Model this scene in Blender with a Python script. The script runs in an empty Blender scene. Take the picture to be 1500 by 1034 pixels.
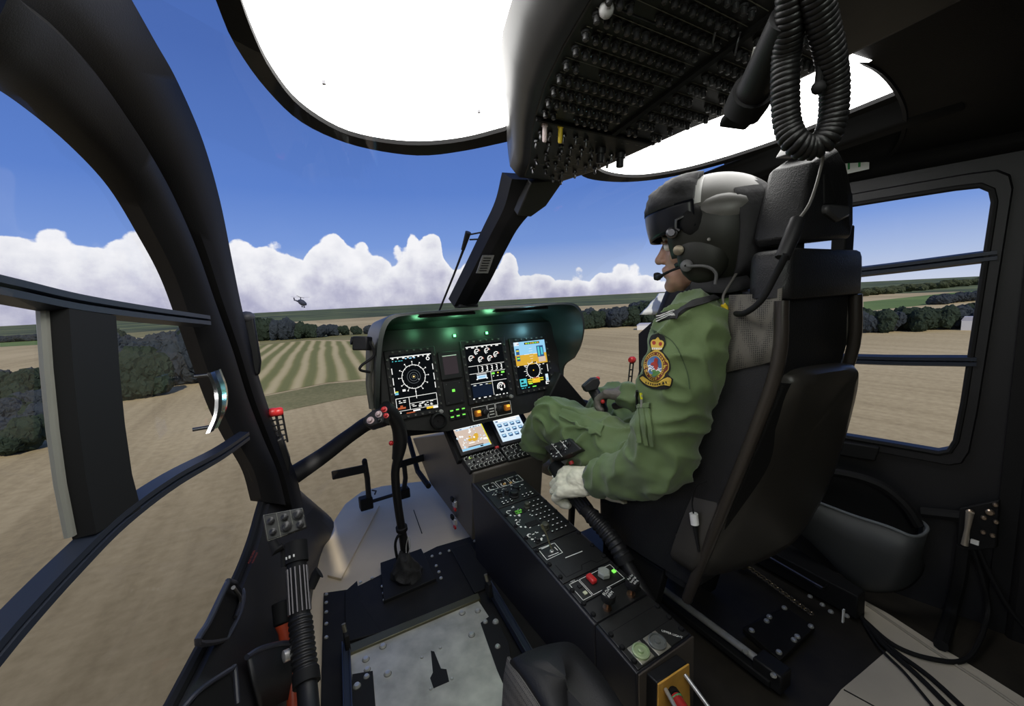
import bpy, bmesh, math, random
from mathutils import Vector as V, Matrix, noise
from mathutils.bvhtree import BVHTree
random.seed(7)
SC = bpy.context.scene
COL = SC.collection
R = math.radians
# ------------------------------------------------------------------ camera (eye 1 m above the cockpit floor, x right, y to the nose)
FPX = 600.0
EYE = V((0, 0, 1.0))
_yaw, _pit, _rol = R(30.2), R(7.5), R(2.92)
_fw = V((math.sin(_yaw)*math.cos(_pit), math.cos(_yaw)*math.cos(_pit), -math.sin(_pit)))
_r0 = V((math.cos(_yaw), -math.sin(_yaw), 0)); _u0 = _r0.cross(_fw)
CR = math.cos(_rol)*_r0 - math.sin(_rol)*_u0
CU = math.cos(_rol)*_u0 + math.sin(_rol)*_r0
cd = bpy.data.cameras.new('camera'); cam = bpy.data.objects.new('camera', cd); COL.objects.link(cam)
cd.sensor_width = 36; cd.sensor_fit = 'HORIZONTAL'; cd.lens = 36*FPX/1500; cd.clip_start = 0.02; cd.clip_end = 20000
M = Matrix((CR, CU, -_fw)).transposed().to_4x4(); M.translation = EYE; cam.matrix_world = M
SC.camera = cam
vs = SC.view_settings; vs.view_transform = 'Standard'; vs.look = 'None'; vs.gamma = 1; vs.exposure = 0.0; vs.use_curve_mapping = False

def ray(px, py): return _fw + CR*((px-750)/FPX) - CU*((py-517)/FPX)
def pz(px, py, z): d = ray(px, py); return EYE + d*((z-1.0)/d.z)
def py(px, py_, y): d = ray(px, py_); return EYE + d*(y/d.y)
def pxx(px, py_, x): d = ray(px, py_); return EYE + d*(x/d.x)
def pp(px, py_, P, n): d = ray(px, py_); P = V(P); n = V(n); return EYE + d*((P-EYE).dot(n)/d.dot(n))
def pd(px, py_, k): return EYE + ray(px, py_)*k
def mir(p): return V((1.352-p[0], p[1], p[2]))        # the cockpit is symmetric about x = 0.676

# ------------------------------------------------------------------ sky
W = bpy.data.worlds.new('sky'); SC.world = W; W.use_nodes = True
nt = W.node_tree; nt.nodes.clear()
def N(t, **k):
    n = nt.nodes.new(t)
    for a, b in k.items(): setattr(n, a, b)
    return n
def L(a, b): nt.links.new(a, b)
def math_(op, a, b=None, c=None):
    n = N('ShaderNodeMath', operation=op)
    for i, x in enumerate((a, b, c)):
        if x is None: continue
        if isinstance(x, (int, float)): n.inputs[i].default_value = x
        else: L(x, n.inputs[i])
    return n.outputs[0]
def ramp(fac, stops, interp='LINEAR'):
    n = N('ShaderNodeValToRGB'); n.color_ramp.interpolation = interp
    el = n.color_ramp.elements
    while len(el) < len(stops): el.new(0.5)
    for e, (p, c) in zip(el, stops): e.position = p; e.color = (*c, 1) if len(c) == 3 else c
    L(fac, n.inputs[0]); return n.outputs[0]
def srgb(r, g, b):
    f = lambda c: c/12.92 if c <= .04045 else ((c+.055)/1.055)**2.4
    return tuple(f(x/255) for x in (r, g, b))
tc = N('ShaderNodeTexCoord'); sx = N('ShaderNodeSeparateXYZ'); L(tc.outputs['Generated'], sx.inputs[0])
hor = math_('SQRT', math_('ADD', math_('MULTIPLY', sx.outputs[0], sx.outputs[0]), math_('MULTIPLY', sx.outputs[1], sx.outputs[1])))
elev = math_('DIVIDE', sx.outputs[2], math_('MAXIMUM', hor, 1e-4))           # tangent of the elevation
azi = math_('ARCTAN2', sx.outputs[0], sx.outputs[1])
blue = ramp(math_('MULTIPLY', elev, 1.0), [(0, srgb(198, 207, 228)), (.05, srgb(172, 190, 226)), (.13, srgb(120, 153, 218)), (.25, srgb(92, 129, 204)), (.5, srgb(76, 109, 182)), (1, srgb(66, 94, 156))])
tops = [(0, 345), (60, 338), (150, 348), (215, 345), (300, 372), (340, 352), (380, 350), (430, 372), (470, 345), (520, 362), (570, 372), (590, 372), (600, 345), (630, 342), (650, 360), (656, 385), (690, 388), (730, 380), (745, 372), (760, 392), (800, 397), (850, 400), (890, 392), (950, 398), (1000, 400), (1060, 405), (1180, 402), (1250, 428), (1440, 408)]
pts = []
for a, b in tops:
    d = ray(a, b); pts.append((math.atan2(d.x, d.y), d.z/math.hypot(d.x, d.y)))
fc = N('ShaderNodeFloatCurve'); cu = fc.mapping.curves[0]
A0, A1 = -0.8, 2.0
xs = [(max(0, min(1, (a-A0)/(A1-A0))), max(0.001, h*3)) for a, h in pts]
cu.points[0].location = (0, .5); cu.points[1].location = (1, .02)
for a, h in xs: cu.points.new(a, h)
fc.mapping.update()
L(math_('DIVIDE', math_('SUBTRACT', azi, A0), A1-A0), fc.inputs['Value'])
htop = math_('DIVIDE', fc.outputs[0], 3.0)
cv = N('ShaderNodeCombineXYZ'); L(azi, cv.inputs[0]); L(elev, cv.inputs[1])
def noi(scale, detail=4, rough=.55, vec=None):
    n = N('ShaderNodeTexNoise'); n.inputs['Scale'].default_value = scale; n.inputs['Detail'].default_value = detail; n.inputs['Roughness'].default_value = rough
    L(vec or cv.outputs[0], n.inputs['Vector']); return n.outputs[0]
vor = N('ShaderNodeTexVoronoi'); vor.feature = 'SMOOTH_F1'; vor.inputs['Scale'].default_value = 22; vor.inputs['Smoothness'].default_value = .25; L(cv.outputs[0], vor.inputs['Vector'])
wob = math_('ADD', math_('MULTIPLY', math_('SUBTRACT', noi(30, 5), .5), .035), math_('MULTIPLY', math_('SUBTRACT', .45, vor.outputs['Distance']), .062))
above = math_('SUBTRACT', math_('ADD', htop, wob), elev)
cm = N('ShaderNodeMapRange'); cm.interpolation_type = 'SMOOTHSTEP'; cm.inputs['From Min'].default_value = -.001; cm.inputs['From Max'].default_value = .006; L(above, cm.inputs['Value'])
gate = N('ShaderNodeMapRange'); gate.inputs['From Min'].default_value = 1.28; gate.inputs['From Max'].default_value = 1.12; L(azi, gate.inputs['Value'])
cmask = math_('MULTIPLY', cm.outputs[0], gate.outputs[0])
depth = math_('DIVIDE', above, math_('MAXIMUM', htop, .02))
body = math_('ADD', math_('MULTIPLY', depth, .62), math_('ADD', math_('MULTIPLY', math_('SUBTRACT', noi(24, 7, .62), .5), .75), math_('MULTIPLY', math_('SUBTRACT', noi(9, 2), .5), .35)))
ccol = ramp(body, [(0, srgb(246, 246, 250)), (.2, srgb(232, 233, 240)), (.42, srgb(206, 206, 222)), (.68, srgb(174, 174, 200)), (1, srgb(152, 154, 188))])
mx = N('ShaderNodeMix', data_type='RGBA'); L(cmask, mx.inputs[0]); L(blue, mx.inputs[6]); L(ccol, mx.inputs[7])
bg = N('ShaderNodeBackground'); L(mx.outputs[2], bg.inputs[0]); bg.inputs[1].default_value = 1.0
wo = N('ShaderNodeOutputWorld'); L(bg.outputs[0], wo.inputs[0])

def lamp(name, kind, loc, energy, color=(1, 1, 1), size=None, target=None, **k):
    d = bpy.data.lights.new(name, kind); d.energy = energy; d.color = color
    if size:
        d.shape = 'RECTANGLE'; d.size, d.size_y = size
    for a, b in k.items(): setattr(d, a, b)
    o = bpy.data.objects.new(name, d); COL.objects.link(o); o.location = loc
    if target is not None: o.rotation_euler = (V(target)-V(loc)).to_track_quat('-Z', 'Y').to_euler()
    return o
lamp('sun', 'SUN', (0, -40, 36), 2.5, (1, .95, .86), target=(4, 0, 0), angle=R(1))
lamp('cabin_fill', 'AREA', (-.15, -.45, 1.42), 8.5, (.93, 1, .90), (.35, .25), target=(.62, .9, .3))  # unseen area fill added behind the camera to brighten floor plate and shell

# ------------------------------------------------------------------ materials
def mat(name, col, rough=.5, metal=0, nz=.0, nscale=40, bump=0, bscale=200, emit=None, spec=.5, coat=0, bstretch=None, sheen=0):
    m = bpy.data.materials.new(name); m.use_nodes = True
    t = m.node_tree; b = t.nodes['Principled BSDF']
    b.inputs['Base Color'].default_value = (*col, 1); b.inputs['Roughness'].default_value = rough; b.inputs['Metallic'].default_value = metal
    b.inputs['Specular IOR Level'].default_value = spec; b.inputs['Coat Weight'].default_value = coat
    if sheen: b.inputs['Sheen Weight'].default_value = sheen
    if nz or bump:
        c = t.nodes.new('ShaderNodeTexCoord')
    if nz:
        n = t.nodes.new('ShaderNodeTexNoise'); n.inputs['Scale'].default_value = nscale; n.inputs['Detail'].default_value = 5
        t.links.new(c.outputs['Object'], n.inputs['Vector'])
        r = t.nodes.new('ShaderNodeValToRGB'); r.color_ramp.elements[0].position = .3; r.color_ramp.elements[1].position = .7
        r.color_ramp.elements[0].color = (*[x*(1-nz) for x in col], 1); r.color_ramp.elements[1].color = (*[min(1, x*(1+nz)) for x in col], 1)
        t.links.new(n.outputs[0], r.inputs[0]); t.links.new(r.outputs[0], b.inputs['Base Color'])
    if bump:
        n = t.nodes.new('ShaderNodeTexNoise'); n.inputs['Scale'].default_value = bscale; n.inputs['Detail'].default_value = 3
        src = c.outputs['Object']
        if bstretch:
            mp = t.nodes.new('ShaderNodeMapping'); mp.inputs['Scale'].default_value = bstretch; t.links.new(src, mp.inputs[0]); src = mp.outputs[0]
        t.links.new(src, n.inputs['Vector'])
        bu = t.nodes.new('ShaderNodeBump'); bu.inputs['Strength'].default_value = bump; bu.inputs['Distance'].default_value = .002
        t.links.new(n.outputs[0], bu.inputs['Height']); t.links.new(bu.outputs[0], b.inputs['Normal'])
    if emit:
        b.inputs['Emission Color'].default_value = (*col, 1); b.inputs['Emission Strength'].default_value = emit
    return m
def emat(name, col, s=1.0):
    m = bpy.data.materials.new(name); m.use_nodes = True; t = m.node_tree; t.nodes.clear()
    e = t.nodes.new('ShaderNodeEmission'); e.inputs[0].default_value = (*col, 1); e.inputs[1].default_value = s
    o = t.nodes.new('ShaderNodeOutputMaterial'); t.links.new(e.outputs[0], o.inputs[0]); return m
def glassmat(name, tint=(1, 1, 1), gloss=.05):
    m = bpy.data.materials.new(name); m.use_nodes = True; t = m.node_tree; t.nodes.clear()
    a = t.nodes.new('ShaderNodeBsdfTransparent'); a.inputs[0].default_value = (*tint, 1)
    g = t.nodes.new('ShaderNodeBsdfGlossy'); g.inputs['Roughness'].default_value = .04
    fr = t.nodes.new('ShaderNodeLayerWeight'); fr.inputs[0].default_value = .25
    mu = t.nodes.new('ShaderNodeMath'); mu.operation = 'MULTIPLY_ADD'; mu.inputs[1].default_value = gloss; mu.inputs[2].default_value = .008
    t.links.new(fr.outputs['Fresnel'], mu.inputs[0])
    x = t.nodes.new('ShaderNodeMixShader'); t.links.new(mu.outputs[0], x.inputs[0]); t.links.new(a.outputs[0], x.inputs[1]); t.links.new(g.outputs[0], x.inputs[2])
    o = t.nodes.new('ShaderNodeOutputMaterial'); t.links.new(x.outputs[0], o.inputs[0]); return m

BLK = mat('black_plastic', (.009, .009, .010), .5, spec=.4, nz=.15, bump=.08, bscale=600)
TRIM = mat('grey_black_trim', (.0085, .0082, .0088), .56, spec=.25, nz=.12, nscale=12, bump=.15, bscale=500)
DOORM = mat('door_lining', (.0115, .0115, .0135), .5, spec=.4, nz=.1, nscale=9, bump=.15, bscale=500)
PANEL = mat('panel_black', (.013, .013, .0125), .45, nz=.2, bump=.05, bscale=400)
WALLM = mat('console_wall', (.014, .014, .018), .4, nz=.1, nscale=6)
LEATH = mat('black_leather', (.012, .012, .013), .44, spec=.4, nz=.15, bump=.5, bscale=350)
RUB = mat('rubber', (.0075, .0075, .008), .7, spec=.25)
BLUEM = mat('blue_grey_seal', (.018, .023, .036), .42, spec=.35)
STEEL = mat('steel', (.60, .59, .57), .28, .6, nz=.1)
CHROME = mat('chrome', (.75, .76, .78), .12, 1)
DSTEEL = mat('dark_steel', (.16, .16, .17), .35, 1)
BRASS = mat('copper_alloy', (.48, .30, .20), .35, 1)
ALU = mat('scratched_aluminium', (.46, .44, .38), .45, .45, nz=.28, nscale=14, bump=.15, bscale=90, bstretch=(1, .15, 1))
SHELL = mat('grey_shell', (.58, .48, .33), .6, nz=.06, nscale=6)
MATT = mat('rubber_mat', (.009, .008, .007), .65, spec=.25, nz=.3, nscale=15)
DECK = mat('deck_brown_black', (.017, .014, .010), .55, nz=.35, nscale=18)
TILE = mat('pale_floor', (.50, .45, .37), .6, nz=.07, nscale=8)
RED = mat('red_plastic', (.45, .02, .015), .4)
REDG = mat('red_knob', (.60, .03, .03), .35)
YEL = mat('yellow_plastic', (.75, .55, .03), .45)
ORNG = mat('orange_panel', (.62, .33, .06), .5, nz=.08)
WHITE = mat('white_paint', (.78, .78, .76), .5)
IVORY = mat('engraved_white', (.85, .85, .80), .6)
DIMW = mat('worn_engraving', (.21, .21, .17), .6)
MESHM = mat('seat_mesh', (.05, .05, .045), .8)
GREYP = mat('grey_bin', (.045, .048, .050), .5, nz=.05)
GLASS = glassmat('window_glass')
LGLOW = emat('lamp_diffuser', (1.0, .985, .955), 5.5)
E_W = emat('screen_white', (1, 1, .97), 1.0); E_G = emat('lit_green', (.25, 1, .12), 1.0); E_C = emat('screen_cyan', (.12, .75, .85), .8)
E_A = emat('screen_amber', (1, .62, .03), .9); E_B = emat('screen_blue', (.33, .68, .95), .95); E_O = emat('screen_ochre', (.80, .47, .05), .9)
E_D = emat('screen_black', (.004, .005, .006), 1); E_R = emat('screen_red', (.55, .13, .05), .8); E_GD = emat('lit_green_led', (.12, 1, .25), 6)
E_SKY = emat('screen_paleblue', (.72, .87, 1), .95); E_N = emat('screen_navy', (.03, .10, .25), 1); E_TAN = emat('screen_tan', (.75, .60, .50), .9)
E_DG = emat('screen_dim', (.10, .11, .12), 1); E_Y = emat('screen_yellow', (.9, .8, .05), .9); E_DB = emat('screen_darkblue', (.008, .014, .03), 1)

# ------------------------------------------------------------------ mesh helpers
ROOT = {}
class MB:
    def __init__(s): s.v = []; s.f = []; s.m = []; s.k = 0
    def add(s, vs, fs):
        o = len(s.v); s.v += [V(x) for x in vs]
        for f in fs: s.f.append(tuple(i+o for i in f)); s.m.append(s.k)
        return s
    def mi(s, k): s.k = k; return s
    def hexa(s, a, b): # two quads of four points, same order
        return s.add(list(a)+list(b), [(3, 2, 1, 0), (4, 5, 6, 7), (0, 1, 5, 4), (1, 2, 6, 5), (2, 3, 7, 6), (3, 0, 4, 7)])
    def box(s, c, size, u=(1, 0, 0), v=(0, 1, 0), n=None):
        c = V(c); u = V(u).normalized(); v = V(v).normalized(); n = V(n).normalized() if n else u.cross(v).normalized()
        a, b, d = (x/2 for x in size)
        q = lambda k: [c+u*i*a+v*j*b+n*k*d for i, j in ((-1, -1), (1, -1), (1, 1), (-1, 1))]
        return s.hexa(q(-1), q(1))
    def prism(s, pts, vec):
        pts = [V(p) for p in pts]; n = len(pts); vec = V(vec)
        return s.add(pts+[p+vec for p in pts], [tuple(range(n-1, -1, -1)), tuple(range(n, 2*n))]+[(i, (i+1) % n, (i+1) % n+n, i+n) for i in range(n)])
    def poly(s, pts): return s.add(pts, [tuple(range(len(pts)))])
    def tube(s, pts, r, n=10, cap=True, closed=False, sx=1.0, up=None):
        pts = [V(p) for p in pts]; K = len(pts); rs = r if isinstance(r, (list, tuple)) else [r]*K
        t0 = (pts[1]-pts[0]).normalized(); nn = V(up) if up is not None else t0.orthogonal(); nn = (nn - t0*nn.dot(t0)).normalized()
        rings = []; prev = None
        for i, p in enumerate(pts):
            if closed: t = pts[(i+1) % K]-pts[i-1]
            else: t = pts[min(i+1, K-1)]-pts[max(i-1, 0)]
            t.normalize()
            if up is not None: nn = V(up)
            nn = nn - t*nn.dot(t)
            nn = nn.normalized() if nn.length > 1e-6 else t.orthogonal().normalized()
            b = t.cross(nn)
            rings.append([p+(nn*math.cos(2*math.pi*j/n)+b*math.sin(2*math.pi*j/n)*sx)*rs[i] for j in range(n)])
        return s.rings(rings, cap, closed)
    def rings(s, rings, cap=True, closed=False):
        n = len(rings[0]); K = len(rings); fs = []
        for i in range(K if closed else K-1):
            a = i*n; b = ((i+1) % K)*n
            fs += [(a+j, a+(j+1) % n, b+(j+1) % n, b+j) for j in range(n)]
        if cap and not closed: fs += [tuple(range(n-1, -1, -1)), tuple(range((K-1)*n, K*n))]
        return s.add([p for r in rings for p in r], fs)
    def grid(s, rows):
        n = len(rows[0]); fs = []
        for i in range(len(rows)-1):
            fs += [(i*n+j, i*n+j+1, (i+1)*n+j+1, (i+1)*n+j) for j in range(n-1)]
        return s.add([p for r in rows for p in r], fs)
    def lathe(s, o, ax, prof, n=16):
        o = V(o); ax = V(ax).normalized(); u = ax.orthogonal().normalized(); w = ax.cross(u)
        return s.rings([[o+ax*h+(u*math.cos(2*math.pi*j/n)+w*math.sin(2*math.pi*j/n))*max(r, 1e-5) for j in range(n)] for r, h in prof])
    def cyl(s, a, b, r, r2=None, n=14): return s.tube([a, b], [r, r if r2 is None else r2], n)
    def ball(s, c, r, n=12, rot=None):
        c = V(c); r = V((r, r, r)) if isinstance(r, (int, float)) else V(r)
        rings = []
        for i in range(n//2+1):
            t = math.pi*i/(n//2); rr = max(math.sin(t), 1e-4)
            ring = []
            for j in range(n):
                q = V((r.x*rr*math.cos(2*math.pi*j/n), r.y*rr*math.sin(2*math.pi*j/n), r.z*math.cos(t)))
                ring.append(c+(rot @ q if rot else q))
            rings.append(ring)
        return s.rings(rings[::-1], True)
    def build(s, name, mats, parent=None, ang=40, bevel=0, seg=2, solid=0, sub=0, smooth=True):
        off = ROOT.get(parent.name, V((0, 0, 0))) if parent else V((0, 0, 0))
        me = bpy.data.meshes.new(name); me.from_pydata([tuple(p-off) for p in s.v], [], s.f)
        for m in (mats if isinstance(mats, (list, tuple)) else [mats]): me.materials.append(m)
        me.polygons.foreach_set('material_index', s.m)
        me.validate(); me.update()
        bm = bmesh.new(); bm.from_mesh(me); bmesh.ops.recalc_face_normals(bm, faces=bm.faces); bm.to_mesh(me); bm.free()
        if smooth: me.shade_smooth(); me.set_sharp_from_angle(angle=R(ang))
        o = bpy.data.objects.new(name, me); COL.objects.link(o)
        if parent: o.parent = parent; ROOT[o.name] = off
        if solid:
            q = o.modifiers.new('s', 'SOLIDIFY'); q.thickness = solid; q.offset = 0
        if sub:
            q = o.modifiers.new('ss', 'SUBSURF'); q.levels = sub; q.render_levels = sub
        if bevel:
            q = o.modifiers.new('b', 'BEVEL'); q.width = bevel; q.segments = seg; q.limit_method = 'ANGLE'; q.angle_limit = R(35); q.harden_normals = False
        return o
def thing(name, label, cat, loc, group=None):
    o = bpy.data.objects.new(name, None); o.empty_display_size = .05; COL.objects.link(o); o.location = V(loc); ROOT[o.name] = V(loc)
    o['label'] = label; o['category'] = cat
    if group: o['group'] = group
    return o
def tag(o, label, cat, group=None, kind=None):
    o['label'] = label; o['category'] = cat
    if group: o['group'] = group
    if kind: o['kind'] = kind
    return o
def struct(o): o['kind'] = 'structure'; return o
def plabel(o, label): o['label'] = label; return o
def spline(pts, n=8):
    pts = [V(p) for p in pts]; out = []
    P = [pts[0]*2-pts[1]]+pts+[pts[-1]*2-pts[-2]]
    for i in range(1, len(P)-2):
        a, b, c, d = P[i-1:i+3]
        for k in range(n):
            t = k/n
            out.append(.5*((2*b)+(c-a)*t+(2*a-5*b+4*c-d)*t*t+(3*b-a-3*c+d)*t**3))
    return out+[pts[-1]]
def proto(mb, name, m, parent, **k):
    o = mb.build(name, m, None, **k); o.parent = parent; ROOT[o.name] = ROOT[parent.name]; return o
class Fr:  # a local frame: u right, v up, n out of the face
    def __init__(s, o, u, v):
        s.o = V(o); s.u = V(u).normalized(); s.n = s.u.cross(V(v)).normalized(); s.v = s.n.cross(s.u)
    def P(s, a, b, c=0): return s.o+s.u*a+s.v*b+s.n*c
    def ab(s, p): d = V(p)-s.o; return d.dot(s.u), d.dot(s.v)
    def px(s, x, y): return s.ab(pp(x, y, s.o, s.n))
_txt = {}
def text_geo(t):
    if t not in _txt:
        c = bpy.data.curves.new('t', 'FONT'); c.body = t; c.align_x = 'CENTER'; c.align_y = 'CENTER'; c.resolution_u = 2
        o = bpy.data.objects.new('t', c); me = bpy.data.meshes.new_from_object(o)
        _txt[t] = ([tuple(v.co) for v in me.vertices], [tuple(p.vertices) for p in me.polygons])
        bpy.data.meshes.remove(me); bpy.data.objects.remove(o); bpy.data.curves.remove(c)
    return _txt[t]
def put_text(mb, fr, t, a, b, size, c=.0006, rot=0, sx=1):
    vs, fs = text_geo(t); k = size/.7; ca, sa = math.cos(rot), math.sin(rot)
    mb.add([fr.P(a+(x*ca*sx-y*sa)*k, b+(x*sa*sx+y*ca)*k, c) for x, y, z in vs], fs)
def fline(mb, fr, a, b, w, c=.0006):
    a = V((a[0], a[1])); b = V((b[0], b[1])); d = (b-a).normalized(); n = V((-d.y, d.x))*w/2
    mb.add([fr.P(*(a+n), c), fr.P(*(b+n), c), fr.P(*(b-n), c), fr.P(*(a-n), c)], [(3, 2, 1, 0)])
def frect(mb, fr, a0, b0, a1, b1, c=.0006): mb.add([fr.P(a0, b0, c), fr.P(a1, b0, c), fr.P(a1, b1, c), fr.P(a0, b1, c)], [(0, 1, 2, 3)])
def fring(mb, fr, a, b, r0, r1, c=.0006, t0=0, t1=2*math.pi, n=28):
    vs = []; fs = []
    for i in range(n+1):
        t = t0+(t1-t0)*i/n
        vs += [fr.P(a+r0*math.cos(t), b+r0*math.sin(t), c), fr.P(a+r1*math.cos(t), b+r1*math.sin(t), c)]
    fs = [(2*i, 2*i+1, 2*i+3, 2*i+2) for i in range(n)]
    mb.add(vs, fs)
def fdisc(mb, fr, a, b, r, c=.0006, n=16, ry=None): mb.add([fr.P(a+r*math.cos(2*math.pi*i/n), b+(ry or r)*math.sin(2*math.pi*i/n), c) for i in range(n)], [tuple(range(n))])
def fbox(mb, fr, a, b, w, h, d, c0=0): mb.box(fr.P(a, b, c0+d/2), (w, h, d), fr.u, fr.v, fr.n)
def fknob(mb, fr, a, b, r, h, c0=0, n=14): mb.lathe(fr.P(a, b, c0), fr.n, [(r*1.15, 0), (r*1.15, h*.25), (r, h*.3), (r*.92, h*.95), (r*.8, h)], n)
def copy(o, parent=None, loc=None, name=None):
    c = o.copy(); COL.objects.link(c)
    if parent: c.parent = parent; ROOT[c.name] = ROOT.get(parent.name, V((0, 0, 0)))
    if loc is not None: c.location = loc
    return c
# ------------------------------------------------------------------ the land outside
GZ = -15.0
def groundmat(name, cols, row_az=None, row_w=3.0, rowamt=.3, big=.012, fine=1.2, near=False):
    m = bpy.data.materials.new(name); m.use_nodes = True; t = m.node_tree; b = t.nodes['Principled BSDF']; b.inputs['Roughness'].default_value = .95; b.inputs['Specular IOR Level'].default_value = .05
    c = t.nodes.new('ShaderNodeTexCoord')
    def nz(s, d, st=None):
        n = t.nodes.new('ShaderNodeTexNoise'); n.inputs['Scale'].default_value = s; n.inputs['Detail'].default_value = d; n.inputs['Roughness'].default_value = .6
        src = c.outputs['Object']
        if st:
            mp = t.nodes.new('ShaderNodeMapping'); mp.inputs['Rotation'].default_value = (0, 0, st[0]); mp.inputs['Scale'].default_value = st[1]; t.links.new(src, mp.inputs[0]); src = mp.outputs[0]
        t.links.new(src, n.inputs['Vector']); return n.outputs[0]
    r = t.nodes.new('ShaderNodeValToRGB'); el = r.color_ramp.elements
    while len(el) < len(cols): el.new(.5)
    for i, (e, k) in enumerate(zip(el, cols)): e.position = .28+.44*i/(len(cols)-1); e.color = (*k, 1)
    def mth(op, a, b_):
        n = t.nodes.new('ShaderNodeMath'); n.operation = op
        for i, x in enumerate((a, b_)):
            if isinstance(x, (int, float)): n.inputs[i].default_value = x
            else: t.links.new(x, n.inputs[i])
        return n.outputs[0]
    v = mth('ADD', mth('MULTIPLY', nz(big, 4), .45), mth('MULTIPLY', nz(fine, 8), .55-rowamt*.5))
    if row_az is not None:
        v = mth('ADD', v, mth('MULTIPLY', nz(1.0, 3, (row_az, (1/row_w, .004, 1))), rowamt*.5+.0))
    t.links.new(v, r.inputs[0])
    if near:  # vignette painted into the ground colour, darker towards the aircraft
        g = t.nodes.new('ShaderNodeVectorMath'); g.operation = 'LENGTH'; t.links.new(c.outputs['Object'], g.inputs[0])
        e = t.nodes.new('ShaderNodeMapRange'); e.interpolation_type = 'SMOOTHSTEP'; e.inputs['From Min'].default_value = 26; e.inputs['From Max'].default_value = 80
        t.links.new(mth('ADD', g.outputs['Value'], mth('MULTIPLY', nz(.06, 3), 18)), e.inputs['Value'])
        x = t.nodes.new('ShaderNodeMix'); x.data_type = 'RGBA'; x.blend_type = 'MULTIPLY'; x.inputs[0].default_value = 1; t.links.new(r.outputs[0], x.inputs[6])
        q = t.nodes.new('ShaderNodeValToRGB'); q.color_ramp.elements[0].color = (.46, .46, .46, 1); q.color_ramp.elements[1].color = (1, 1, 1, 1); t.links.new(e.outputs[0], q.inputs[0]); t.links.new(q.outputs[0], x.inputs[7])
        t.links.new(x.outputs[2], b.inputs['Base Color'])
    else: t.links.new(r.outputs[0], b.inputs['Base Color'])
    return m
def patch(name, quad, z, m):
    mb = MB(); mb.poly([pz(a, b, z) for a, b in quad]); o = mb.build(name, m, smooth=False); return struct(o)
tan = [srgb(134, 120, 92), srgb(172, 154, 116), srgb(198, 179, 138), srgb(212, 195, 156)]
mb = MB(); mb.poly([(-9000, -9000, GZ), (9000, -9000, GZ), (9000, 9000, GZ), (-9000, 9000, GZ)])
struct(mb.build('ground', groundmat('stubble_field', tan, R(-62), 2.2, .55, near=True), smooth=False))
green = groundmat('green_field', [srgb(84, 104, 62), srgb(118, 138, 82), srgb(142, 160, 96)])
heath = groundmat('dark_pasture', [srgb(104, 106, 70), srgb(146, 138, 98), srgb(176, 162, 122)], None, 3, .3, .05)
mb = MB()
q = [pz(a, b, GZ+.05) for a, b in ((335, 532), (350, 512), (400, 503), (450, 499), (520, 500), (620, 505), (600, 545), (560, 552), (480, 560), (330, 590), (300, 600))]
mb.poly(q)
def stripemat():
    m = bpy.data.materials.new('striped_meadow'); m.use_nodes = True; t = m.node_tree; b = t.nodes['Principled BSDF']; b.inputs['Roughness'].default_value = .95; b.inputs['Specular IOR Level'].default_value = .05
    c = t.nodes.new('ShaderNodeTexCoord'); mp = t.nodes.new('ShaderNodeMapping'); mp.inputs['Rotation'].default_value = (0, 0, R(6)); t.links.new(c.outputs['Object'], mp.inputs[0])
    w = t.nodes.new('ShaderNodeTexWave'); w.bands_direction = 'X'; w.inputs['Scale'].default_value = .068; w.inputs['Distortion'].default_value = 2.2; w.inputs['Detail'].default_value = 3; w.inputs['Detail Scale'].default_value = .35
    t.links.new(mp.outputs[0], w.inputs['Vector'])
    r = t.nodes.new('ShaderNodeValToRGB'); el = r.color_ramp.elements; el.new(.5); el.new(.8)
    for e, (p, k) in zip(el, ((.15, srgb(126, 126, 80)), (.45, srgb(146, 140, 92)), (.7, srgb(178, 164, 118)), (1, srgb(194, 178, 134)))): e.position = p; e.color = (*k, 1)
    t.links.new(w.outputs['Fac'], r.inputs[0]); t.links.new(r.outputs[0], b.inputs['Base Color']); return m
struct(mb.build('ground_meadow', stripemat(), smooth=False))
patch('ground_verge', ((330, 592), (480, 562), (700, 545), (700, 560), (520, 580), (340, 618)), GZ+.05, heath)
patch('ground_verge', ((380, 492), (470, 488), (560, 484), (560, 498), (450, 498), (380, 506)), GZ+.06, heath)
patch('ground_pasture', ((1265, 442), (1440, 424), (1440, 438), (1265, 456)), GZ+.05, green)
patch('ground_pasture', ((1240, 420), (1480, 404), (1480, 414), (1240, 434)), GZ+.05, heath)
patch('ground_pasture', ((0, 488), (150, 482), (150, 500), (0, 508)), GZ+.05, green)
patch('ground_pasture', ((150, 484), (280, 478), (280, 490), (150, 498)), GZ+.05, heath)
patch('ground_pasture', ((560, 476), (660, 470), (1000, 452), (1000, 462), (660, 482), (560, 488)), GZ+.05, heath)

# far country: woods and small fields from half a kilometre out, horizon haze mixed into their colours
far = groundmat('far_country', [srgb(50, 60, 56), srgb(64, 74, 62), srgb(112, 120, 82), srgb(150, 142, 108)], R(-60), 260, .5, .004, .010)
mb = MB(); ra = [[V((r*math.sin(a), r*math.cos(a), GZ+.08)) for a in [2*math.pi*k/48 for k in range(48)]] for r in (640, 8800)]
mb.rings(ra, False); struct(mb.build('ground_far', far, smooth=False))
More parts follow.
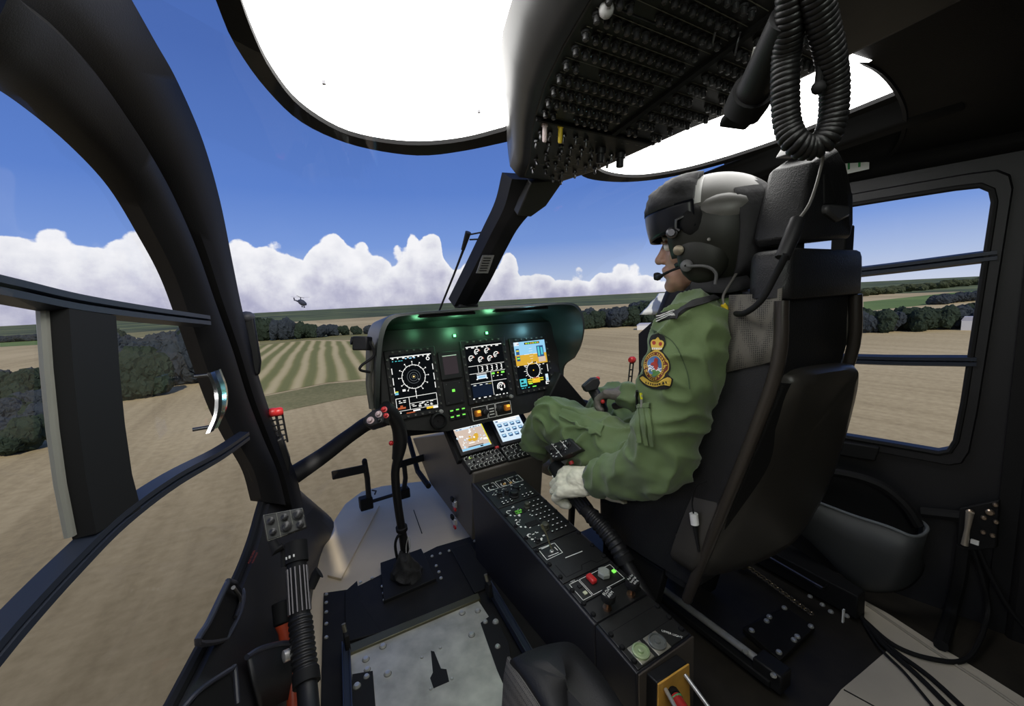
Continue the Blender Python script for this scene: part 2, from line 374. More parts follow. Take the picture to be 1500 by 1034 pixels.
# trees
CROWN = [mat('crown_dark', srgb(48, 58, 46), .9, nz=.35, nscale=.5, spec=.1), mat('crown_blue', srgb(56, 62, 66), .9, nz=.3, nscale=.5, spec=.1), mat('crown_olive', srgb(70, 76, 54), .9, nz=.35, nscale=.5, spec=.1)]  # the blue-grey crown carries distance haze in its base colour
BARK = mat('bark', srgb(66, 58, 50), .9)
def crown_mesh(seed, blobs=9, flat=.8):
    rnd = random.Random(seed); bm = bmesh.new()
    for k in range(blobs):
        a = rnd.uniform(0, 6.28); d = rnd.uniform(.0, .55); r = rnd.uniform(.32, .52)*(1-.25*d)
        M4 = Matrix.Translation((d*math.cos(a), d*math.sin(a), rnd.uniform(.30, .78)*flat+.1)) @ Matrix.Scale(r, 4) 
        bmesh.ops.create_icosphere(bm, subdivisions=4, radius=1, matrix=M4)
    for v in bm.verts:
        n = noise.noise_vector(v.co*5+V((seed, 0, 0)))*.10+noise.noise_vector(v.co*13+V((seed, 3, 0)))*.06+noise.noise_vector(v.co*31+V((seed, 7, 0)))*.035
        v.co += n
    me = bpy.data.meshes.new('crown'); bm.to_mesh(me); bm.free(); return me
CM = [crown_mesh(i, 9+i % 4) for i in range(5)]
tb = MB(); tb.tube([(0, 0, 0), (.01, 0, .25), (0, .02, .55)], [.05, .038, .02], 8)
_tr0 = None
def tree(px, base, top, w=1.0, kind=0, label='', group='', z=GZ):
    global _tr0
    p = pz(px, base, z); dist = (p-EYE).dot(_fw); h = max(2, (base-top)/FPX*dist)
    t = thing('tree', label, 'tree', p, group)
    me = CM[random.randrange(5)]
    key = (me.name, kind)
    if key not in TREEM:
        m2 = me.copy(); m2.materials.clear(); m2.materials.append(CROWN[kind]); TREEM[key] = m2
    c = bpy.data.objects.new('crown', TREEM[key]); COL.objects.link(c); c.parent = t; c.scale = (h*w*.62, h*w*.62, h*.86); c.rotation_euler.z = random.uniform(0, 6)
    if _tr0 is None:
        k = tb.build('trunk', BARK, t); _tr0 = k
    else: k = copy(_tr0, t)
    k.scale = (h, h, h)
    return t
TREEM = {}
rt = random.Random(3)
g1 = 'trees along the far edge of the striped meadow'
for x, b, tp, w in ((372, 500, 462, .8), (388, 499, 464, .9), (408, 498, 467, .85), (424, 497, 464, .9), (440, 496, 470, 1.), (456, 495, 472, 1.1), (472, 494, 475, 1.1), (488, 492, 473, 1.2), (505, 491, 476, 1.2), (522, 490, 477, 1.3), (540, 489, 475, 1.2), (554, 488, 470, .9)):
    tree(x, b, tp, w, rt.choice((0, 1)), 'dark round tree in the row behind the striped meadow', g1)
g2 = 'trees of the wood beyond the left door window'
for i in range(18):
    x = 150+142*(i+.5)/18; f = rt.random(); b = 515+75*f*(1-abs(x-215)/180); tree(x, b, b-34-34*f-8*rt.random(), 1.0, rt.choice((0, 1, 1)), 'dark tree in the dense wood behind the left door', g2)
g3 = 'hedge trees at the far left of the view'
for i in range(11):
    x = -10+85*(i+.5)/11; f = rt.random(); b = 575+110*f; tree(x, b, b-40-16*f, 1.2, rt.choice((0, 1)), 'dark hedge tree low at the left edge of the view', g3)
for i in range(7):
    x = 70+70*i/6; tree(x-70, 502-4*i/6, 492-4*i/6, 2.0, 1, 'small far tree in the thin hedge above the left fields', 'thin far hedge beyond the left door')
g4 = 'trees beyond the pilot by the tan field'
for i in range(17):
    x = 855+150*i/16; y0 = 483-(x-855)*.06; tree(x, y0-rt.random()*3, y0-26-6*rt.random()-(8 if i > 8 else 0), 1.25, rt.choice((0, 1)), 'dark tree in the row between hood and pilot', g4)
g5 = 'tree belt through the right door window'
for i in range(21):
    x = 1255+190*i/20; y0 = 488-(x-1255)*.035; tree(x, y0-rt.random()*5, y0-30-9*rt.random(), 1.15, rt.choice((0, 1)), 'dark tree in the belt across the right door window', g5)
for i in range(12):
    x = 1262+180*i/11; tree(x, 434-(x-1262)*.1, 424-(x-1262)*.1-2*rt.random(), 2.2, 2, 'small olive hedge tree above the green pasture', 'far hedge above the green pasture')
for i in range(9):
    x = 1370+75*i/8; tree(x, 446-(x-1370)*.1, 432-(x-1370)*.1-2*rt.random(), 1.7, 1, 'dark tree clump tree at the right of the pasture', 'clump of trees at the pasture edge')
def barn(px, base, w, h, label):
    p = pz(px, base, GZ); k = (p-EYE).dot(_fw)/FPX; t = thing('barn', label, 'barn', p)
    d = (p-EYE); d.z = 0; d.normalize(); s = V((d.y, -d.x, 0)); W2 = w*k/2; H = h*k
    mb = MB(); mb.prism([p-s*W2, p+s*W2, p+s*W2+V((0, 0, H*.7)), p-s*W2+V((0, 0, H*.7))], d*W2*1.2); mb.build('wall', WHITE, t)
    mb = MB(); mb.prism([p-s*W2*1.05+V((0, 0, H*.7)), p+s*W2*1.05+V((0, 0, H*.7)), p+s*W2*.8+V((0, 0, H)), p-s*W2*.8+V((0, 0, H))], d*W2*1.25); mb.build('roof', mat('barn_roof', srgb(196, 196, 205), .6), t)
barn(1425, 484, 24, 20, 'pale barn at the right edge of the right door window')
barn(950, 483, 32, 9, 'long low pale shed between pilot and far trees')

# helicopter hovering ahead
def heli(px, py_, dist):
    c = pd(px, py_, dist); k = dist/FPX
    t = thing('helicopter', 'small dark helicopter hovering in front of the cloud bank', 'helicopter', c)
    dk = mat('far_dark_green', srgb(52, 56, 72), .7)
    u = CR; w = _fw; up = V((0, 0, 1))
    mb = MB(); mb.rings([[c+u*(x*k)+(up*math.cos(a)*hh+w*math.sin(a)*ww+up*o)*k for a in [2*math.pi*j/12 for j in range(12)]] for x, hh, ww, o in ((7.5, .3, .3, -2.5), (7, 2.2, 2.4, -2), (4, 4.2, 3.6, -.8), (0, 4.6, 4, .2), (-3, 3, 2.5, 1), (-4.5, 1, .8, 2))]); mb.build('fuselage', dk, t)
    mb = MB(); mb.tube([c+(u*-4+up*1.6)*k, c+(u*-9+up*3.5)*k], [1.3*k, .6*k], 8); mb.hexa([c+(u*-8.3+up*2.5)*k+w*s*k*.3 for s in (-1, 1)]+[c+(u*-9+up*7)*k+w*s*k*.3 for s in (1, -1)], [c+(u*-10+up*2.5)*k+w*s*k*.3 for s in (-1, 1)]+[c+(u*-10.5+up*7)*k+w*s*k*.3 for s in (1, -1)]); mb.build('tail_boom', dk, t)
    mb = MB(); mb.cyl(c+up*4*k, c+up*8*k, .8*k, .5*k, 8)
    mb.build('rotor_mast', dk, t)
    for a in (0.1, 1.67, 3.24, 4.81):
        mb = MB(); d = u*math.cos(a)+w*math.sin(a); e = up.cross(d)*.5*k; p0 = c+up*7.4*k; mb.hexa([p0-e, p0+e, p0+e+up*k*.2, p0-e+up*k*.2], [q+d*13*k+up*k*.5 for q in (p0-e, p0+e, p0+e+up*k*.2, p0-e+up*k*.2)]); mb.build('rotor_blade', dk, t)
    for s in (-1, 1):
        mb = MB(); mb.cyl(c+(u*2+w*s*2-up*4)*k, c+(u*2.5+w*s*3-up*6)*k, .4*k, .4*k, 6); mb.lathe(c+(u*2.5+w*(s*3-.4)-up*6.3)*k, w, [(0, 0), (1.1*k, 0), (1.1*k, .8*k), (0, .8*k)], 10); mb.build('wheel', dk, t)
heli(441, 443, 330)
# ------------------------------------------------------------------ cockpit shell
def rail(pts, n=6): return spline([py(a, b, c) for a, b, c in pts], n)
def band(name, rails, m, thick, parent=None, ang=60):
    rows = [list(r) for r in rails]; t = V(thick); K = len(rows); n = len(rows[0])
    mb = MB(); mb.rings([[rows[k][i] for k in range(K)]+[rows[k][i]+t for k in range(K-1, -1, -1)] for i in range(n)], True)
    return mb.build(name, m, parent, ang)
def mirr(rails): return [[mir(p) for p in r] for r in rails]
# left pillar: door edge, crease, windscreen edge
pA = rail([(-40, 70, .56), (0, 97, .60), (60, 140, .70), (130, 205, .84), (185, 270, .95), (225, 340, 1.03), (255, 400, 1.10), (276, 458, 1.15), (300, 530, 1.2), (325, 600, 1.26), (347, 645, 1.29), (372, 690, 1.33), (384, 735, 1.36)])
pB = rail([(0, -30, .50), (30, 0, .55), (85, 45, .64), (150, 120, .80), (210, 210, .95), (250, 280, 1.06), (285, 360, 1.16), (312, 435, 1.24), (340, 510, 1.32), (362, 580, 1.38), (385, 640, 1.42), (405, 690, 1.44), (418, 740, 1.45)])
pC = rail([(165, -40, .68), (190, 0, .74), (225, 62, .84), (262, 125, .96), (298, 210, 1.1), (322, 300, 1.22), (338, 390, 1.32), (350, 455, 1.39), (368, 535, 1.45), (388, 600, 1.49), (408, 650, 1.51), (430, 700, 1.53), (444, 765, 1.55)])
def off(r, d): d = V(d); return [p+d for p in r]
def lerp_r(a, b, t, d=(0, 0, 0)): return [p*(1-t)+q*t+V(d) for p, q in zip(a, b)]
LP = [pA, lerp_r(pA, pB, .25, (.014, -.014, 0)), lerp_r(pA, pB, .75, (.016, -.016, 0)), pB, lerp_r(pB, pC, .12, (.012, -.016, .0)), lerp_r(pB, pC, .3, (.018, -.016, 0)), lerp_r(pB, pC, .8, (.018, -.012, 0)), pC]
def pillar(name, rails, thick): return struct(band(name, rails, TRIM, thick, None, 50))
pillar('trim_1', LP, (-.03, .03, 0)); RPl = [[V((p.x+.24, p.y, 1+(p.z-1)*(.82 if p.z > 1 else 1))) for p in r[int(.3*len(r)):]] for r in mirr([lerp_r(a, pB, .3) for a in LP])]
pillar('trim_2', RPl, (.03, .03, 0))
# door planes
DL = lambda y, z, o=0: V((-.1-.236*(1.3-y)+o, y, z))
def pxl(px, y_): return pp(px, y_, (-.1, 1.3, 0), (1, -.236, 0))
def pxr(px, y_): return pp(px, y_, (1.452, 1.3, 0), (1, .236, 0))
# left door: sill, lining, pocket recess
sill = spline([pxl(205, 1120), pxl(250, 1034), pxl(305, 928), pxl(345, 850), pxl(366, 795), pxl(378, 752), pxl(385, 726), pxl(386, 706), pxl(380, 690)], 5)
bot = spline([pz(425, 1200, 0), pz(434, 1060, 0), pz(440, 1000, 0), pz(448, 940, 0), pz(455, 890, 0), pz(462, 845, 0), pz(474, 800, .0), pz(489, 765, .05), pz(452, 730, .2)], 5)
top2 = [p+V((.022, .0, -.004)) for p in sill]
mid1 = [a*.72+b*.28+V((.012, 0, 0)) for a, b in zip(top2, bot)]
mid2 = [a*.30+b*.70+V((.008, 0, 0)) for a, b in zip(top2, bot)]
d1 = struct(band('door_1', [[p+V((-.005, 0, -.004)) for p in sill], sill, top2, mid1, mid2, bot], DOORM, (-.012, 0, -.03)))
mb = MB(); mb.tube([p+V((.002, 0, .004)) for p in sill], .011, 8); mb.build('window_seal', RUB, d1)
# left door window bars (sliding pane frame)
def bar(name, pts, w, d, m, parent, n=5):
    P = spline(pts, n); rows = []
    for i, p in enumerate(P):
        t = (P[min(i+1, len(P)-1)]-P[max(i-1, 0)]).normalized(); nn = V((1, -.236 if p.x < .6 else .236, 0)).normalized()*(1 if p.x < .6 else -1); b = t.cross(nn).normalized()
        rows.append([p+b*w*.5+nn*0, p+b*w*.35+nn*d, p+b*w*.08+nn*d, p+nn*d*.7, p-b*w*.08+nn*d, p-b*w*.35+nn*d, p-b*w*.5+nn*0, p-nn*d*.5])
    mb = MB(); mb.rings(rows); return mb.build(name, m, parent, 30)
bar('window_bar', [pxl(-60, 414), pxl(0, 426), pxl(90, 444), pxl(190, 458), pxl(292, 470)], .030, .022, BLUEM, d1)
bar('window_bar', [pxl(352, 640), pxl(310, 668), pxl(240, 706), pxl(160, 762), pxl(80, 836), pxl(0, 918), pxl(-60, 985)], .030, .022, BLUEM, d1)
mb = MB()
q = [[pxl(64, 450), pxl(140, 462), pxl(148, 560), pxl(158, 660), pxl(177, 745), pxl(100, 782), pxl(84, 680), pxl(73, 560)]]
ord_ = [(64, 452, 140, 464), (70, 540, 145, 545), (79, 630, 153, 625), (90, 710, 164, 700), (106, 790, 178, 752)]
mb.rings([[pxl(a, b), pxl(a, b)+V((.022, 0, 0)), pxl(c, d)+V((.022, 0, 0)), pxl(c, d)] for a, b, c, d in ord_])
mb.build('window_post', RUB, d1, 30)
mb = MB(); mb.tube([pxl(62, 455), pxl(68, 540), pxl(77, 630), pxl(88, 710), pxl(103, 785)], .006, 8); mb.build('pane_edge', mat('pane_edge', (.25, .25, .22), .3), d1)
# chrome pane handle on the left window
t = thing('window_handle', 'curved chrome pull handle on the left door window', 'handle', pxl(296, 590))
hp = spline([pxl(295, 545)+V((.02, 0, 0)), pxl(297, 575)+V((.03, 0, 0)), pxl(296, 605)+V((.03, 0, 0)), pxl(293, 632)+V((.02, 0, 0))], 6)
e_ = V((.236, 1, 0)).normalized()
mb = MB(); mb.rings([[p-e_*.030, p-e_*.028+V((.006, 0, 0)), p-e_*.016+V((.009, 0, 0)), p-e_*.004+V((.003, 0, 0)), p+e_*.010+V((.009, 0, 0)), p+e_*.026+V((.007, 0, 0)), p+e_*.030, p+V((-.006, 0, 0))] for p in hp]); mb.build('grip', CHROME, t, 25)
for k in (1, len(hp)-2):
    mb = MB(); mb.cyl(hp[k], hp[k]+V((-.035, 0, 0)), .004); mb.build('mount', DSTEEL, t)

# right door wall with its window opening
RF = Fr((1.7588, 0, 0), (-.236, 1, 0), (0, 0, 1))   # a = along the door to the nose, b = up
def rab(p): d = V(p)-RF.o; return d.dot(RF.u), d.z
RD = lambda a, b, c=0: RF.o+RF.u*a+V((0, 0, b))+V((-1, -.236, 0)).normalized()*c
hole = [rab(pxr(*q)) for q in ((1222, 637), (1300, 650), (1375, 663), (1391, 660), (1401, 645), (1412, 590), (1432, 460), (1452, 330), (1457, 296), (1453, 279), (1436, 272), (1400, 276), (1330, 287), (1250, 300))]
hole += [(.8, 1.235), (.95, 1.20), (1.06, 1.12), (1.15, .98), (1.22, .82), (1.27, .68), (1.27, .56), (1.22, .47), (1.0, .462), (.8, .468)]
hc = (.75, .85)
def rect_hit(p, a0, b0, a1, b1):
    dx, dy = p[0]-hc[0], p[1]-hc[1]; k = 1e9
    if dx: k = min(k, ((a1 if dx > 0 else a0)-hc[0])/dx)
    if dy: k = min(k, ((b1 if dy > 0 else b0)-hc[1])/dy)
    a, b = hc[0]+dx*k, hc[1]+dy*k
    if dy > 0 and a > .8:
        k2 = 1.14; return (min(a, hc[0]+dx*k2), min(b, hc[1]+dy*k2))
    return (a, b)
hole_d = []
for i, p in enumerate(hole):
    q = hole[(i+1) % len(hole)]; k = max(1, int(math.hypot(q[0]-p[0], q[1]-p[1])/.06))
    hole_d += [(p[0]+(q[0]-p[0])*j/k, p[1]+(q[1]-p[1])*j/k) for j in range(k)]
outer = [rect_hit(p, -1.35, -.03, 1.36, 1.345) for p in hole_d]
n = len(hole_d)
lip = [(hc[0]+(p[0]-hc[0])*1.07, hc[1]+(p[1]-hc[1])*1.09) for p in hole_d]
mb = MB()
mb.rings([[RD(*p, -.05) for p in outer], [RD(*p, 0) for p in outer], [RD(*p, 0) for p in lip], [RD(*p, .012) for p in [(hc[0]+(p[0]-hc[0])*1.06, hc[1]+(p[1]-hc[1])*1.075) for p in hole_d]], [RD(*p, .012) for p in hole_d], [RD(*p, -.05) for p in hole_d]], False)
mb.f += [(j, (j+1) % n, 5*n+(j+1) % n, 5*n+j) for j in range(n)]; mb.m += [0]*n
d2 = struct(mb.build('door_2', DOORM, None, 40))
# fix the four outer corners with small filler strips
mb = MB(); mb.tube([RD(*p, .008) for p in hole_d], .008, 8, closed=True); mb.build('window_seal', RUB, d2)
bar('window_bar', [RD(*rab(pxr(1460, 374)), -.005), RD(*rab(pxr(1262, 398)), -.005), RD(1.08, 1.0, -.005)], .034, .022, BLUEM, d2)
bar('window_bar', [RD(*rab(pxr(1430, 529)), -.005), RD(*rab(pxr(1250, 526)), -.005), RD(1.2, .74, -.005)], .034, .022, BLUEM, d2)
mb = MB(); mb.hexa([RD(*rab(pxr(*q)), .0) for q in ((1225, 642), (1290, 652), (1284, 672), (1215, 660))], [RD(*rab(pxr(*q)), .03) for q in ((1225, 642), (1290, 652), (1284, 672), (1215, 660))]); mb.build('latch', RUB, d2, bevel=.004)
# the dark post behind the right door
mb = MB(); mb.rings([[RD(a, b, c) for b, c in ((-.03, -.02), (-.03, .015), (1.34, .015), (1.34, -.02))] for a in (.262, .225)]); struct(mb.build('trim_3', RUB))
mb = MB(); mb.rings([[RD(a, b, c) for b, c in ((-.03, -.04), (-.03, .03), (1.34, .03), (1.34, -.04))] for a in (.225, -.6)]); struct(mb.build('wall_right', TRIM, bevel=.012))
# glass
def glass(name, mb): o = struct(mb.build(name, GLASS, None, 80)); return o
mb = MB(); mb.poly([RD(*p, -.02) for p in hole_d]); glass('window_2', mb)
mb = MB(); rows = [[a*(1-t)+b*t+V((-.012, 0, 0)) for t in (0, .33, .66, 1)] for a, b in zip(pA, spline([pxl(-60, 1120), pxl(-20, 1100), pxl(60, 1080), pxl(150, 1060), pxl(215, 1050), pxl(250, 1034), pxl(290, 955), pxl(325, 890), pxl(350, 835), pxl(366, 795), pxl(378, 745), pxl(382, 720), pxl(383, 715)], 6))]
mb.grid(rows); glass('window_1', mb)
# windscreen: pillar to post to pillar, bulging to the nose
cp = spline([(.676, 1.02, 1.41), (.676, 1.16, 1.30), (.676, 1.33, 1.16), (.676, 1.50, 1.0), (.676, 1.75, .80), (.676, 1.98, .6), (.676, 2.12, .42)], 6)
def resamp(r, n):
    Ls = [0]
    for a, b in zip(r, r[1:]): Ls.append(Ls[-1]+(b-a).length)
    out = []
    for i in range(n):
        s = Ls[-1]*i/(n-1); k = max(j for j in range(len(Ls)) if Ls[j] <= s+1e-9); k = min(k, len(r)-2)
        t = (s-Ls[k])/max(1e-9, Ls[k+1]-Ls[k]); out.append(r[k].lerp(r[k+1], t))
    return out
pCr = resamp([p for p in pC if p.z < 1.42], 18); cpr = resamp(cp, 18)
rows = []
for a, c in zip(pCr, cpr):
    b = mir(a); row = []
    for k in range(13):
        t = k/12; w = (2*t-1)**2
        e = a.lerp(b, t); bul = c-(a+b)/2
        row.append(e+V((0, bul.y, bul.z))*(1-w)*1.0)
    rows.append(row)
mb = MB(); mb.grid(rows); glass('window_3', mb)
# floor pan and nose shell
fp = [pz(437, 1100, -.012), pz(434, 1060, -.012), pz(440, 1000, -.012), pz(448, 940, -.012), pz(455, 890, -.012), pz(462, 845, -.012), pz(474, 800, -.012), pz(489, 764, -.012), pz(506, 738, -.012), pz(530, 720, -.012), pz(560, 712, -.012), pz(600, 707, -.012), pz(628, 704, -.012), pz(642, 710, -.012)]
fp += [V((.62, 1.2, -.012)), V((.62, .4, -.012)), V((-.2, .4, -.012))]
mb = MB(); mb.prism(fp, (0, 0, -.02)); sh = struct(mb.build('floor_shell', SHELL, smooth=False)); sh.name = 'floor_nose'
mb = MB(); mb.rings([[pz(a, b, -.010)+V((0, 0, z)) for a, b in ((530, 745), (556, 742), (500, 850), (480, 845))] for z in (0, .008)]); mb.build('floor_seam', SHELL, sh)
mb = MB(); mb.tube([pz(606, 747, -.008), pz(618, 781, -.008)], .002, 6); mb.build('floor_slot', RUB, sh)
mb = MB(); mb.box((1.2, .3, -.022), (1.25, 2.0, .02)); struct(mb.build('floor', DECK))
# chin frame arms
def arm(name, f):
    c = spline([f(py(430, 696, 1.55)), f(py(472, 668, 1.56)), f(py(515, 636, 1.55)), f(py(548, 616, 1.52)), f(py(600, 608, 1.47))], 6)
    rr = [.034, .030, .027, .028, .030]; r = [rr[min(4, int(i/6))]*(1-(i/6-int(i/6)))+rr[min(4, int(i/6)+1)]*(i/6-int(i/6)) for i in range(len(c))]
    mb = MB(); mb.tube(c, r, 12, sx=.7); return struct(mb.build(name, TRIM))
arm('trim_4', lambda p: p); arm('trim_5', mir)
# roof
RP = V((1.616, .604, 1.343)); RN = (V((1.693, .278, 1.342))-RP).cross(V((1.078, .413, 1.45))-RP).normalized()
rz = lambda x, y: RP.z-((x-RP.x)*RN.x+(y-RP.y)*RN.y)/RN.z
arc = spline([pp(*q, RP, RN) for q in ((1110, 122), (1160, 103), (1205, 90), (1240, 86), (1272, 92), (1300, 108), (1322, 136), (1333, 168), (1328, 202), (1310, 228), (1280, 248), (1245, 262), (1200, 277), (1150, 294))], 5)
inner = [p for p in arc]
outb = []
for i, p in enumerate(arc):
    t = i/(len(arc)-1)
    if t < .3: x, y = .75+t*.5, -1.3
    elif t < .55: x, y = .9+1.0*(t-.3)/.25, -1.3
    else: x, y = 1.9, -1.3+2.2*((t-.55)/.45)
    x = min(x, 1.7588-.236*y+.02); outb.append(V((x, y, rz(x, y))))
mb = MB(); lp = []
for i, p in enumerate(arc):
    d = (arc[min(i+1, len(arc)-1)]-arc[max(i-1, 0)]).normalized(); s = d.cross(RN).normalized()
    lp.append((d, s))
rows = [[p+V((0, 0, .05)) for p in arc], [p+V((0, 0, .008)) for p in arc], [p+s*.006*1 for p, (d, s) in zip(arc, lp)], [p+s*.014+V((0, 0, .004)) for p, (d, s) in zip(arc, lp)], [a.lerp(b, .3) for a, b in zip(arc, outb)], outb]
mb.grid(rows); struct(mb.build('ceiling', TRIM, None, 50))
mb = MB(); mb.prism([(.30, .25, 1.50), (1.45, -.13, 1.50), (1.9, -.13, 1.48), (2.1, -1.35, 1.48), (-.8, -1.35, 1.47), (-.8, -.13, 1.47), (.30, -.13, 1.47)], (0, 0, .03)); mb.prism([(-.05, -.15, 1.43), (.32, -.15, 1.43), (.32, -1.3, 1.43), (-.75, -1.3, 1.40), (-.40, 0, 1.40), (-.32, .5, 1.38), (-.05, .5, 1.42)], (0, 0, .03)); struct(mb.build('ceiling_rear', TRIM))
mb = MB(); mb.box((.7, -1.32, .7), (2.9, .04, 1.6)); struct(mb.build('wall_back', TRIM))
mb = MB(); mb.prism([DL(-1.3, -.05), DL(.12, -.05), DL(.12, 1.40), DL(-1.3, 1.40)], (-.04, 0, 0)); struct(mb.build('wall_left', TRIM))
# glowing roof panels
PPN = V((0, .06, 1)); PP0 = V((0, 1.08, 1.39))
wht = spline([pp(*q, PP0, PPN) for q in ((352, 0), (368, 45), (397, 105), (440, 158), (500, 195), (560, 210), (620, 214), (680, 208), (740, 193))], 5)
rimo = spline([pp(*q, PP0, PPN) for q in ((316, 0), (342, 62), (388, 128), (440, 178), (500, 207), (560, 222), (620, 228), (680, 221), (742, 208))], 5)
def roofpanel(f, label, yb=-.12, yi=-.12):
    w = [f(p) for p in wht if p.y > yb+.05]; r = [f(p) for p in rimo if p.y > yb+.05]; k = min(len(w), len(r)); w, r = resamp(w, 30), resamp(r, 30); zr = PP0.z+(1.08-yb)*.06
    w = [f(V((wht[0].x+.012, yb, zr)))]+w+[f(V((.56, yi, zr)))]; r = [f(V((rimo[0].x, yb-.02, zr)))]+r+[f(V((.58, yi-.02, zr)))]
    t = thing('roof_light_panel', label, 'light panel', sum(w, V())/len(w))
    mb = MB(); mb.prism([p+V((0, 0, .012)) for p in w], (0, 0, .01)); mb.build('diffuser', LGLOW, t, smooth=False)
    mb = MB(); mb.grid([[p+V((0, 0, .012)) for p in w], [p+V((0, 0, .002)) for p in w], [p for p in r], [p+V((0, 0, .02)) for p in r]]); mb.build('rim', RUB, t)
    return t
l1 = roofpanel(lambda p: p, 'glowing white roof panel over the left side of the cockpit')
l2 = roofpanel(mir, 'glowing white roof panel above the pilot', .33, .50)
for px_, py_, par in ((475, 127, l1), (702, 168, l1), (1048, 237, l2)):
    mb = MB(); c = pp(px_, py_, PP0, PPN); mb.lathe(c+V((0, 0, .004)), (0, 0, 1), [(0, 0), (.0035, 0), (.0035, .006), (0, .006)], 10); mb.build('screw', DSTEEL, par)
# unseen sheet over the roof, added to block sun leaking in
mb = MB(); mb.prism([(.02, .98, 1.50), (1.33, .98, 1.50), (1.36, .30, 1.53), (2.0, -.1, 1.53), (2.0, -1.38, 1.53), (-.7, -1.38, 1.53), (-.6, -.13, 1.50), (.02, -.11, 1.50)], (0, 0, .03)); struct(mb.build('ceiling_sun_block', TRIM))
# header over the right door
hd_ = lambda a, b, c: RD(a, b)+V((-c, -.02*c/.1, 0))
rows = [[hd_(a, 1.31, 0), hd_(a, 1.335, .012), hd_(a, 1.355, .035), hd_(a, 1.40, .12), hd_(a, 1.43, .13)] for a in (-.6, 0, .3, .6, .8, .95)]
mb = MB(); mb.grid(rows); struct(mb.build('trim_9', TRIM, None, 50, solid=.006))
# exit sign
A_ = hd_(.6, 1.345, .03); en = V((-1, -.45, -.5)).normalized()
fr = Fr(pp(1246, 240, A_, en)+en*.004, pp(1275, 238, A_, en)-pp(1240, 246, A_, en), pp(1250, 230, A_, en)-pp(1246, 250, A_, en))
if fr.n.dot(en) < 0: fr = Fr(fr.o, fr.u, -fr.v)
ew = (V(fr.px(1275, 238))-V(fr.px(1240, 246))).length/35; ex = abs(fr.px(1250, 229)[1]-fr.px(1246, 256)[1])
t = thing('exit_sign', 'white EXIT sign with green letters on the roof edge over the right door', 'sign', fr.o)
mb = MB(); fbox(mb, fr, -ew*14, 0, ew*82, ex, .0015); mb.build('plate', WHITE, t)
mb = MB(); put_text(mb, fr, 'EXIT', -ew*14, 0, ex*.62, .002, 0, 1.25); mb.build('letters', mat('exit_green', (.03, .28, .07), .5), t, smooth=False)
# dark side fairing outboard of the right roof panel
mb = MB(); rows = []
for y in (1.0, .85, .7, .55, .42, .33):
    z = 1.39+(1.08-y)*.06; rows.append([V((1.362, y, z+.004)), V((1.385, y, z-.006)), V((1.41, y-.0, z-.035)), V((1.44, y, z-.05))])
mb.grid(rows); mb.build('side_fairing', RUB, l2, solid=.006)
# ------------------------------------------------------------------ overhead console
OP = V((.676, .9, 1.305)); ON = V((0, .145, 1)).normalized()
oq = lambda a, b, d=0: pp(a, b, OP, ON)+V((0, 0, d))
OH = thing('overhead_console', 'black overhead console full of switches between the two glowing roof panels', 'overhead console', (.65, .6, 1.34))
def oz(y): return OP.z-(y-OP.y)*.145
_ed = [(.10, .32, .95), (.30, .355, .915), (.44, .383, .885), (.54, .403, .861), (.62, .43, .825), (.71, .473, .797), (.83, .544, .76), (.915, .580, .705), (.93, .60, .69)]
def oe(y, k):
    for p, q in zip(_ed, _ed[1:]):
        if p[0] <= y <= q[0]: return p[k]+(q[k]-p[k])*(y-p[0])/(q[0]-p[0])
    return _ed[0][k] if y < .1 else _ed[-1][k]
prof = []
for y, l, r in _ed[::-1]:
    z = oz(y)+(.010 if y > .92 else 0); w = min(1, (.95-y)/.2)
    prof.append([V((l, y, z)), V((l-.012, y, z+.010)), V((l-.026, y, z+.024)), V((l-.026-.018*w, y, z+.05)), V((l-.026-.03*w, y, z+.085)), V((r+.026+.03*w, y, z+.085)), V((r+.026+.01*w, y, z+.05)), V((r+.02, y, z+.024)), V((r+.012, y, z+.010)), V((r, y, z))])
mb = MB(); mb.rings(prof); mb.build('housing', mat('overhead_grey', (.030, .030, .031), .32, nz=.1), OH, 50)
def oface(name, y0, y1, m):
    mb = MB(); Y = [y0+(y1-y0)*i/6 for i in range(7)]
    pts = [V((oe(y, 1)+.012, y, oz(y)-.004)) for y in Y]+[V((oe(y, 2)-.012, y, oz(y)-.004)) for y in Y[::-1]]
    mb.prism(pts, (0, 0, .01)); return mb.build(name, m, OH, bevel=.002)
oface('switch_panel', .90, .676, PANEL); oface('breaker_panel', .668, .20, PANEL)
OF = Fr((.65, .63, oz(.63)-.0045), (1, 0, 0), (0, -1, .145))
if OF.n.z > 0: OF = Fr(OF.o, -OF.u, OF.v)
def oloc(x, y): return OF.ab(V((x, y, oz(y)-.0045)))
mb = MB()
for x0, y0, x1, y1, w in ((.47, .672, .79, .672, .005), (.662, .668, .655, .20, .012)):
    p, q = V((x0, y0, oz(y0)-.006)), V((x1, y1, oz(y1)-.006)); d = (q-p).normalized(); mb.box((p+q)/2, ((q-p).length, w, .008), d, OF.n.cross(d))
mb.build('divider', RUB, OH)
BRK = mat('breaker_black', (.03, .03, .032), .25)
bk = MB(); bk.lathe((0, 0, 0), (0, 0, 1), [(.0064, 0), (.0064, .003), (.0046, .0035), (.0044, .011), (.003, .0125)], 12)
BKS = []; rest = MB(); lines = MB(); ro = random.Random(5)
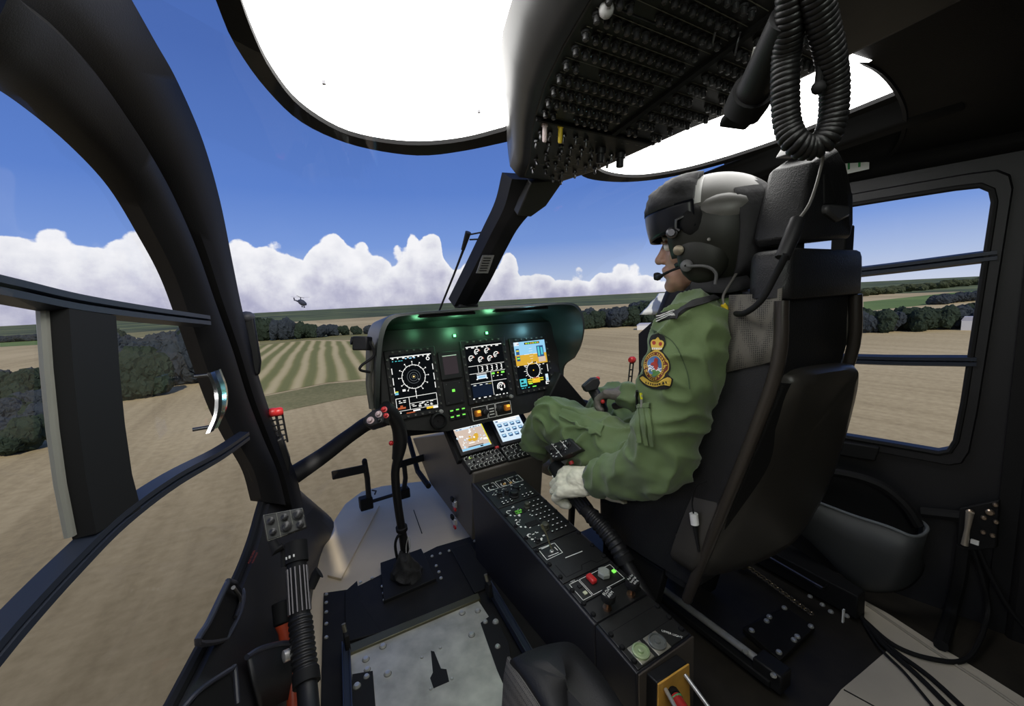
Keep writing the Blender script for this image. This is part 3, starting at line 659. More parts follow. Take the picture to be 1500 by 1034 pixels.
for r in range(11):
    y = .648-.029*r
    for side in (0, 1):
        x0 = oe(y, 1)+.022 if side == 0 else .678; x1 = .645 if side == 0 else oe(y, 2)-.02
        kmax = int((x1-x0)/.0185); gap = ro.choice((0, 0, 2, 3))
        sx0 = x0 if r % 3 else x0+(x1-x0)*.3
        fline(lines, OF, oloc(sx0, y-.0085), oloc(x1, y-.0085), .0010)
        for k in range(kmax):
            if gap and k in (gap, gap+1): continue
            x = x0+.008+k*.0185; p = V((x, y, oz(y)-.0045)); aa = OF.ab(p)
            frect(lines, OF, aa[0]-.005, aa[1]+.0078, aa[0]+.001, aa[1]+.0095); frect(lines, OF, aa[0]+.002, aa[1]+.0078, aa[0]+.005, aa[1]+.0095)
            if len(BKS) > 97:
                rest.lathe(p, (0, 0, -1), [(.0064, 0), (.0064, .003), (.0046, .0035), (.0044, .011), (.003, .0125)], 10); continue
            if not BKS: o = proto(bk, 'circuit_breaker', BRK, OH)
            else: o = copy(BKS[0], OH)
            BKS.append(o); o.location = p-ROOT[OH.name]; o.rotation_euler = (math.pi, 0, 0)
lines.build('engraving', DIMW, OH, smooth=False)
rest.build('circuit_breakers', BRK, OH)['kind'] = 'stuff'
tg = MB(); tg.lathe((0, 0, 0), (0, 0, 1), [(.0055, 0), (.0055, .004), (.003, .005), (.0022, .006), (.0032, .014), (.002, .016)], 10)
tg0 = None
for r in range(6):
    for k in range(9):
        y = .882-.035*r+ro.uniform(-.005, .005); x = oe(y, 1)+.028+k*.03+ro.uniform(-.004, .004)
        if x > oe(y, 2)-.02 or ro.random() < .25: continue
        p = V((x, y, oz(y)-.0045))
        if tg0 is None: tg0 = proto(tg, 'toggle_switch', DSTEEL, OH); o = tg0
        else: o = copy(tg0, OH)
        o.location = p-ROOT[OH.name]; o.rotation_euler = (math.pi+ro.uniform(-.4, .4), 0, 0)
lines = MB()
for k in range(40):
    y = .885-.2*ro.random(); x = oe(y, 1)+.02+ro.random()*(oe(y, 2)-oe(y, 1)-.04); aa = oloc(x, y); w = .003+.004*ro.random(); frect(lines, OF, aa[0]-w, aa[1], aa[0]+w, aa[1]+.0016)
lines.build('switch_engraving', DIMW, OH, smooth=False)
def olever(px_, py_, m, name, lab):
    c = oq(px_, py_, -.004); mb = MB(); mb.lathe(c, (0, .1, -1), [(.006, 0), (.006, .005), (.0045, .006), (.0045, .03), (.003, .033)], 12); plabel(mb.build(name, m, OH), lab)
olever(798, 178, mat('pale_pink', (.6, .5, .5), .3), 'guarded_lever', 'pale pink lever'); olever(821, 180, YEL, 'guarded_lever', 'yellow lever')
for q in ((909, 222), (880, 215)):
    c = oq(*q, -.003); mb = MB(); mb.lathe(c, (0, .1, -1), [(.012, 0), (.012, .012), (.009, .013), (.009, .03), (.007, .032)], 14); mb.build('rotary_knob', BLK, OH)
for w_ in ([oq(905, 8, -.004), oq(960, 30, -.004), oq(996, 41, -.004), oq(1004, 36, -.006)], [oq(1040, 55, -.004), oq(1043, 52, -.014), oq(1048, 30, -.014), oq(1052, 26, -.004)], [oq(1074, 68, -.004), oq(1077, 65, -.014), oq(1081, 46, -.014), oq(1085, 42, -.004)]):
    mb = MB(); mb.tube(w_, .0016, 8); mb.build('wire_guard', DSTEEL, OH)
mb = MB(); mb.ball(oq(888, 2, -.01), .010); mb.build('ball_lamp', mat('milk_plastic', (.5, .5, .5), .3), OH)

# centre post of the windscreen with its label and wiper
pl_ = [py(750, 262, .95), py(738, 305, 1.05), py(718, 345, 1.17), py(693, 395, 1.28), py(665, 449, 1.44)]
pr_ = [py(822, 266, .93), py(765, 325, 1.04), py(742, 362, 1.17), py(718, 410, 1.28), py(696, 449, 1.44)]
a = spline(pl_, 6); b = spline(pr_, 6)
mb = MB(); mb.rings([[p, p.lerp(q, .3)+V((0, -.012, -.004)), p.lerp(q, .38)+V((0, -.014, -.004)), q+V((0, -.006, 0)), q+V((0, .05, .03)), p+V((0, .05, .03))] for p, q in zip(a, b)])
post = struct(mb.build('trim_6', TRIM, None, 25))
mb = MB(); c = [py(778, 268, .92), py(828, 262, .91), py(800, 302, .97), py(778, 318, .99), py(758, 316, 1.0)]; mb.prism(c, (0, .02, .02)); mb.build('post_fairing', PANEL, post, bevel=.003)
mb = MB(); q = [py(706, 385, 1.235), py(722, 373, 1.225), py(727, 374, 1.225), py(713, 400, 1.26), py(697, 400, 1.27)]
fr = Fr(py(707, 390, 1.225), py(724, 362, 1.17)-py(700, 402, 1.255), V((-1, 0, 0)))
mb = MB(); q = [py(*k) for k in ((704, 372, 1.2), (721, 372, 1.2), (712, 398, 1.243), (695, 398, 1.243))]; mb.prism([p+V((0, -.014, -.006)) for p in q], (0, .003, .001)); mb.build('label_plate', mat('label_grey', (.20, .20, .20), .5), post)
mb = MB()
for k in range(6):
    t0 = .12+.14*k; mb.hexa([q[0].lerp(q[3], t0+d).lerp(q[1].lerp(q[2], t0+d), e)+V((0, -.0146, -.0063)) for d, e in ((0, .15), (0, .8), (.05, .8), (.05, .15))], [q[0].lerp(q[3], t0+d).lerp(q[1].lerp(q[2], t0+d), e)+V((0, -.014, -.006)) for d, e in ((0, .15), (0, .8), (.05, .8), (.05, .15))])
mb.build('label_lines', RUB, post, smooth=False)
mb = MB(); mb.box(py(687, 440, 1.43), (.05, .03, .05)); mb.box(py(683, 448, 1.44), (.08, .05, .014)); mb.build('post_foot', BLK, post, bevel=.004)
t = thing('windscreen_wiper', 'thin black wiper arm outside the windscreen beside the centre post', 'wiper', py(643, 456, 1.62))
mb = MB(); mb.tube([py(643, 456, 1.60), py(665, 402, 1.48), py(684, 352, 1.40)], [.004, .004, .005], 8); mb.build('arm', BLK, t)
mb = MB(); mb.tube([py(678, 366, 1.42), py(686, 340, 1.38)], [.007, .011], 10); mb.build('arm_head', BLK, t)
mb = MB(); mb.tube([py(686, 344, 1.38), py(712, 339, 1.34)], .003, 8); mb.tube([py(688, 351, 1.39), py(708, 350, 1.35)], .003, 8); mb.build('link', BLK, t)
mb = MB(); mb.cyl(py(707, 345, 1.36), py(713, 338, 1.33), .012, .012, 12); mb.build('pivot', BLK, t)
# ------------------------------------------------------------------ instrument panel and its hood
IP = V((.676, 1.40, .61)); INn = V((0, -1, .2)).normalized()
IF = Fr(IP, (1, 0, 0), (0, .2, 1))
XX = 0
ip = thing('instrument_panel', 'black instrument panel with three lit displays under a wide glare hood', 'instrument panel', (.676, 1.42, .6))
ia = lambda x, y: IF.px(x, y)
rim = spline([py(a, b, c) for a, b, c in ((555, 612, 1.30), (556, 570, 1.27), (559, 510, 1.27), (566, 480, 1.27), (578, 467, 1.27), (600, 463, 1.27), (650, 459, 1.27), (700, 455, 1.27), (765, 451, 1.27), (825, 447, 1.27), (844, 453, 1.27), (852, 472, 1.27), (851, 497, 1.28), (843, 520, 1.33), (824, 536, 1.405), (822, 562, 1.405))], 4)
bk_ = []
c0 = V((.676, 1.27, .80))
for p in rim:
    q = V((.676+(p.x-.676)*.955, 0, .80+(p.z-.80)*(.80 if p.z > .80 else .93))); q.y = 1.40+.2*(q.z-.61)+.012; bk_.append(q)
out_ = [V((p.x+(.012 if p.x > .676 else -.012), p.y, p.z+.010)) if p.z > .75 else V((p.x+(.012 if p.x > .676 else -.012), p.y, p.z)) for p in rim]
ob_ = [V((q.x+(.014 if q.x > .676 else -.014), q.y+.05, q.z+.02)) for q in bk_]
n = len(rim)
mb = MB(); mb.rings([[bk_[i], rim[i].lerp(bk_[i], .05), rim[i]+V((0, -.006, .003)), out_[i]+V((0, -.002, 0)), out_[i]+V((0, .02, 0)), ob_[i]] for i in range(n)], True)
mb.poly([q+V((0, .02, 0)) for q in bk_]); mb.rings([[q for q in bk_], [q+V((0, .02, 0)) for q in bk_]], False)
mb.build('hood', mat('hood_green_black', (.020, .026, .023), .38), ip, 50)
mb = MB(); mb.box(py(650, 461, 1.33)+V((0, .0, .004)), (.20, .09, .008), (1, 0, 0), (0, 1, .1)); mb.build('hood_cover', TRIM, ip, bevel=.003)
mb = MB(); mb.box(py(757, 453, 1.33)+V((0, .0, .003)), (.23, .09, .008), (1, 0, 0), (0, 1, .1)); mb.build('hood_cover', TRIM, ip, bevel=.003)
mb = MB(); P = [ia(*q) for q in ((558, 484), (815, 470), (826, 590), (792, 592), (776, 604), (655, 632), (590, 630), (558, 615))]; mb.prism([IF.P(a, b, -.02) for a, b in P], INn*.02); mb.build('panel_face', PANEL, ip, bevel=.002)

def screen(tl, tr, br, bl, mode, name='display', par=ip, F=None, label=None, bez=.016, keys=True, basis=None):
    F = F or IF
    c = [V(F.px(*q)) for q in (tl, tr, br, bl)]
    ctr = sum(c, V((0, 0)))/4; w = ((c[1]-c[0]).length+(c[2]-c[3]).length)/2; h = ((c[3]-c[0]).length+(c[2]-c[1]).length)/2
    u = (c[1]-c[0]+c[2]-c[3]).normalized()
    f = Fr(F.P(ctr.x, ctr.y), F.u*u.x+F.v*u.y, F.v)
    bx = MB(); bx.box(f.P(0, 0, .004), (w+2*bez, h+2*bez*1.15, .012), f.u, f.v, f.n); o = bx.build(name, BLK, par, bevel=.003)
    if label: plabel(o, label)
    g = Fr(f.P(-w/2, -h/2, .0105), f.u, f.v)   # screen coordinates from the lower left corner
    mats = [E_D, E_W, E_G, E_C, E_A, E_B, E_O, E_R, E_SKY, E_N, E_TAN, E_DG, E_Y, E_DB]
    m = MB(); m.mi(0); frect(m, g, 0, 0, w, h, 0)
    S = lambda k: m.mi(k)
    X = lambda a: a*w
    Y = lambda b: b*h
    re = lambda k, a, b, c_, d, z=.0004: (m.mi(k), frect(m, g, X(a), Y(b), X(c_), Y(d), z))
    li = lambda k, a, b, c_, d, t=.0012, z=.0008: (m.mi(k), fline(m, g, (X(a), Y(b)), (X(c_), Y(d)), t, z))
    ri = lambda k, a, b, r0, r1, t0=0, t1=2*math.pi, z=.0009: (m.mi(k), fring(m, g, X(a), Y(b), X(r0), X(r1), z, t0, t1))
    di = lambda k, a, b, r, z=.001: (m.mi(k), fdisc(m, g, X(a), Y(b), X(r), z))
    rr = random.Random(len(name)+mode)
    def dashes(k, a0, b0, n_, da, wmax=.06, hh=.012):
        for i in range(n_):
            ww = rr.uniform(.4, 1)*wmax; re(k, a0+da*i, b0, a0+da*i+ww, b0+hh, .001)
    if mode == 0:      # rose display
        li(1, .02, .955, .98, .955, .003); dashes(1, .05, .925, 8, .12, .07, .02); dashes(5, .35, .91, 3, .1, .09, .018); dashes(3, .05, .885, 4, .07, .06, .012)
        for a in (.02, .985):
            for b0, b1 in ((.36, .46), (.5, .62), (.68, .78)): li(1, a, b0, a, b1, .0028)
        for q in (.05, .1, .155): ri(11, .5, .60, q-.006, q+.004)
        ri(1, .5, .60, .268, .282); ri(0, .5, .60, 0, .26, z=.0005)
        for k in range(24):
            t = k*math.pi/12; r0, r1 = (.285, .325) if k % 2 == 0 else (.25, .27); ca, sa = math.cos(t), math.sin(t)
            m.mi(1); fline(m, g, (X(.5+r0*ca), Y(.6)+X(r0*sa)), (X(.5+r1*ca), Y(.6)+X(r1*sa)), .0016, .001)
            if k % 2 == 0: m.mi(1); frect(m, g, X(.5+.35*ca)-.002, Y(.6)+X(.35*sa)-.002, X(.5+.35*ca)+.002, Y(.6)+X(.35*sa)+.002, .001)
        di(4, .5, .6, .022); di(1, .5, .6, .012, .0015); di(1, .61, .545, .010)
        ri(1, .89, .88, .025, .045); di(1, .89, .93, .018)
        li(1, .5, .23, .5, .37, .002); re(1, .20, .375, .27, .41)
        for k, b in ((12, .375), (3, .355), (5, .335)): re(k, .02, b, .10, b+.017)
        li(1, .02, .27, .98, .27, .0018); li(1, .02, .06, .02, .27, .0018); li(1, .98, .06, .98, .27, .0018); li(1, .02, .06, .98, .06, .0014); li(1, .32, .06, .32, .27, .0018); li(1, .32, .16, .98, .16, .0014)
        re(7, .04, .09, .22, .12); re(7, .10, .12, .16, .15); dashes(1, .08, .22, 2, .1, .08); dashes(1, .08, .19, 2, .1, .08); dashes(1, .36, .125, 3, .18, .10); dashes(1, .38, .10, 4, .14, .10); dashes(1, .52, .08, 3, .14, .12); dashes(1, .6, .14, 2, .2, .1)
        re(7, .22, .0, .42, .018); dashes(1, .02, .02, 1, .1, .14, .02); re(1, .38, .02, .55, .045); re(4, .70, .02, .86, .055); re(1, .86, .012, .98, .05)
    elif mode == 1:    # engine page
        li(1, .02, .955, .98, .955, .003); dashes(1, .03, .925, 7, .13, .08, .018)
        for a, b in ((.13, .74), (.30, .85), (.57, .85), (.80, .76), (.37, .70), (.62, .70)):
            ri(1, a, b, .058, .078, .3, 4.2); ri(1, a, b, .030, .045, 2.5, 4.9); li(1, a-.01, b, a+.06, b+.03, .003); ri(7, a, b, .06, .085, .2, .9)
        for a0, b0, a1, b1 in ((.02, .6, .98, .6), (.02, .46, .98, .46), (.02, .28, .98, .28), (.26, .46, .26, .6), (.58, .28, .58, .46), (.58, .02, .58, .28)): li(1, a0, b0, a1, b1, .0016)
        for k in range(5):
            a = .35+.13*k; ri(1, a, .555, .022, .036, -1.5, 1.8); ri(1, a, .505, .022, .036, -2.2, 1.4); li(1, a+.035, .58, a+.03, .48, .002)
        re(8, .20, .35, .46, .42); re(5, .24, .37, .42, .40, .001); re(1, .18, .34, .22, .36); re(1, .44, .34, .48, .36); li(1, .2, .44, .46, .44, .002)
        re(2, .60, .40, .68, .435); re(2, .86, .40, .95, .435); di(12, .77, .42, .02); dashes(1, .62, .36, 3, .11, .06)
        re(13, .04, .03, .56, .26); dashes(1, .08, .24, 3, .16, .1); re(12, .47, .235, .55, .25)
        ri(1, .80, .15, .085, .11, -.5, 3.6); ri(1, .80, .15, .05, .068, 1.5, 4.8); li(1, .8, .15, .86, .22, .003); ri(7, .8, .15, .09, .115, .3, .8); di(1, .8, .10, .03)
        dashes(1, .62, .0, 4, .1, .08, .018); dashes(1, .02, .0, 4, .14, .08, .018)
    elif mode == 2:    # attitude page
        re(5, 0, .72, 1, 1); re(6, 0, .50, 1, .72); re(8, 0, .92, .16, 1, .0006)
        re(0, .33, .93, .82, .975, .001)
        for k in range(6): re((12, 2, 4)[k % 3], .36+.075*k, .942, .42+.075*k, .962, .0015)
        re(9, .04, .60, .14, .86, .0008); re(9, .70, .64, .92, .88, .0008); re(3, .73, .66, .79, .86, .001); re(3, .83, .68, .89, .84, .001); re(4, .05, .70, .13, .73, .001); re(12, .05, .80, .13, .83, .001)
        re(10, .72, .53, .95, .64, .0008); re(2, .05, .64, .13, .67, .001)
        for k in range(5): li(1, .46-.02*(k % 2), .62+.055*k, .54+.02*(k % 2), .62+.055*k, .0012, .0012)
        li(1, .28, .72, .44, .72, .0018, .0012); li(1, .56, .72, .70, .72, .0018, .0012); ri(1, .10, .955, .03, .05, .5, 4); re(7, .11, .95, .16, .965, .001); re(0, .5, .52, .62, .55, .001); dashes(4, .50, .525, 2, .06, .045, .015)
        m.mi(1); fring(m, g, X(.5), Y(.37), X(.20), X(.215), .0009)
        for k in range(24):
            t = k*math.pi/12; r1 = .30 if k % 2 == 0 else .25; m.mi(1); fline(m, g, (X(.5+.225*math.cos(t)), Y(.37)+X(.225*math.sin(t))*.85), (X(.5+r1*math.cos(t)), Y(.37)+X(r1*math.sin(t))*.85), .002, .001)
        di(4, .5, .37, .018); li(1, .97, .30, .97, .46, .003); dashes(1, .02, .48, 2, .2, .1, .014); dashes(1, .70, .47, 2, .12, .08, .014)
        re(3, .03, .06, .24, .22); re(0, .06, .09, .21, .12, .001); re(0, .06, .15, .14, .19, .001); re(12, .27, .13, .78, .155); re(12, .27, .175, .78, .195); re(4, .42, .10, .66, .20, .001); re(7, .46, .19, .62, .215, .0012); re(2, .30, .085, .42, .10); re(12, .28, .10, .40, .12, .001)
        re(8, .86, .10, .95, .25); re(5, .875, .12, .935, .17, .001); re(1, .84, .03, .98, .09); re(0, .87, .045, .95, .075, .001); dashes(3, .05, .02, 3, .1, .08); re(2, .40, .02, .52, .04)
    elif mode == 3:    # map page on the tilted display
        re(10, 0, 0, 1, 1); re(1, 0, .93, 1, 1, .0006); re(8, .05, .86, .95, .93, .0006)
        for k in range(60):
            a, b, r = rr.random(), .1+.74*rr.random(), rr.uniform(.02, .07); m.mi((8, 1, 10, 10)[k % 4]); fdisc(m, g, X(a), Y(b), X(r*.6), .0005+.00001*k, 9)
        for k in range(14): m.mi(6); fdisc(m, g, X(.52+rr.uniform(-.16, .14)), Y(.48+rr.uniform(-.12, .1)), X(rr.uniform(.02, .07)), .0012+.00001*k, 9)
        di(1, .55, .46, .035, .002); dashes(9, .06, .88, 2, .12, .1, .03); dashes(0, .56, .88, 4, .1, .07, .03); re(1, .30, .24, .50, .28, .002); re(5, 0, 0, 1, .09, .002); re(0, .22, .10, .75, .13, .0025); dashes(9, .05, .03, 5, .18, .12, .03); re(0, .62, .02, .72, .07, .003); re(1, .82, .26, .95, .34, .002)
        re(12, .965, 0, 1, 1, .003)
    elif mode == 4:    # menu page of blue tiles
        re(8, 0, 0, 1, 1); re(5, 0, 0, 1, .12, .0003); re(1, 0, .93, 1, 1, .0006); re(1, .1, .84, .85, .91, .0006); dashes(9, .06, .85, 1, .2, .12, .05)
        for r_ in range(3):
            for k in range(4):
                a, b = .07+.235*k, .18+.225*r_; re(9, a, b, a+.15, b+.13, .0008); re(5, a+.02, b+.05, a+.13, b+.11, .001); li(1, a+.03, b+.045, a+.12, b+.09, .0015, .0014); re(0, a+.02, b-.015, a+.13, b-.002, .0012)
    m.build('screen', mats, o, smooth=False)
    if keys:
        KG = bpy.data.materials.get('key_grey') or mat('key_grey', (.035, .035, .034), .4)
        for hor, (sx_, sy_) in ((1, (.0095, .0075)), (0, (.0075, .0095))):
            ps = [(-w/2+w*(k+.5)/6, b) for k in range(6) for b in (h/2+bez*.62, -h/2-bez*.62)] if hor else [(a, -h/2+h*(k+.5)/7) for k in range(7) for a in (w/2+bez*.55, -w/2-bez*.55)]
            kb = MB(); kb.box(f.P(*ps[0], .011), (sx_, sy_, .006), f.u, f.v, f.n); k0 = kb.build('bezel_key', KG, o, bevel=.001)
            for q in ps[1:]: copy(k0, o, f.P(*q)-f.P(*ps[0]))
        lb = MB()
        for k in range(6):
            a = -w/2+w*(k+.5)/6
            for b in (h/2+bez*.62, -h/2-bez*.62): frect(lb, f, a-.0022, b-.0012, a+.0022, b+.0012, .0143)
        for k in range(7):
            b = -h/2+h*(k+.5)/7
            for a in (w/2+bez*.55, -w/2-bez*.55): frect(lb, f, a-.002, b-.001, a+.002, b+.001, .0143)
        lb.build('key_marks', DIMW, o, smooth=False)
        mk = MB(); fknob(mk, f, w/2+bez*.3, -h/2-bez*.9, .0075, .012, .008); mk.build('dimmer_knob', mat('knob_grey', (.2, .2, .19), .4), o)
    return o
screen((568, 522), (631, 514), (641, 598), (581, 608), 0, label='left display with a round compass rose')
screen((679, 507), (735, 499), (742, 577), (690, 585), 1, label='middle display with round engine gauges')
screen((750, 503), (795, 497), (805, 564), (760, 571), 2, label='right display with blue sky and ochre ground')
# small standby screen and its block
c = [ia(*q) for q in ((647, 525), (666, 522), (670, 545), (650, 548))]
mb = MB(); fbox(mb, IF, sum(p[0] for p in c)/4, sum(p[1] for p in c)/4, .085, .105, .012); sb = mb.build('standby_screen', BLK, ip, bevel=.003)
a0, b0 = sum(p[0] for p in c)/4, sum(p[1] for p in c)/4
mb = MB(); frect(mb, IF, a0-.028, b0-.034, a0+.028, b0+.034, .0126); mb.build('screen', emat('standby_grey', (.040, .032, .036), 1), sb, smooth=False)
mb = MB(); frect(mb, IF, a0-.028, b0+.034, a0+.028, b0+.037, .0128); mb.build('light_edge', IVORY, sb, smooth=False)
# annunciator block and green legends
a1, b1 = ia(664, 575); mb = MB(); fbox(mb, IF, a1, b1, .075, .085, .008); an = mb.build('annunciator', BLK, ip, bevel=.002)
mb = MB(); fbox(mb, IF, *ia(663, 572), .010, .010, .004, .008); mb.build('lit_key', E_G, an)
mb = MB()
for dx in (-.026, .026):
    for dy in (-.034, .034): fdisc(mb, IF, a1+dx, b1+dy, .0025, .0085, 10)
mb.build('screws', DSTEEL, an, smooth=False)
for px_, py_ in ((665, 492), (712, 488)):
    mb = MB(); fbox(mb, IF, *ia(px_, py_), .013, .013, .006); b_ = mb.build('lit_indicator', BLK, ip, bevel=.001)
    mb = MB(); p = IF.P(*ia(px_, py_), .0065); mb.box(p, (.009, .009, .002), IF.u, IF.v, IF.n); mb.build('lens', E_GD, b_)
for i, (px_, py_) in enumerate(((661, 603), (669.5, 601), (678, 599.5), (662, 612), (670.5, 610), (679, 608))):
    mb = MB(); fbox(mb, IF, *ia(px_, py_), .019, .017, .006); o = mb.build('lit_key', BLK, ip, bevel=.0015)
    mb = MB(); a, b = ia(px_, py_); frect(mb, IF, a-.006, b+.001, a+.006, b+.0055, .0063); mb.build('legend', E_G, o, smooth=False)
# engine switch plate with two amber guarded selectors
a0, b0 = ia(687, 604); a1, b1 = ia(750, 594)
q = [ia(*k) for k in ((686, 602), (749, 588), (752, 600), (690, 615))]
sp = MB(); sp.prism([IF.P(a, b, 0) for a, b in [(q[0][0]-.004, q[0][1]), (q[1][0]+.004, q[1][1]), (q[2][0]+.004, q[2][1]-.006), (q[3][0], q[3][1]-.006)]], IF.n*.004); so = sp.build('engine_switch_plate', PANEL, ip)
mb = MB()
cx = sum(k[0] for k in q)/4; cy = sum(k[1] for k in q)/4
for x0, x1 in ((cx-.085, cx-.022), (cx-.018, cx+.014), (cx+.018, cx+.085)):
    for a, b in (((x0, cy-.026), (x1, cy-.026)), ((x0, cy+.024), (x1, cy+.024)), ((x0, cy-.026), (x0, cy+.024)), ((x1, cy-.026), (x1, cy+.024))): fline(mb, IF, a, b, .0016, .0045)
for k in range(3): frect(mb, IF, cx-.012, cy-.016+.011*k, cx+.008, cy-.013+.011*k, .0045)
mb.build('engraving', IVORY, so, smooth=False)
for x0, cc in ((cx-.066, 1), (cx+.062, 1)):
    mb = MB(); fbox(mb, IF, x0, cy, .022, .024, .018, .004); g = mb.build('guard', mat('amber_guard', (.65, .20, .02), .4), so, bevel=.003)
    mb = MB(); fbox(mb, IF, x0+.002, cy+.007, .013, .010, .006, .020); mb.build('amber_light', emat('amber_light', (1, .55, .06), 1.2), g, bevel=.002)
for x0 in (cx-.035, cx+.030):
    mb = MB(); fknob(mb, IF, x0, cy, .012, .020, .004); mb.build('rotary_knob', BLK, so)
# vents and lower pieces
for px_, py_ in ((641, 616), (790, 598)):
    a, b = ia(px_, py_); mb = MB(); mb.lathe(IF.P(a, b, -.002), IF.n, [(.030, 0), (.030, .02), (.024, .024), (.020, .012), (.004, .012), (.004, .018)], 20); mb.build('air_vent', RUB, ip)
mb = MB(); mb.hexa([py(822, 545, 1.34), py(866, 598, 1.34), py(862, 612, 1.34), py(800, 590, 1.36)], [py(822, 545, 1.34)+V((0, .05, 0)), py(866, 598, 1.34)+V((.01, .05, 0)), py(862, 612, 1.34)+V((0, .05, 0)), py(800, 590, 1.36)+V((0, .05, 0))]); mb.build('support_arm', TRIM, ip, bevel=.006)
mb = MB(); mb.hexa([py(575, 618, 1.42), py(655, 622, 1.40), py(655, 632, 1.42), py(590, 640, 1.46)], [py(575, 618, 1.5), py(655, 622, 1.5), py(655, 632, 1.55), py(590, 640, 1.55)]); mb.build('lower_edge', RUB, ip, bevel=.004)
# green glow of the hood lights
for px_, py_, e in ((610, 478, .10), (665, 476, .30), (712, 472, .16)):
    c = IF.P(*ia(px_, py_+9), .045); lamp('hood_lamp', 'POINT', c, e, (.30, 1, .50), shadow_soft_size=.02)
c = IF.P(*ia(772, 482), .045); lamp('hood_lamp', 'POINT', c, .26, (.35, .85, 1), shadow_soft_size=.02)
# camera on a stalk left of the panel
t = thing('stalk_camera', 'small black camera box on a stalk at the left end of the instrument hood', 'camera', py(545, 600, 1.30))
mb = MB(); mb.box(py(531, 503, 1.30), (.045, .05, .042), CR, _fw); mb.build('body', BLK, t, bevel=.004)
mb = MB(); mb.cyl(py(522, 500, 1.30), py(514, 499, 1.30), .012, .012, 14); mb.build('lens_barrel', RUB, t)
mb = MB(); mb.tube(spline([py(538, 495, 1.31), py(545, 510, 1.31), py(543, 535, 1.31), py(540, 560, 1.31), py(545, 598, 1.31)], 5), [.009]*21, 8); mb.build('stalk', mat('stalk_grey', (.09, .09, .075), .4), t)
mb = MB(); mb.tube(spline([py(541, 500, 1.29), py(548, 520, 1.28), py(530, 535, 1.28), py(528, 542, 1.28), py(542, 545, 1.29)], 6), .004, 8); mb.build('cable', RUB, t)
mb = MB(); mb.hexa([py(a, b, 1.29) for a, b in ((548, 510), (556, 512), (556, 600), (549, 600))], [py(a, b, 1.33) for a, b in ((548, 510), (556, 512), (556, 600), (549, 600))]); mb.build('bracket', BLK, t, bevel=.003)
# ------------------------------------------------------------------ centre console
HPX = 0
cs = thing('center_console', 'long black centre console of radio panels and knobs between the two seats', 'console', (.68, .9, 0))
TZ = lambda y: .2+.159*(y-.55)
x0, x1 = .584, .769
mb = MB()
def slab(xa, xb, ya, yb, zf, t0=None): 
    mb.hexa([V((xa, ya, 0)), V((xb, ya, 0)), V((xb, yb, 0)), V((xa, yb, 0))], [V((xa, ya, zf(ya))), V((xb, ya, zf(ya))), V((xb, yb, zf(yb))), V((xa, yb, zf(yb)))])
slab(x0, x1, .68, 1.36, TZ); mb.build('wall', WALLM, cs, bevel=.004)
mb = MB(); slab(x0+.001, x1-.001, .55, .678, lambda y: TZ(y)); mb.build('rear_housing', WALLM, cs, bevel=.003)
mb = MB(); mb.hexa([V((x0+.002, .549, .0)), V((x1, .549, .0)), V((x1, .549, .2)), V((x0+.002, .549, .2))], [V((x0+.002, .545, .0)), V((x1, .545, .0)), V((x1, .545, .2)), V((x0+.002, .545, .2))]); mb.build('rear_plate', mat('rear_plate_brown', (.10, .085, .075), .45, .3), cs, bevel=.002)
# forward pedestal with its tall left face
fa = [pxx(a, b, x0) for a, b in ((604, 642), (655, 634), (693, 694), (692, 792), (630, 708))]
mb = MB(); mb.prism(fa, (.32, 0, 0)); mb.build('pedestal', mat('pedestal_brown', (.075, .066, .055), .4, nz=.1, nscale=8), cs, bevel=.006)
mb = MB(); mb.tube([pxx(598, 640, x0-.005), pxx(612, 690, x0-.005), pxx(628, 712, x0-.005)], .014, 8); mb.build('pedestal_edge', RUB, cs)
for a, b in ((668, 737), (668, 763)):
    c = pxx(a, b, x0); mb = MB(); mb.box(c+V((-.006, 0, 0)), (.012, .03, .03)); s_ = mb.build('latch', STEEL, cs, bevel=.003)
    mb = MB(); mb.box(c+V((-.012, -.012, -.018)), (.008, .02, .012)); mb.build('red_tab', RED, s_, bevel=.002)
    mb = MB(); mb.box(c+V((-.012, .008, .018)), (.012, .025, .02)); mb.build('lever', RUB, s_, bevel=.004)
CF = Fr((.676, .9, TZ(.9)), (1, 0, 0), (0, 1, .159))
cc = lambda a, b: CF.px(a, b)
def cpanel(name, pts, m=PANEL, d=.004, label=None):
    mb = MB(); mb.prism([CF.P(*p, 0) for p in pts], CF.n*d); o = mb.build(name, m, cs, bevel=.0015)
    if label: plabel(o, label)
    return o
X0, X1 = x0+.008-.676, x1-.008-.676
yy = lambda y: (y-.9)*math.sqrt(1+.159**2)
def unit(name, ya, yb, d=.004, label=None): return cpanel(name, [(X0, yy(ya)), (X1, yy(ya)), (X1, yy(yb)), (X0, yy(yb))], PANEL, d, label)
u1 = unit('rear_unit', .553, .676)
u1b = unit('pull_knob_unit', .680, .734)
u2 = unit('float_unit', .738, .806)
u3 = unit('stowage_lid', .810, .952)
u4 = unit('radio_unit', .957, 1.160)
u5 = unit('radio_unit', 1.165, 1.325)
fy3 = lambda y: yy(.81+(y-.756)*1.373)
fy4 = lambda y: yy(.96+(y-.862)*1.266)
fy5 = lambda y: yy(1.165+(y-1.024)*.80)
fy2 = lambda y: yy(.74+(y-.684)*.97)
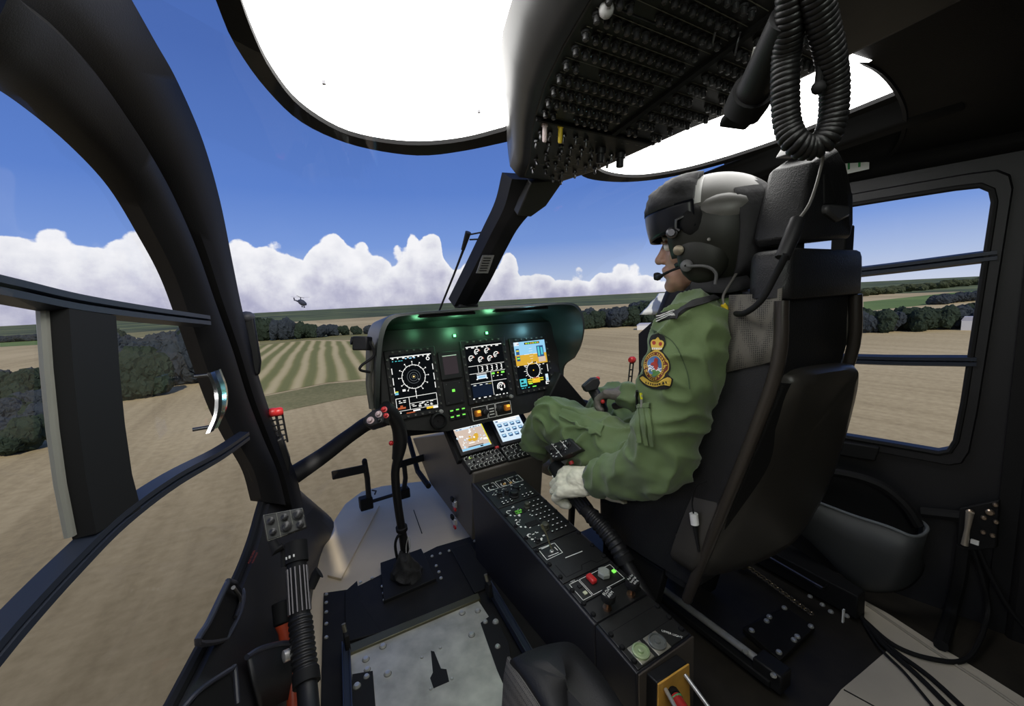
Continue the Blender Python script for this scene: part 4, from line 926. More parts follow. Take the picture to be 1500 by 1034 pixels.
# screws along the edges
n_ = 0; s0 = None
sc_ = MB(); sc_.lathe((0, 0, 0), CF.n, [(.0065, 0), (.0065, .003), (.005, .0055), (.002, .006)], 12)
for y in (.57, .605, .64, .70, .735, .78, .83, .88, .94, 1.0, 1.06, 1.12):
    for x in (X0+.006, X1-.006):
        p = CF.P(x, yy(y), .004)
        if s0 is None: s0 = sc_.build('panel_screw', RUB, cs); o = s0
        else: o = copy(s0, cs)
        o.location = p-ROOT[cs.name]
        if o is s0: s0.data.transform(Matrix.Translation(ROOT[cs.name]))
# rear gauges
for (a, b), r, m, nm in (((938, 958), .020, mat('green_gauge', (.42, .52, .30), .3, .4), 'jack_socket'), ((962, 944), .021, mat('grey_gauge', (.22, .23, .22), .25, .5), 'ashtray_cap')):
    x, y = cc(a, b); mb = MB(); mb.box(CF.P(x, y, .005), (r*2.0, r*2.2, .003), CF.u, CF.v, CF.n); g = mb.build('gauge_plate', mat(nm+'_plate', (.38, .36, .30), .4, .6), u1, bevel=.003)
    mb = MB(); mb.lathe(CF.P(x, y, .006), CF.n, [(r*.98, 0), (r*.98, .005), (r*.8, .006), (r*.75, .003), (r*.35, .003), (r*.3, .007), (.001, .008)], 24); plabel(mb.build(nm, m, u1), 'greenish round socket' if r < .0205 else 'grey round cap')
mb = MB(); put_text(mb, CF, 'UPPER LIGHT', *cc(984, 931), .0055, .0046, R(-52)); mb.build('lettering', IVORY, u1, smooth=False)
mb = MB(); fline(mb, CF, (X0+.01, yy(.60)), (X1-.01, yy(.60)), .0012, .0043); fline(mb, CF, (X0+.01, yy(.645)), (X1-.01, yy(.645)), .0012, .0043); mb.build('panel_gap', RUB, u1, smooth=False)
# pull knobs on copper stems
for (a, b), txt, nm in (((889, 893), ('FLOAT', 'ARM'), 'float_arm_knob'), ((924, 873), ('Pull for', 'heating/', 'defog'), 'heating_knob')):
    x, y = cc(a, b); o = MB(); o.lathe(CF.P(x, y, .003), CF.n, [(.011, 0), (.011, .006), (.0045, .007), (.0045, .03), (.006, .031)], 14); st = o.build('pull_stem', BRASS, cs)
    o = MB(); o.lathe(CF.P(x, y, .03), CF.n, [(.012, 0), (.0175, .003), (.018, .018), (.0165, .021), (.001, .022)], 20); kb = o.build('pull_knob', BLK, st); plabel(kb, 'black knob lettered '+' '.join(txt))
    o = MB(); f2 = Fr(CF.P(x, y, .0525), V((.9, -.42, 0)), V((.42, .9, 0)))
    f2 = Fr(CF.P(x, y, .0522), CF.u*.88-CF.v*.0+CF.u*.0, CF.v)
    for i, tt in enumerate(txt): put_text(o, f2, tt, 0, .0055-.011*i if len(txt) == 2 else .0088-.0088*i, .0078 if len(txt) == 2 else .0058, .0003, R(18))
    o.build('lettering', IVORY, kb, smooth=False)
# float unit: framed fields, red guard, grey knob, lit keys
mb = MB()
def rbox(a0, b0, a1, b1, F=CF, w=.0014, z=.0046):
    for p, q in (((a0, b0), (a1, b0)), ((a1, b0), (a1, b1)), ((a1, b1), (a0, b1)), ((a0, b1), (a0, b0))): fline(mb, F, p, q, w, z)
rbox(X0+.012, fy2(.688), X0+.042, fy2(.745)); rbox(X0+.046, fy2(.688), X1-.012, fy2(.745)); put_text(mb, CF, 'TEST', X0+.027, fy2(.749), .005, .0046); mb.build('engraving', IVORY, u2, smooth=False)
x, y = cc(866, 852); mb = MB(); mb.box(CF.P(x, y, .010), (.018, .030, .014), CF.u, CF.v, CF.n); plabel(mb.build('red_guard', REDG, u2, bevel=.005, seg=3), 'red switch guard')
x, y = cc(884, 845); mb = MB(); mb.lathe(CF.P(x, y, .004), CF.n, [(.014, 0), (.018, .004), (.018, .014), (.014, .018), (.001, .018)], 6); plabel(mb.build('selector_knob', mat('grey_knob', (.34, .36, .32), .35), u2, 20), 'pale grey selector knob')
for (a, b), m in (((857, 871), mat('pale_key', (.65, .66, .45), .4)), ((849, 861), BLK), ((899, 839), E_G)):
    x, y = cc(a, b); mb = MB(); mb.box(CF.P(x, y, .006), (.010, .010, .004), CF.u, CF.v, CF.n); mb.build('push_key', m, u2, bevel=.001)
# stowage lid
mb = MB(); 
pth = [(X0+.02, fy3(.80)), (X0+.02, fy3(.765)), (X0+.075, fy3(.765)), (X0+.085, fy3(.775)), (X0+.12, fy3(.775)), (X0+.13, fy3(.765)), (X1-.015, fy3(.765))]
for p, q in zip(pth, pth[1:]): fline(mb, CF, p, q, .0022, .0045)
mb.build('lid_groove', RUB, u3, smooth=False)
mb = MB(); fline(mb, CF, cc(828, 819), cc(853, 809), .0024, .0046)
q = [cc(*k) for k in ((788, 806), (812, 797), (824, 811), (801, 822))]
for a, b in zip(q, q[1:]+q[:1]): fline(mb, CF, a, b, .0016, .0046)
fline(mb, CF, cc(793, 806), cc(804, 801), .0030, .0046); fline(mb, CF, cc(803, 817), cc(818, 811), .0024, .0046); fline(mb, CF, cc(812, 803), cc(817, 808), .0024, .0046); mb.build('engraving', IVORY, u3, smooth=False)
p = CF.P(*cc(808, 810), .004); mb = MB(); mb.lathe(p, CF.n, [(.006, 0), (.006, .004), (.003, .005), (.002, .01)], 10); lv = mb.build('lever_seat', STEEL, u3)
mb = MB(); mb.tube([p+CF.n*.008, p+V((-.004, .02, .05)), p+V((-.012, .03, .075))], [.0022, .002, .0045], 8); mb.build('trim_lever', mat('olive_metal', (.25, .24, .14), .35, .7), lv)
# radio units: keys, knobs, tiny readouts
rk = random.Random(11)
def keys(u, a0, a1, b0, b1, na, nb, w=.009, h=.006):
    yy = fy4 if u is u4 else fy5
    mb = MB(); lb = MB()
    for i in range(na):
        for j in range(nb):
            a = a0+(a1-a0)*(i+.5)/na; b = yy(b0)+(yy(b1)-yy(b0))*(j+.5)/nb
            if i+j == 0: mb.box(CF.P(a, b, .006), (w, h, .004), CF.u, CF.v, CF.n); k0 = mb.build('radio_key', BLK, u, bevel=.0008); p0 = CF.P(a, b)
            else: copy(k0, u, CF.P(a, b)-p0)
            frect(lb, CF, a-w*.4, b-h*.28, a-w*.4+w*rk.uniform(.4, .8), b+h*.28, .0084)
    lb.build('key_legends', IVORY, u, smooth=False)
keys(u4, X0+.085, X1-.014, .872, 1.012, 4, 8); keys(u5, X0+.105, X1-.014, 1.03, 1.06, 3, 2)
keys(u5, X0+.02, X0+.07, 1.03, 1.055, 3, 2)
lb = MB()
for y, n2 in ((.885, 1), (.935, 1), (.985, 1)):
    fring(lb, CF, X0+.022, fy4(y+.012), .006, .0085, .0046, .5, 4.5, 14)
    for k in range(3): frect(lb, CF, X0+.016+.012*k, fy4(y-.004-.006*k), X0+.022+.012*k, fy4(y+.001-.006*k), .0046)
    frect(lb, CF, X0+.040, fy4(y-.012), X0+.050, fy4(y-.008), .0046); frect(lb, CF, X0+.056, fy4(y-.006), X0+.064, fy4(y-.002), .0046)
for k in range(26): a = X0+.012+.075*rk.random(); b = fy4(.868+.145*rk.random()); frect(lb, CF, a, b, a+.007*rk.random()+.003, b+.003, .0046)
lb.build('engraving', IVORY, u4, smooth=False)
for (x, y, w) in ((X0+.052, .985, .042), (X0+.060, .93, .046)):
    mb = MB(); mb.box(CF.P(x, fy4(y), .0045), (w, .022, .003), CF.u, CF.v, CF.n); rd = mb.build('readout', RUB, u4, bevel=.001)
    if y > .95:
        mb = MB(); f2 = Fr(CF.P(x, fy4(y), .006), CF.u, CF.v); put_text(mb, f2, '123.45', 0, .004, .007, .0003); put_text(mb, f2, '118.00', -.004, -.006, .006, .0003); mb.build('digits', E_G, rd, smooth=False)
for u, x, y, r, h in ((u4, X0+.090, .992, .010, .018), (u4, X0+.082, .900, .012, .020), (u4, X0+.030, .872, .008, .012), (u5, X0+.085, 1.068, .016, .020), (u5, X0+.040, 1.10, .009, .014), (u5, X0+.068, 1.10, .008, .014), (u5, X0+.11, 1.105, .013, .016), (u5, X0+.05, 1.125, .006, .01)):
    mb = MB(); fknob(mb, CF, x, (fy4 if u is u4 else fy5)(y), r, h, .004); mb.build('rotary_knob', mat('olive_knob', (.05, .05, .035), .45) if r == .010 or r == .012 else BLK, u)
lb = MB(); mb = lb
for k in range(3): rbox(X0+.012+.054*k, fy5(1.15), X0+.058+.054*k, fy5(1.20)); fring(lb, CF, X0+.036+.052*k, fy5(1.165), .010, .0125, .0046, .4, 5.2, 16)
for k in range(30): a = X0+.015+.14*rk.random(); b = fy5(1.075+.065*rk.random()); frect(lb, CF, a, b, a+.006*rk.random()+.003, b+.0025, .0046)
lb.build('engraving', IVORY, u5, smooth=False)
for k in range(3):
    mb = MB(); fknob(mb, CF, X0+.036+.052*k, fy5(1.18), .006, .012, .004); mb.build('rotary_knob', BLK, u5)
for a, b in ((739, 711), (748, 709)):
    mb = MB(); x, y = cc(a, b); mb.box(CF.P(x, y, .006), (.010, .006, .004), CF.u, CF.v, CF.n); mb.build('amber_key', mat('amber_key', (.6, .36, .12), .4), u5)
# cross head: two audio panels side by side, and the two tilted touch displays
HP = V((.676, 1.335, .378)); HN = V((0, -.65, .76)).normalized()
def head(px4, name):
    p = [pp(a, b, HP, HN) for a, b in px4]; mb = MB(); mb.prism(p, HN*-.03); return mb.build(name, PANEL, cs, bevel=.003)
HF = Fr(HP, CF.u, V((0, .76, .65)))
for q, lab in ((((690, 690), (744, 674), (729, 656), (676, 670)), 'left'), (((746, 675), (800, 660), (782, 641), (732, 655)), 'right')):
    o = head(q, 'audio_panel'); c = [V(HF.px(*k)) for k in q]; mk = MB(); lb = MB(); kn = 0
    for r_ in range(3):
        for k in range(8):
            s, t_ = (k+.6)/8.4, (r_+.5)/3.1
            p = c[0].lerp(c[1], s).lerp(c[3].lerp(c[2], s), t_)
            if r_ == 1 and rk.random() < .45: frect(lb, HF, p.x-.004, p.y-.002, p.x+.003, p.y, .0008); continue
            if not kn: mk.lathe(HF.P(p.x, p.y, 0), HF.n, [(.0062, 0), (.0062, .003), (.0042, .004), (.004, .012), (.001, .0125)], 8); k0 = mk.build('volume_knob', BLK, o); p0 = HF.P(p.x, p.y); kn = 1
            else: copy(k0, o, HF.P(p.x, p.y)-p0)
            fring(lb, HF, p.x, p.y, .0066, .0078, .0006, .2, 4.4, 9); frect(lb, HF, p.x-.0008, p.y+.001, p.x+.0008, p.y+.0045, .0128)
    lb.build('engraving', IVORY, o, smooth=False)
mb = MB(); a = HF.px(727, 657); mb.box(HF.P(*a, .008), (.016, .010, .012), HF.u, HF.v, HF.n); mb.build('red_key', REDG, cs, bevel=.003)
mb = MB(); a = HF.px(689, 671); mb.box(HF.P(*a, .003), (.010, .008, .006), HF.u, HF.v, HF.n); mb.build('lit_key', mat('lit_key_face', srgb(190, 220, 120), .4, emit=.6), cs, bevel=.001)
DFr = HF
screen((662, 630), (703, 622), (719, 652), (678, 665), 3, 'touch_display', cs, DFr, 'tilted touch display with a tan map', .012, False)
screen((718, 618), (757, 610), (776, 640), (738, 649), 4, 'touch_display', cs, DFr, 'tilted touch display with rows of blue tiles', .012, False)
q = [DFr.px(*k) for k in ((650, 622), (764, 598), (790, 642), (672, 674))]
mb = MB(); mb.prism([DFr.P(*p, -.006) for p in q], DFr.n*-.03); mb.build('display_mount', RUB, cs, bevel=.004)
# ------------------------------------------------------------------ left floor: deck plate, boot, rails, metal plate
FZ = .006
def fpoly(name, px, z, th, m, parent=None, bevel=0):
    mb = MB(); mb.prism([pz(a, b, z) for a, b in px], (0, 0, -th)); return mb.build(name, m, parent, bevel=bevel)
dk = thing('floor_deck_plate', 'black riveted floor plate ahead of the bare metal plate', 'floor plate', pz(590, 890, 0))
fpoly('plate', ((474, 868), (516, 862), (560, 840), (640, 800), (692, 785), (720, 812), (840, 1000), (800, 1100), (468, 1100)), FZ, .014, MATT, dk, .002)
fpoly('mat_pad', ((505, 866), (523, 850), (527, 880), (560, 925), (506, 940)), FZ+.008, .008, RUB, dk, .002)
fpoly('mat_pad', ((660, 803), (688, 795), (715, 838), (710, 862), (695, 868)), FZ+.008, .008, RUB, dk, .002)
BOLT = mat('bolt_grey', (.55, .55, .52), .3, .6)
bl = MB(); bl.lathe((0, 0, 0), (0, 0, 1), [(.006, 0), (.006, .002), (.0045, .0045), (.001, .005)], 10)
b0 = None
def bolt(par, p, s=1.0):
    global b0
    if b0 is None: o = b0 = bl.build('bolt', BOLT, None); o.parent = par; ROOT[o.name] = ROOT[par.name]
    else: o = copy(b0, par)
    o.location = V(p)-ROOT[par.name]; o.scale = (s, s, s); return o
for q in ((478, 871), (478, 883), (478, 897), (478, 914), (478, 934), (528, 853), (545, 847), (658, 807), (645, 811), (695, 793), (701, 803), (708, 812), (716, 823), (727, 834), (633, 815), (639, 829), (643, 838), (646, 847)): bolt(dk, pz(*q, FZ))
# metal plate with a keyhole slot
mp = thing('metal_floor_plate', 'bare scratched metal plate with a black keyhole slot in the left floor', 'metal plate', pz(615, 965, .02))
BOLT_SHADE = mat('shadow_ring_dark', (.10, .10, .09), .5)
fpoly('plate', ((512, 958), (700, 878), (724, 915), (760, 1010), (770, 1100), (512, 1100)), .022, .014, ALU, mp, .001)
fpoly('keyhole', ((631, 953), (636, 954), (646, 979), (654, 980), (658, 998), (635, 1008), (630, 993), (634, 985)), .0226, .002, RUB, mp)
fpoly('corner_bracket', ((704, 912), (722, 898), (745, 940), (752, 990), (742, 1012), (728, 980)), .026, .004, RUB, mp, .001)
fpoly('corner_bracket', ((516, 987), (546, 982), (552, 1060), (514, 1060)), .026, .004, RUB, mp, .001)
fpoly('lip', ((508, 945), (700, 868), (704, 876), (510, 958)), .030, .02, mat('lip_olive', (.09, .085, .05), .4, .5), mp, .002)
for q, s in (((561, 947), 1), ((536, 966), 1), ((538, 981), .9), ((568, 987), 1), ((677, 898), 1), ((700, 895), .9), ((691, 930), 1), ((618, 963), .4), ((645, 949), .4), ((662, 994), .4), ((631, 1009), .4), ((711, 911), .8), ((726, 911), 1), ((729, 947), .8), ((523, 1005), 1), ((537, 991), .8)):
    bolt(mp, pz(*q, .0225 if q not in ((711, 911), (726, 911), (729, 947), (523, 1005), (537, 991)) else .0265), s*1.45)
    mb = MB(); mb.lathe(pz(*q, .0222 if q not in ((711, 911), (726, 911), (729, 947), (523, 1005), (537, 991)) else .0262), (0, 0, 1), [(.0105*s, 0), (.0105*s, .0007), (.001, .0007)], 14); mb.build('shadow_ring', BOLT_SHADE, mp)  # dark disc painting a shadow ring around each bolt
# seat rails beside it
def seat_rail(name, label, a, b, z, w, m, latch):
    p, q = pz(*a, z), pz(*b, z); t = thing(name, label, 'rail', (p+q)/2); d = (q-p).normalized()
    mb = MB(); mb.box((p+q)/2, ((q-p).length, w, .022), d, V((0, 0, 1)).cross(d)); mb.build('channel', m, t, bevel=.003)
    mb = MB(); s = V((0, 0, 1)).cross(d)
    for k in (-1, 1): mb.box((p+q)/2+s*k*w*.42+V((0, 0, .013)), ((q-p).length, w*.16, .008), d, s)
    mb.build('edge', DSTEEL, t, bevel=.001)
    mb = MB(); c = pz(*latch, z+.03); mb.box(c, (.014, .03, .05)); mb.build('latch', RUB, t, bevel=.003)
    mb = MB(); mb.tube([c+V((0, 0, .01)), c+V((-.003, .012, .045))], [.005, .006], 8); mb.build('latch_lever', mat('latch_metal', (.42, .40, .32), .3, .9), t)
    return t
seat_rail('seat_rail', 'blue grey seat rail between the metal plate and the centre console', (716, 858), (790, 985), .03, .022, BLUEM, (716, 862))
seat_rail('seat_rail', 'dark seat rail along the left edge of the metal plate', (507, 945), (512, 1090), .03, .022, BLUEM, (508, 938))
# boot and cyclic stick of the left seat
t = thing('cyclic_stick', 'tall curved black cyclic stick rising from the boot on the left floor', 'control stick', pz(597, 838, 0))
CY = t
fpoly('boot_plate', ((557, 824), (617, 803), (639, 847), (562, 880)), FZ+.012, .014, RUB, t, .002)
for q in ((560, 859), (562, 869), (563, 879), (587, 870), (606, 862), (625, 854)): bolt(t, pz(*q, FZ+.004), .9)
mb = MB(); c = pz(597, 842, .02); rows = []
for k in range(7):
    s = [(.055, 0), (.053, .018), (.046, .024), (.044, .04), (.034, .05), (.026, .07), (.021, .085)][k]
    rows.append([c+V((math.cos(a)*s[0]*(1+.16*math.sin(5*a+k)), math.sin(a)*s[0]*(1+.14*math.cos(4*a+2*k)), s[1]-.01*math.sin(3*a+k)*(k > 0)+(-.0)))+V((-.012, -.01, 0))*k/6 for a in [2*math.pi*j/28 for j in range(28)]])
mb.rings(rows); mb.build('boot', mat('boot_fabric', (.012, .012, .012), .8, bump=.6, bscale=120), t, 80)
st = spline([py(596, 828, 1.44), py(591, 790, 1.43), py(583, 740, 1.40), py(579, 695, 1.36), py(583, 668, 1.33)], 6)
mb = MB(); mb.tube(st, [.016]*7+[.0145]*(len(st)-7), 14); mb.build('shaft', BLK, t)
mb = MB(); mb.lathe(st[8], st[9]-st[7], [(.017, -.008), (.021, -.006), (.021, .008), (.017, .010)], 16); mb.build('clamp', RUB, t)
gp = spline([py(582, 672, 1.335), py(585, 655, 1.32), py(586, 638, 1.30), py(582, 620, 1.285), py(573, 605, 1.27), py(562, 597, 1.26)], 6)
rr = [.016, .020, .021, .020, .021, .023]; mb = MB(); mb.tube(gp, [rr[min(5, i//6)]+(rr[min(5, i//6+1)]-rr[min(5, i//6)])*(i % 6)/6 for i in range(len(gp))], 16, sx=1.15); mb.build('grip', BLK, t)
f = Fr(py(552, 612, 1.245), CR, CU*.85-_fw*-.4); mb = MB(); q = [(-.030, -.024), (-.012, -.034), (.030, -.020), (.036, .010), (.024, .026), (-.010, .018), (-.034, -.006)]; mb.prism([f.P(a, b, -.022) for a, b in q], f.n*.044); hd = mb.build('head', BLK, t, bevel=.006, seg=3)
for px_, py_, r, m, nm in ((563, 600, .007, REDG, 'red_button'), (566, 609, .006, REDG, 'red_button'), (555, 607, .008, mat('pink_grey', (.5, .38, .38), .4), 'hat_switch'), (543, 616, .0085, mat('pink_grey', (.5, .38, .38), .4), 'hat_switch'), (556, 616, .006, BLK, 'push_button')):
    c = pp(px_, py_, f.P(0, 0, .022), f.n); mb = MB(); mb.lathe(c, f.n, [(r*1.3, 0), (r*1.3, .003), (r*.8, .004), (r*.75, .012), (r*.3, .014)], 14); mb.build(nm, m, hd)
mb = MB(); c = py(573, 649, 1.30); mb.ball(c, .008); mb.build('trigger', REDG, t)
mb = MB(); mb.tube(spline([py(584, 828, 1.43), py(579, 800, 1.415), py(583, 785, 1.41), py(590, 782, 1.41)], 5), .005, 8); mb.build('wiring', RUB, t)
mb = MB(); mb.tube(spline([py(598, 786, 1.405), py(601, 800, 1.40), py(596, 815, 1.40), py(595, 800, 1.41), py(598, 786, 1.405)], 5), .0018, 6); mb.build('lock_wire', STEEL, t)
# pedals
t = thing('rudder_pedals', 'black foot pedal bars on arms above the pale nose floor', 'pedals', pz(570, 732, 0))
mb = MB(); mb.hexa([py(a, b, 1.93) for a, b in ((485, 690), (535, 680), (537, 692), (487, 703))], [py(a, b, 1.97) for a, b in ((485, 690), (535, 680), (537, 692), (487, 703))]); mb.build('pedal', BLK, t, bevel=.005)
mb = MB(); mb.hexa([py(a, b, 1.93) for a, b in ((583, 676), (624, 664), (625, 674), (584, 686))], [py(a, b, 1.97) for a, b in ((583, 676), (624, 664), (625, 674), (584, 686))]); mb.build('pedal', BLK, t, bevel=.005)
mb = MB(); mb.tube([py(534, 676, 1.95), py(538, 700, 1.96), py(541, 738, 2.0)], .013, 10); mb.build('arm', BLK, t)
mb = MB(); mb.tube([py(592, 680, 1.95), py(594, 700, 1.96), py(591, 722, 2.0)], .012, 10); mb.build('arm', BLK, t)
mb = MB(); mb.tube([py(533, 738, 2.0), py(592, 720, 2.0)], .009, 10); mb.build('cross_rod', BLK, t)
mb = MB(); mb.box(py(536, 736, 2.0), (.06, .05, .06)); mb.build('pivot', RUB, t, bevel=.006)
mb = MB(); mb.box(py(592, 721, 2.0), (.05, .05, .05)); mb.build('pivot', RUB, t, bevel=.006)
mb = MB(); mb.ball(py(534, 675, 1.94), .012); mb.build('stop_ball', RUB, t)
mb = MB(); mb.tube([py(549, 724, 1.98), py(551, 719, 1.97), py(545, 718, 1.97)], .004, 6); mb.build('wing_nut', DSTEEL, t)
# collective lever of the left seat
def collective(name, label, path, headq, parts):
    t = thing(name, label, 'control lever', path[0])
    P = spline(path, 10); n = len(P)
    def seg(a, b, r, m, nm, rib=0, nn=16):
        i0, i1 = int(a*(n-1)), int(b*(n-1)); Q = resamp(P[i0:i1+1], max(4, int((i1-i0)*4) if rib else 6))
        mb = MB(); mb.tube(Q, [r*(1+(.10 if rib and i % 4 < 2 else 0)) for i in range(len(Q))], nn); return mb.build(nm, m, t, 30)
    seg(0, .36, .020, BLK, 'tube'); seg(.34, .39, .027, RUB, 'collar'); seg(.39, .63, .0235, BLK, 'ribbed_grip', 1); seg(.63, .645, .0225, BRASS, 'ring')
    o = seg(.645, .90, .022, RUB, 'fluted_grip', 0, 14)
    d = (P[-1]-P[-4]).normalized(); u = d.orthogonal().normalized(); w = d.cross(u); fl = MB(); a, b = P[int(.66*(n-1))], P[int(.89*(n-1))]
    for k in range(14):
        t_ = 2*math.pi*k/14; e = u*math.cos(t_)*.0225+w*math.sin(t_)*.0225; fl.tube([a+e, b+e], .0028, 6)
    fl.build('flutes', mat('flute_dark', (.035, .034, .038), .3, .6), o)
    seg(.90, 1, .027, RUB, 'twist_collar')
    mb = MB(); i = int(.93*(n-1))
    for k in range(5):
        t_ = 2.2+k*.35; e = (u*math.cos(t_)+w*math.sin(t_))*.0275; mb.box(P[i]+e, (.006, .003, .004), d, e.normalized().cross(d))
    mb.build('throttle_marks', IVORY, t, smooth=False)
    return t, P
cl, P = collective('collective_lever', 'black ribbed collective lever with a switch box beside the left door', [py(455, 1120, .74), py(452, 1030, .86), py(443, 940, .96), py(437, 870, 1.04), py(433, 795, 1.12)], None, None)
hq = [py(384, 754, 1.13), py(444, 743, 1.13), py(451, 773, 1.10), py(391, 794, 1.10)]
nrm = (hq[1]-hq[0]).cross(hq[3]-hq[0]).normalized()
if nrm.dot(EYE-hq[0]) < 0: nrm = -nrm
mb = MB(); mb.prism(hq, nrm*-.045); hb = mb.build('switch_box', PANEL, cl, bevel=.004)
lb = MB(); fh = Fr(sum(hq, V())/4, hq[1]-hq[0], hq[0]-hq[3])
if fh.n.dot(nrm) < 0: fh = Fr(fh.o, -fh.u, fh.v)
qa = [V(fh.ab(p)) for p in hq]
for s in (.333, .666): fline(lb, fh, qa[0].lerp(qa[1], s), qa[3].lerp(qa[2], s), .0012, .0006)
for a, b in ((0, 1), (1, 2), (2, 3), (3, 0)): fline(lb, fh, qa[a]*.94, qa[b]*.94, .0010, .0006)
lb.build('engraving', DIMW, hb, smooth=False)
for s, tt, r in ((.17, .3, .009), (.17, .72, .009), (.5, .28, .009), (.5, .68, .013), (.83, .3, .013), (.83, .75, .010)):
    p = qa[0].lerp(qa[1], s).lerp(qa[3].lerp(qa[2], s), tt); mb = MB(); mb.lathe(fh.P(p.x, p.y), fh.n, [(r, 0), (r, .004), (r*.7, .005), (r*.65, .013), (r*.3, .015)], 14); mb.build('switch', mat('switch_black', (.03, .03, .03), .3), hb)
mb = MB(); mb.tube([py(398, 792, 1.08), py(404, 806, 1.07), py(415, 800, 1.07)], [.010, .014, .008], 10); mb.build('trigger', RUB, hb)
mb = MB(); mb.tube([py(414, 800, 1.08), py(415, 830, 1.06)], .005, 8); mb.build('pin', RUB, cl)
mb = MB(); mb.tube([py(455, 862, 1.04), py(463, 842, 1.05), py(468, 838, 1.05)], [.010, .012, .016], 10); mb.build('friction_knob', RUB, cl)
mb = MB(); mb.lathe(py(424, 958, .96), (-1, -.3, .2), [(.012, 0), (.012, .012), (.006, .014)], 12); mb.build('bolt_head', STEEL, cl)
mb = MB(); f2 = Fr(py(449, 972, .925)+(EYE-py(449, 972, .925)).normalized()*.022, CR, CU); put_text(mb, f2, '2', 0, 0, .010, 0, .3); mb.build('number', IVORY, cl, smooth=False)
# red-knobbed lever quadrants at both windscreen posts
def quadrant(label, k1, base, f=lambda p: p, y=1.46):
    t = thing('lever_quadrant', label, 'lever', f(py(*base, y)))
    for a, b in k1:
        top = py(a, b, y); bt = py(*base, y)+V(((a-k1[0][0])*.0016, 0, 0)); mb = MB()
        d = (bt-top).normalized(); s = V((0, 1, 0)).cross(d).normalized()
        for e in (-.009, .009): mb.tube([f(top+d*.01+s*e), f(bt+s*e)], .0032, 6)
        for k in range(6): p = top.lerp(bt, (k+.5)/6); mb.tube([f(p-s*.009), f(p+s*.009)], .003, 6)
        mb.build('lever', BLK, t)
        mb = MB(); mb.tube([f(top-V((.013, 0, 0))), f(top-V((.007, 0, 0))), f(top+V((.007, 0, 0))), f(top+V((.013, 0, 0)))], [.010, .014, .014, .010], 12); mb.build('knob', REDG, t)
    return t
q1 = quadrant('pair of levers with red knobs on the left windscreen post', ((399, 604), (408, 603)), (409, 650))
mb = MB(); mb.prism([py(a, b, 1.45) for a, b in ((398, 648), (414, 640), (426, 676), (424, 705), (404, 700))], (.0, .06, 0)); mb.build('housing', BLK, q1, bevel=.006)
q2 = quadrant('single perforated lever with a red knob beyond the pilot arm', ((926, 527),), (920, 585), lambda p: p, 1.18)
mb = MB(); mb.box(py(925, 600, 1.18), (.10, .06, .06)); mb.build('housing', RUB, q2, bevel=.01)
t = thing('pillar_handle_box', 'flat black box with a thin rod on the left windscreen post', 'handle', py(365, 500, 1.40))
mb = MB(); mb.prism([py(a, b, 1.40) for a, b in ((352, 462), (372, 463), (383, 530), (381, 548), (374, 552), (360, 520))], (0, .03, 0)); mb.build('box', BLK, t, bevel=.006)
mb = MB(); mb.ball(py(361, 464, 1.41), (.022, .02, .016)); mb.build('cap', mat('cap_grey', (.10, .10, .11), .5), t)
mb = MB(); mb.tube([py(376, 552, 1.42), py(388, 605, 1.44), py(402, 650, 1.45)], .0045, 8); mb.build('rod', BLK, t)
mb = MB(); mb.ball(py(386, 603, 1.435), .008); mb.build('rod_clip', RUB, t)
# door lining: handle recess, pocket, torch, red marking
dbv = BVHTree.FromPolygons([v.co.copy() for v in d1.data.vertices], [tuple(p.vertices) for p in d1.data.polygons])
def dpt(a, b, o=0):
    h = dbv.ray_cast(EYE, ray(a, b).normalized()); p = h[0] if h[0] is not None else pp(a, b, (-.105, 1.2, .2), (1, -.236, -.12))
    return p+V((1, -.3, .15)).normalized()*o
rc = spline([dpt(*q) for q in ((334, 851), (346, 855), (356, 868), (352, 895), (335, 930), (325, 938), (290, 941), (305, 912), (325, 870), (334, 851))], 4)
t = thing('door_grab_recess', 'long recessed grab handle in the lower left door lining', 'handle', sum(rc, V())/len(rc))
mb = MB(); mb.tube(rc[:-1], .0055, 8, closed=True); mb.build('rim', mat('lining_blue', (.028, .030, .042), .4), t)
mb = MB(); mb.prism([p+V((.001, 0, 0)) for p in rc[:-1]], (-.004, 0, 0)); mb.build('recess', RUB, t)
mb = MB(); mb.tube(spline([dpt(337, 862, .006), dpt(343, 880, .012), dpt(340, 905, .006)], 4), .004, 8); mb.build('grip', DSTEEL, t)
t = thing('door_pocket', 'open map pocket at the foot of the left door', 'pocket', dpt(385, 990, .02))
a = [dpt(346, 968, .02), dpt(362, 957, .03), dpt(383, 955, .055), dpt(392, 968, .06), dpt(402, 1040, .05), dpt(404, 1100, .045)]
mb = MB(); mb.tube(spline(a, 4), .006, 8); mb.build('rim', mat('lining_blue', (.028, .030, .042), .4), t)
mb = MB(); mb.grid([spline(a, 4), [p+V((.012, -.03, -.12)) for p in spline(a, 4)]]); mb.build('front', DOORM, t, solid=.006)
mb = MB(); mb.tube(spline([dpt(262, 1040, .005), dpt(285, 1012, .012), dpt(325, 985, .016), dpt(331, 985, .016), dpt(338, 1034, .012)], 5), .0045, 8); mb.build('lower_rim', mat('lining_blue', (.028, .030, .042), .4), t)
mb = MB(); mb.poly([dpt(266, 1050, .004), dpt(285, 1016, .010), dpt(325, 990, .014), dpt(338, 1050, .010)]); mb.build('recess', RUB, t)
t = thing('torch', 'red torch with a black head standing in the left door pocket', 'torch', dpt(395, 1000, .045))
tp = [dpt(380, 893, .055), dpt(384, 925, .05), dpt(385, 935, .05), dpt(398, 1005, .045), dpt(402, 1050, .04)]
mb = MB(); mb.tube([tp[0], tp[1]], [.026, .023], 20); mb.build('head', RUB, t, bevel=.002)
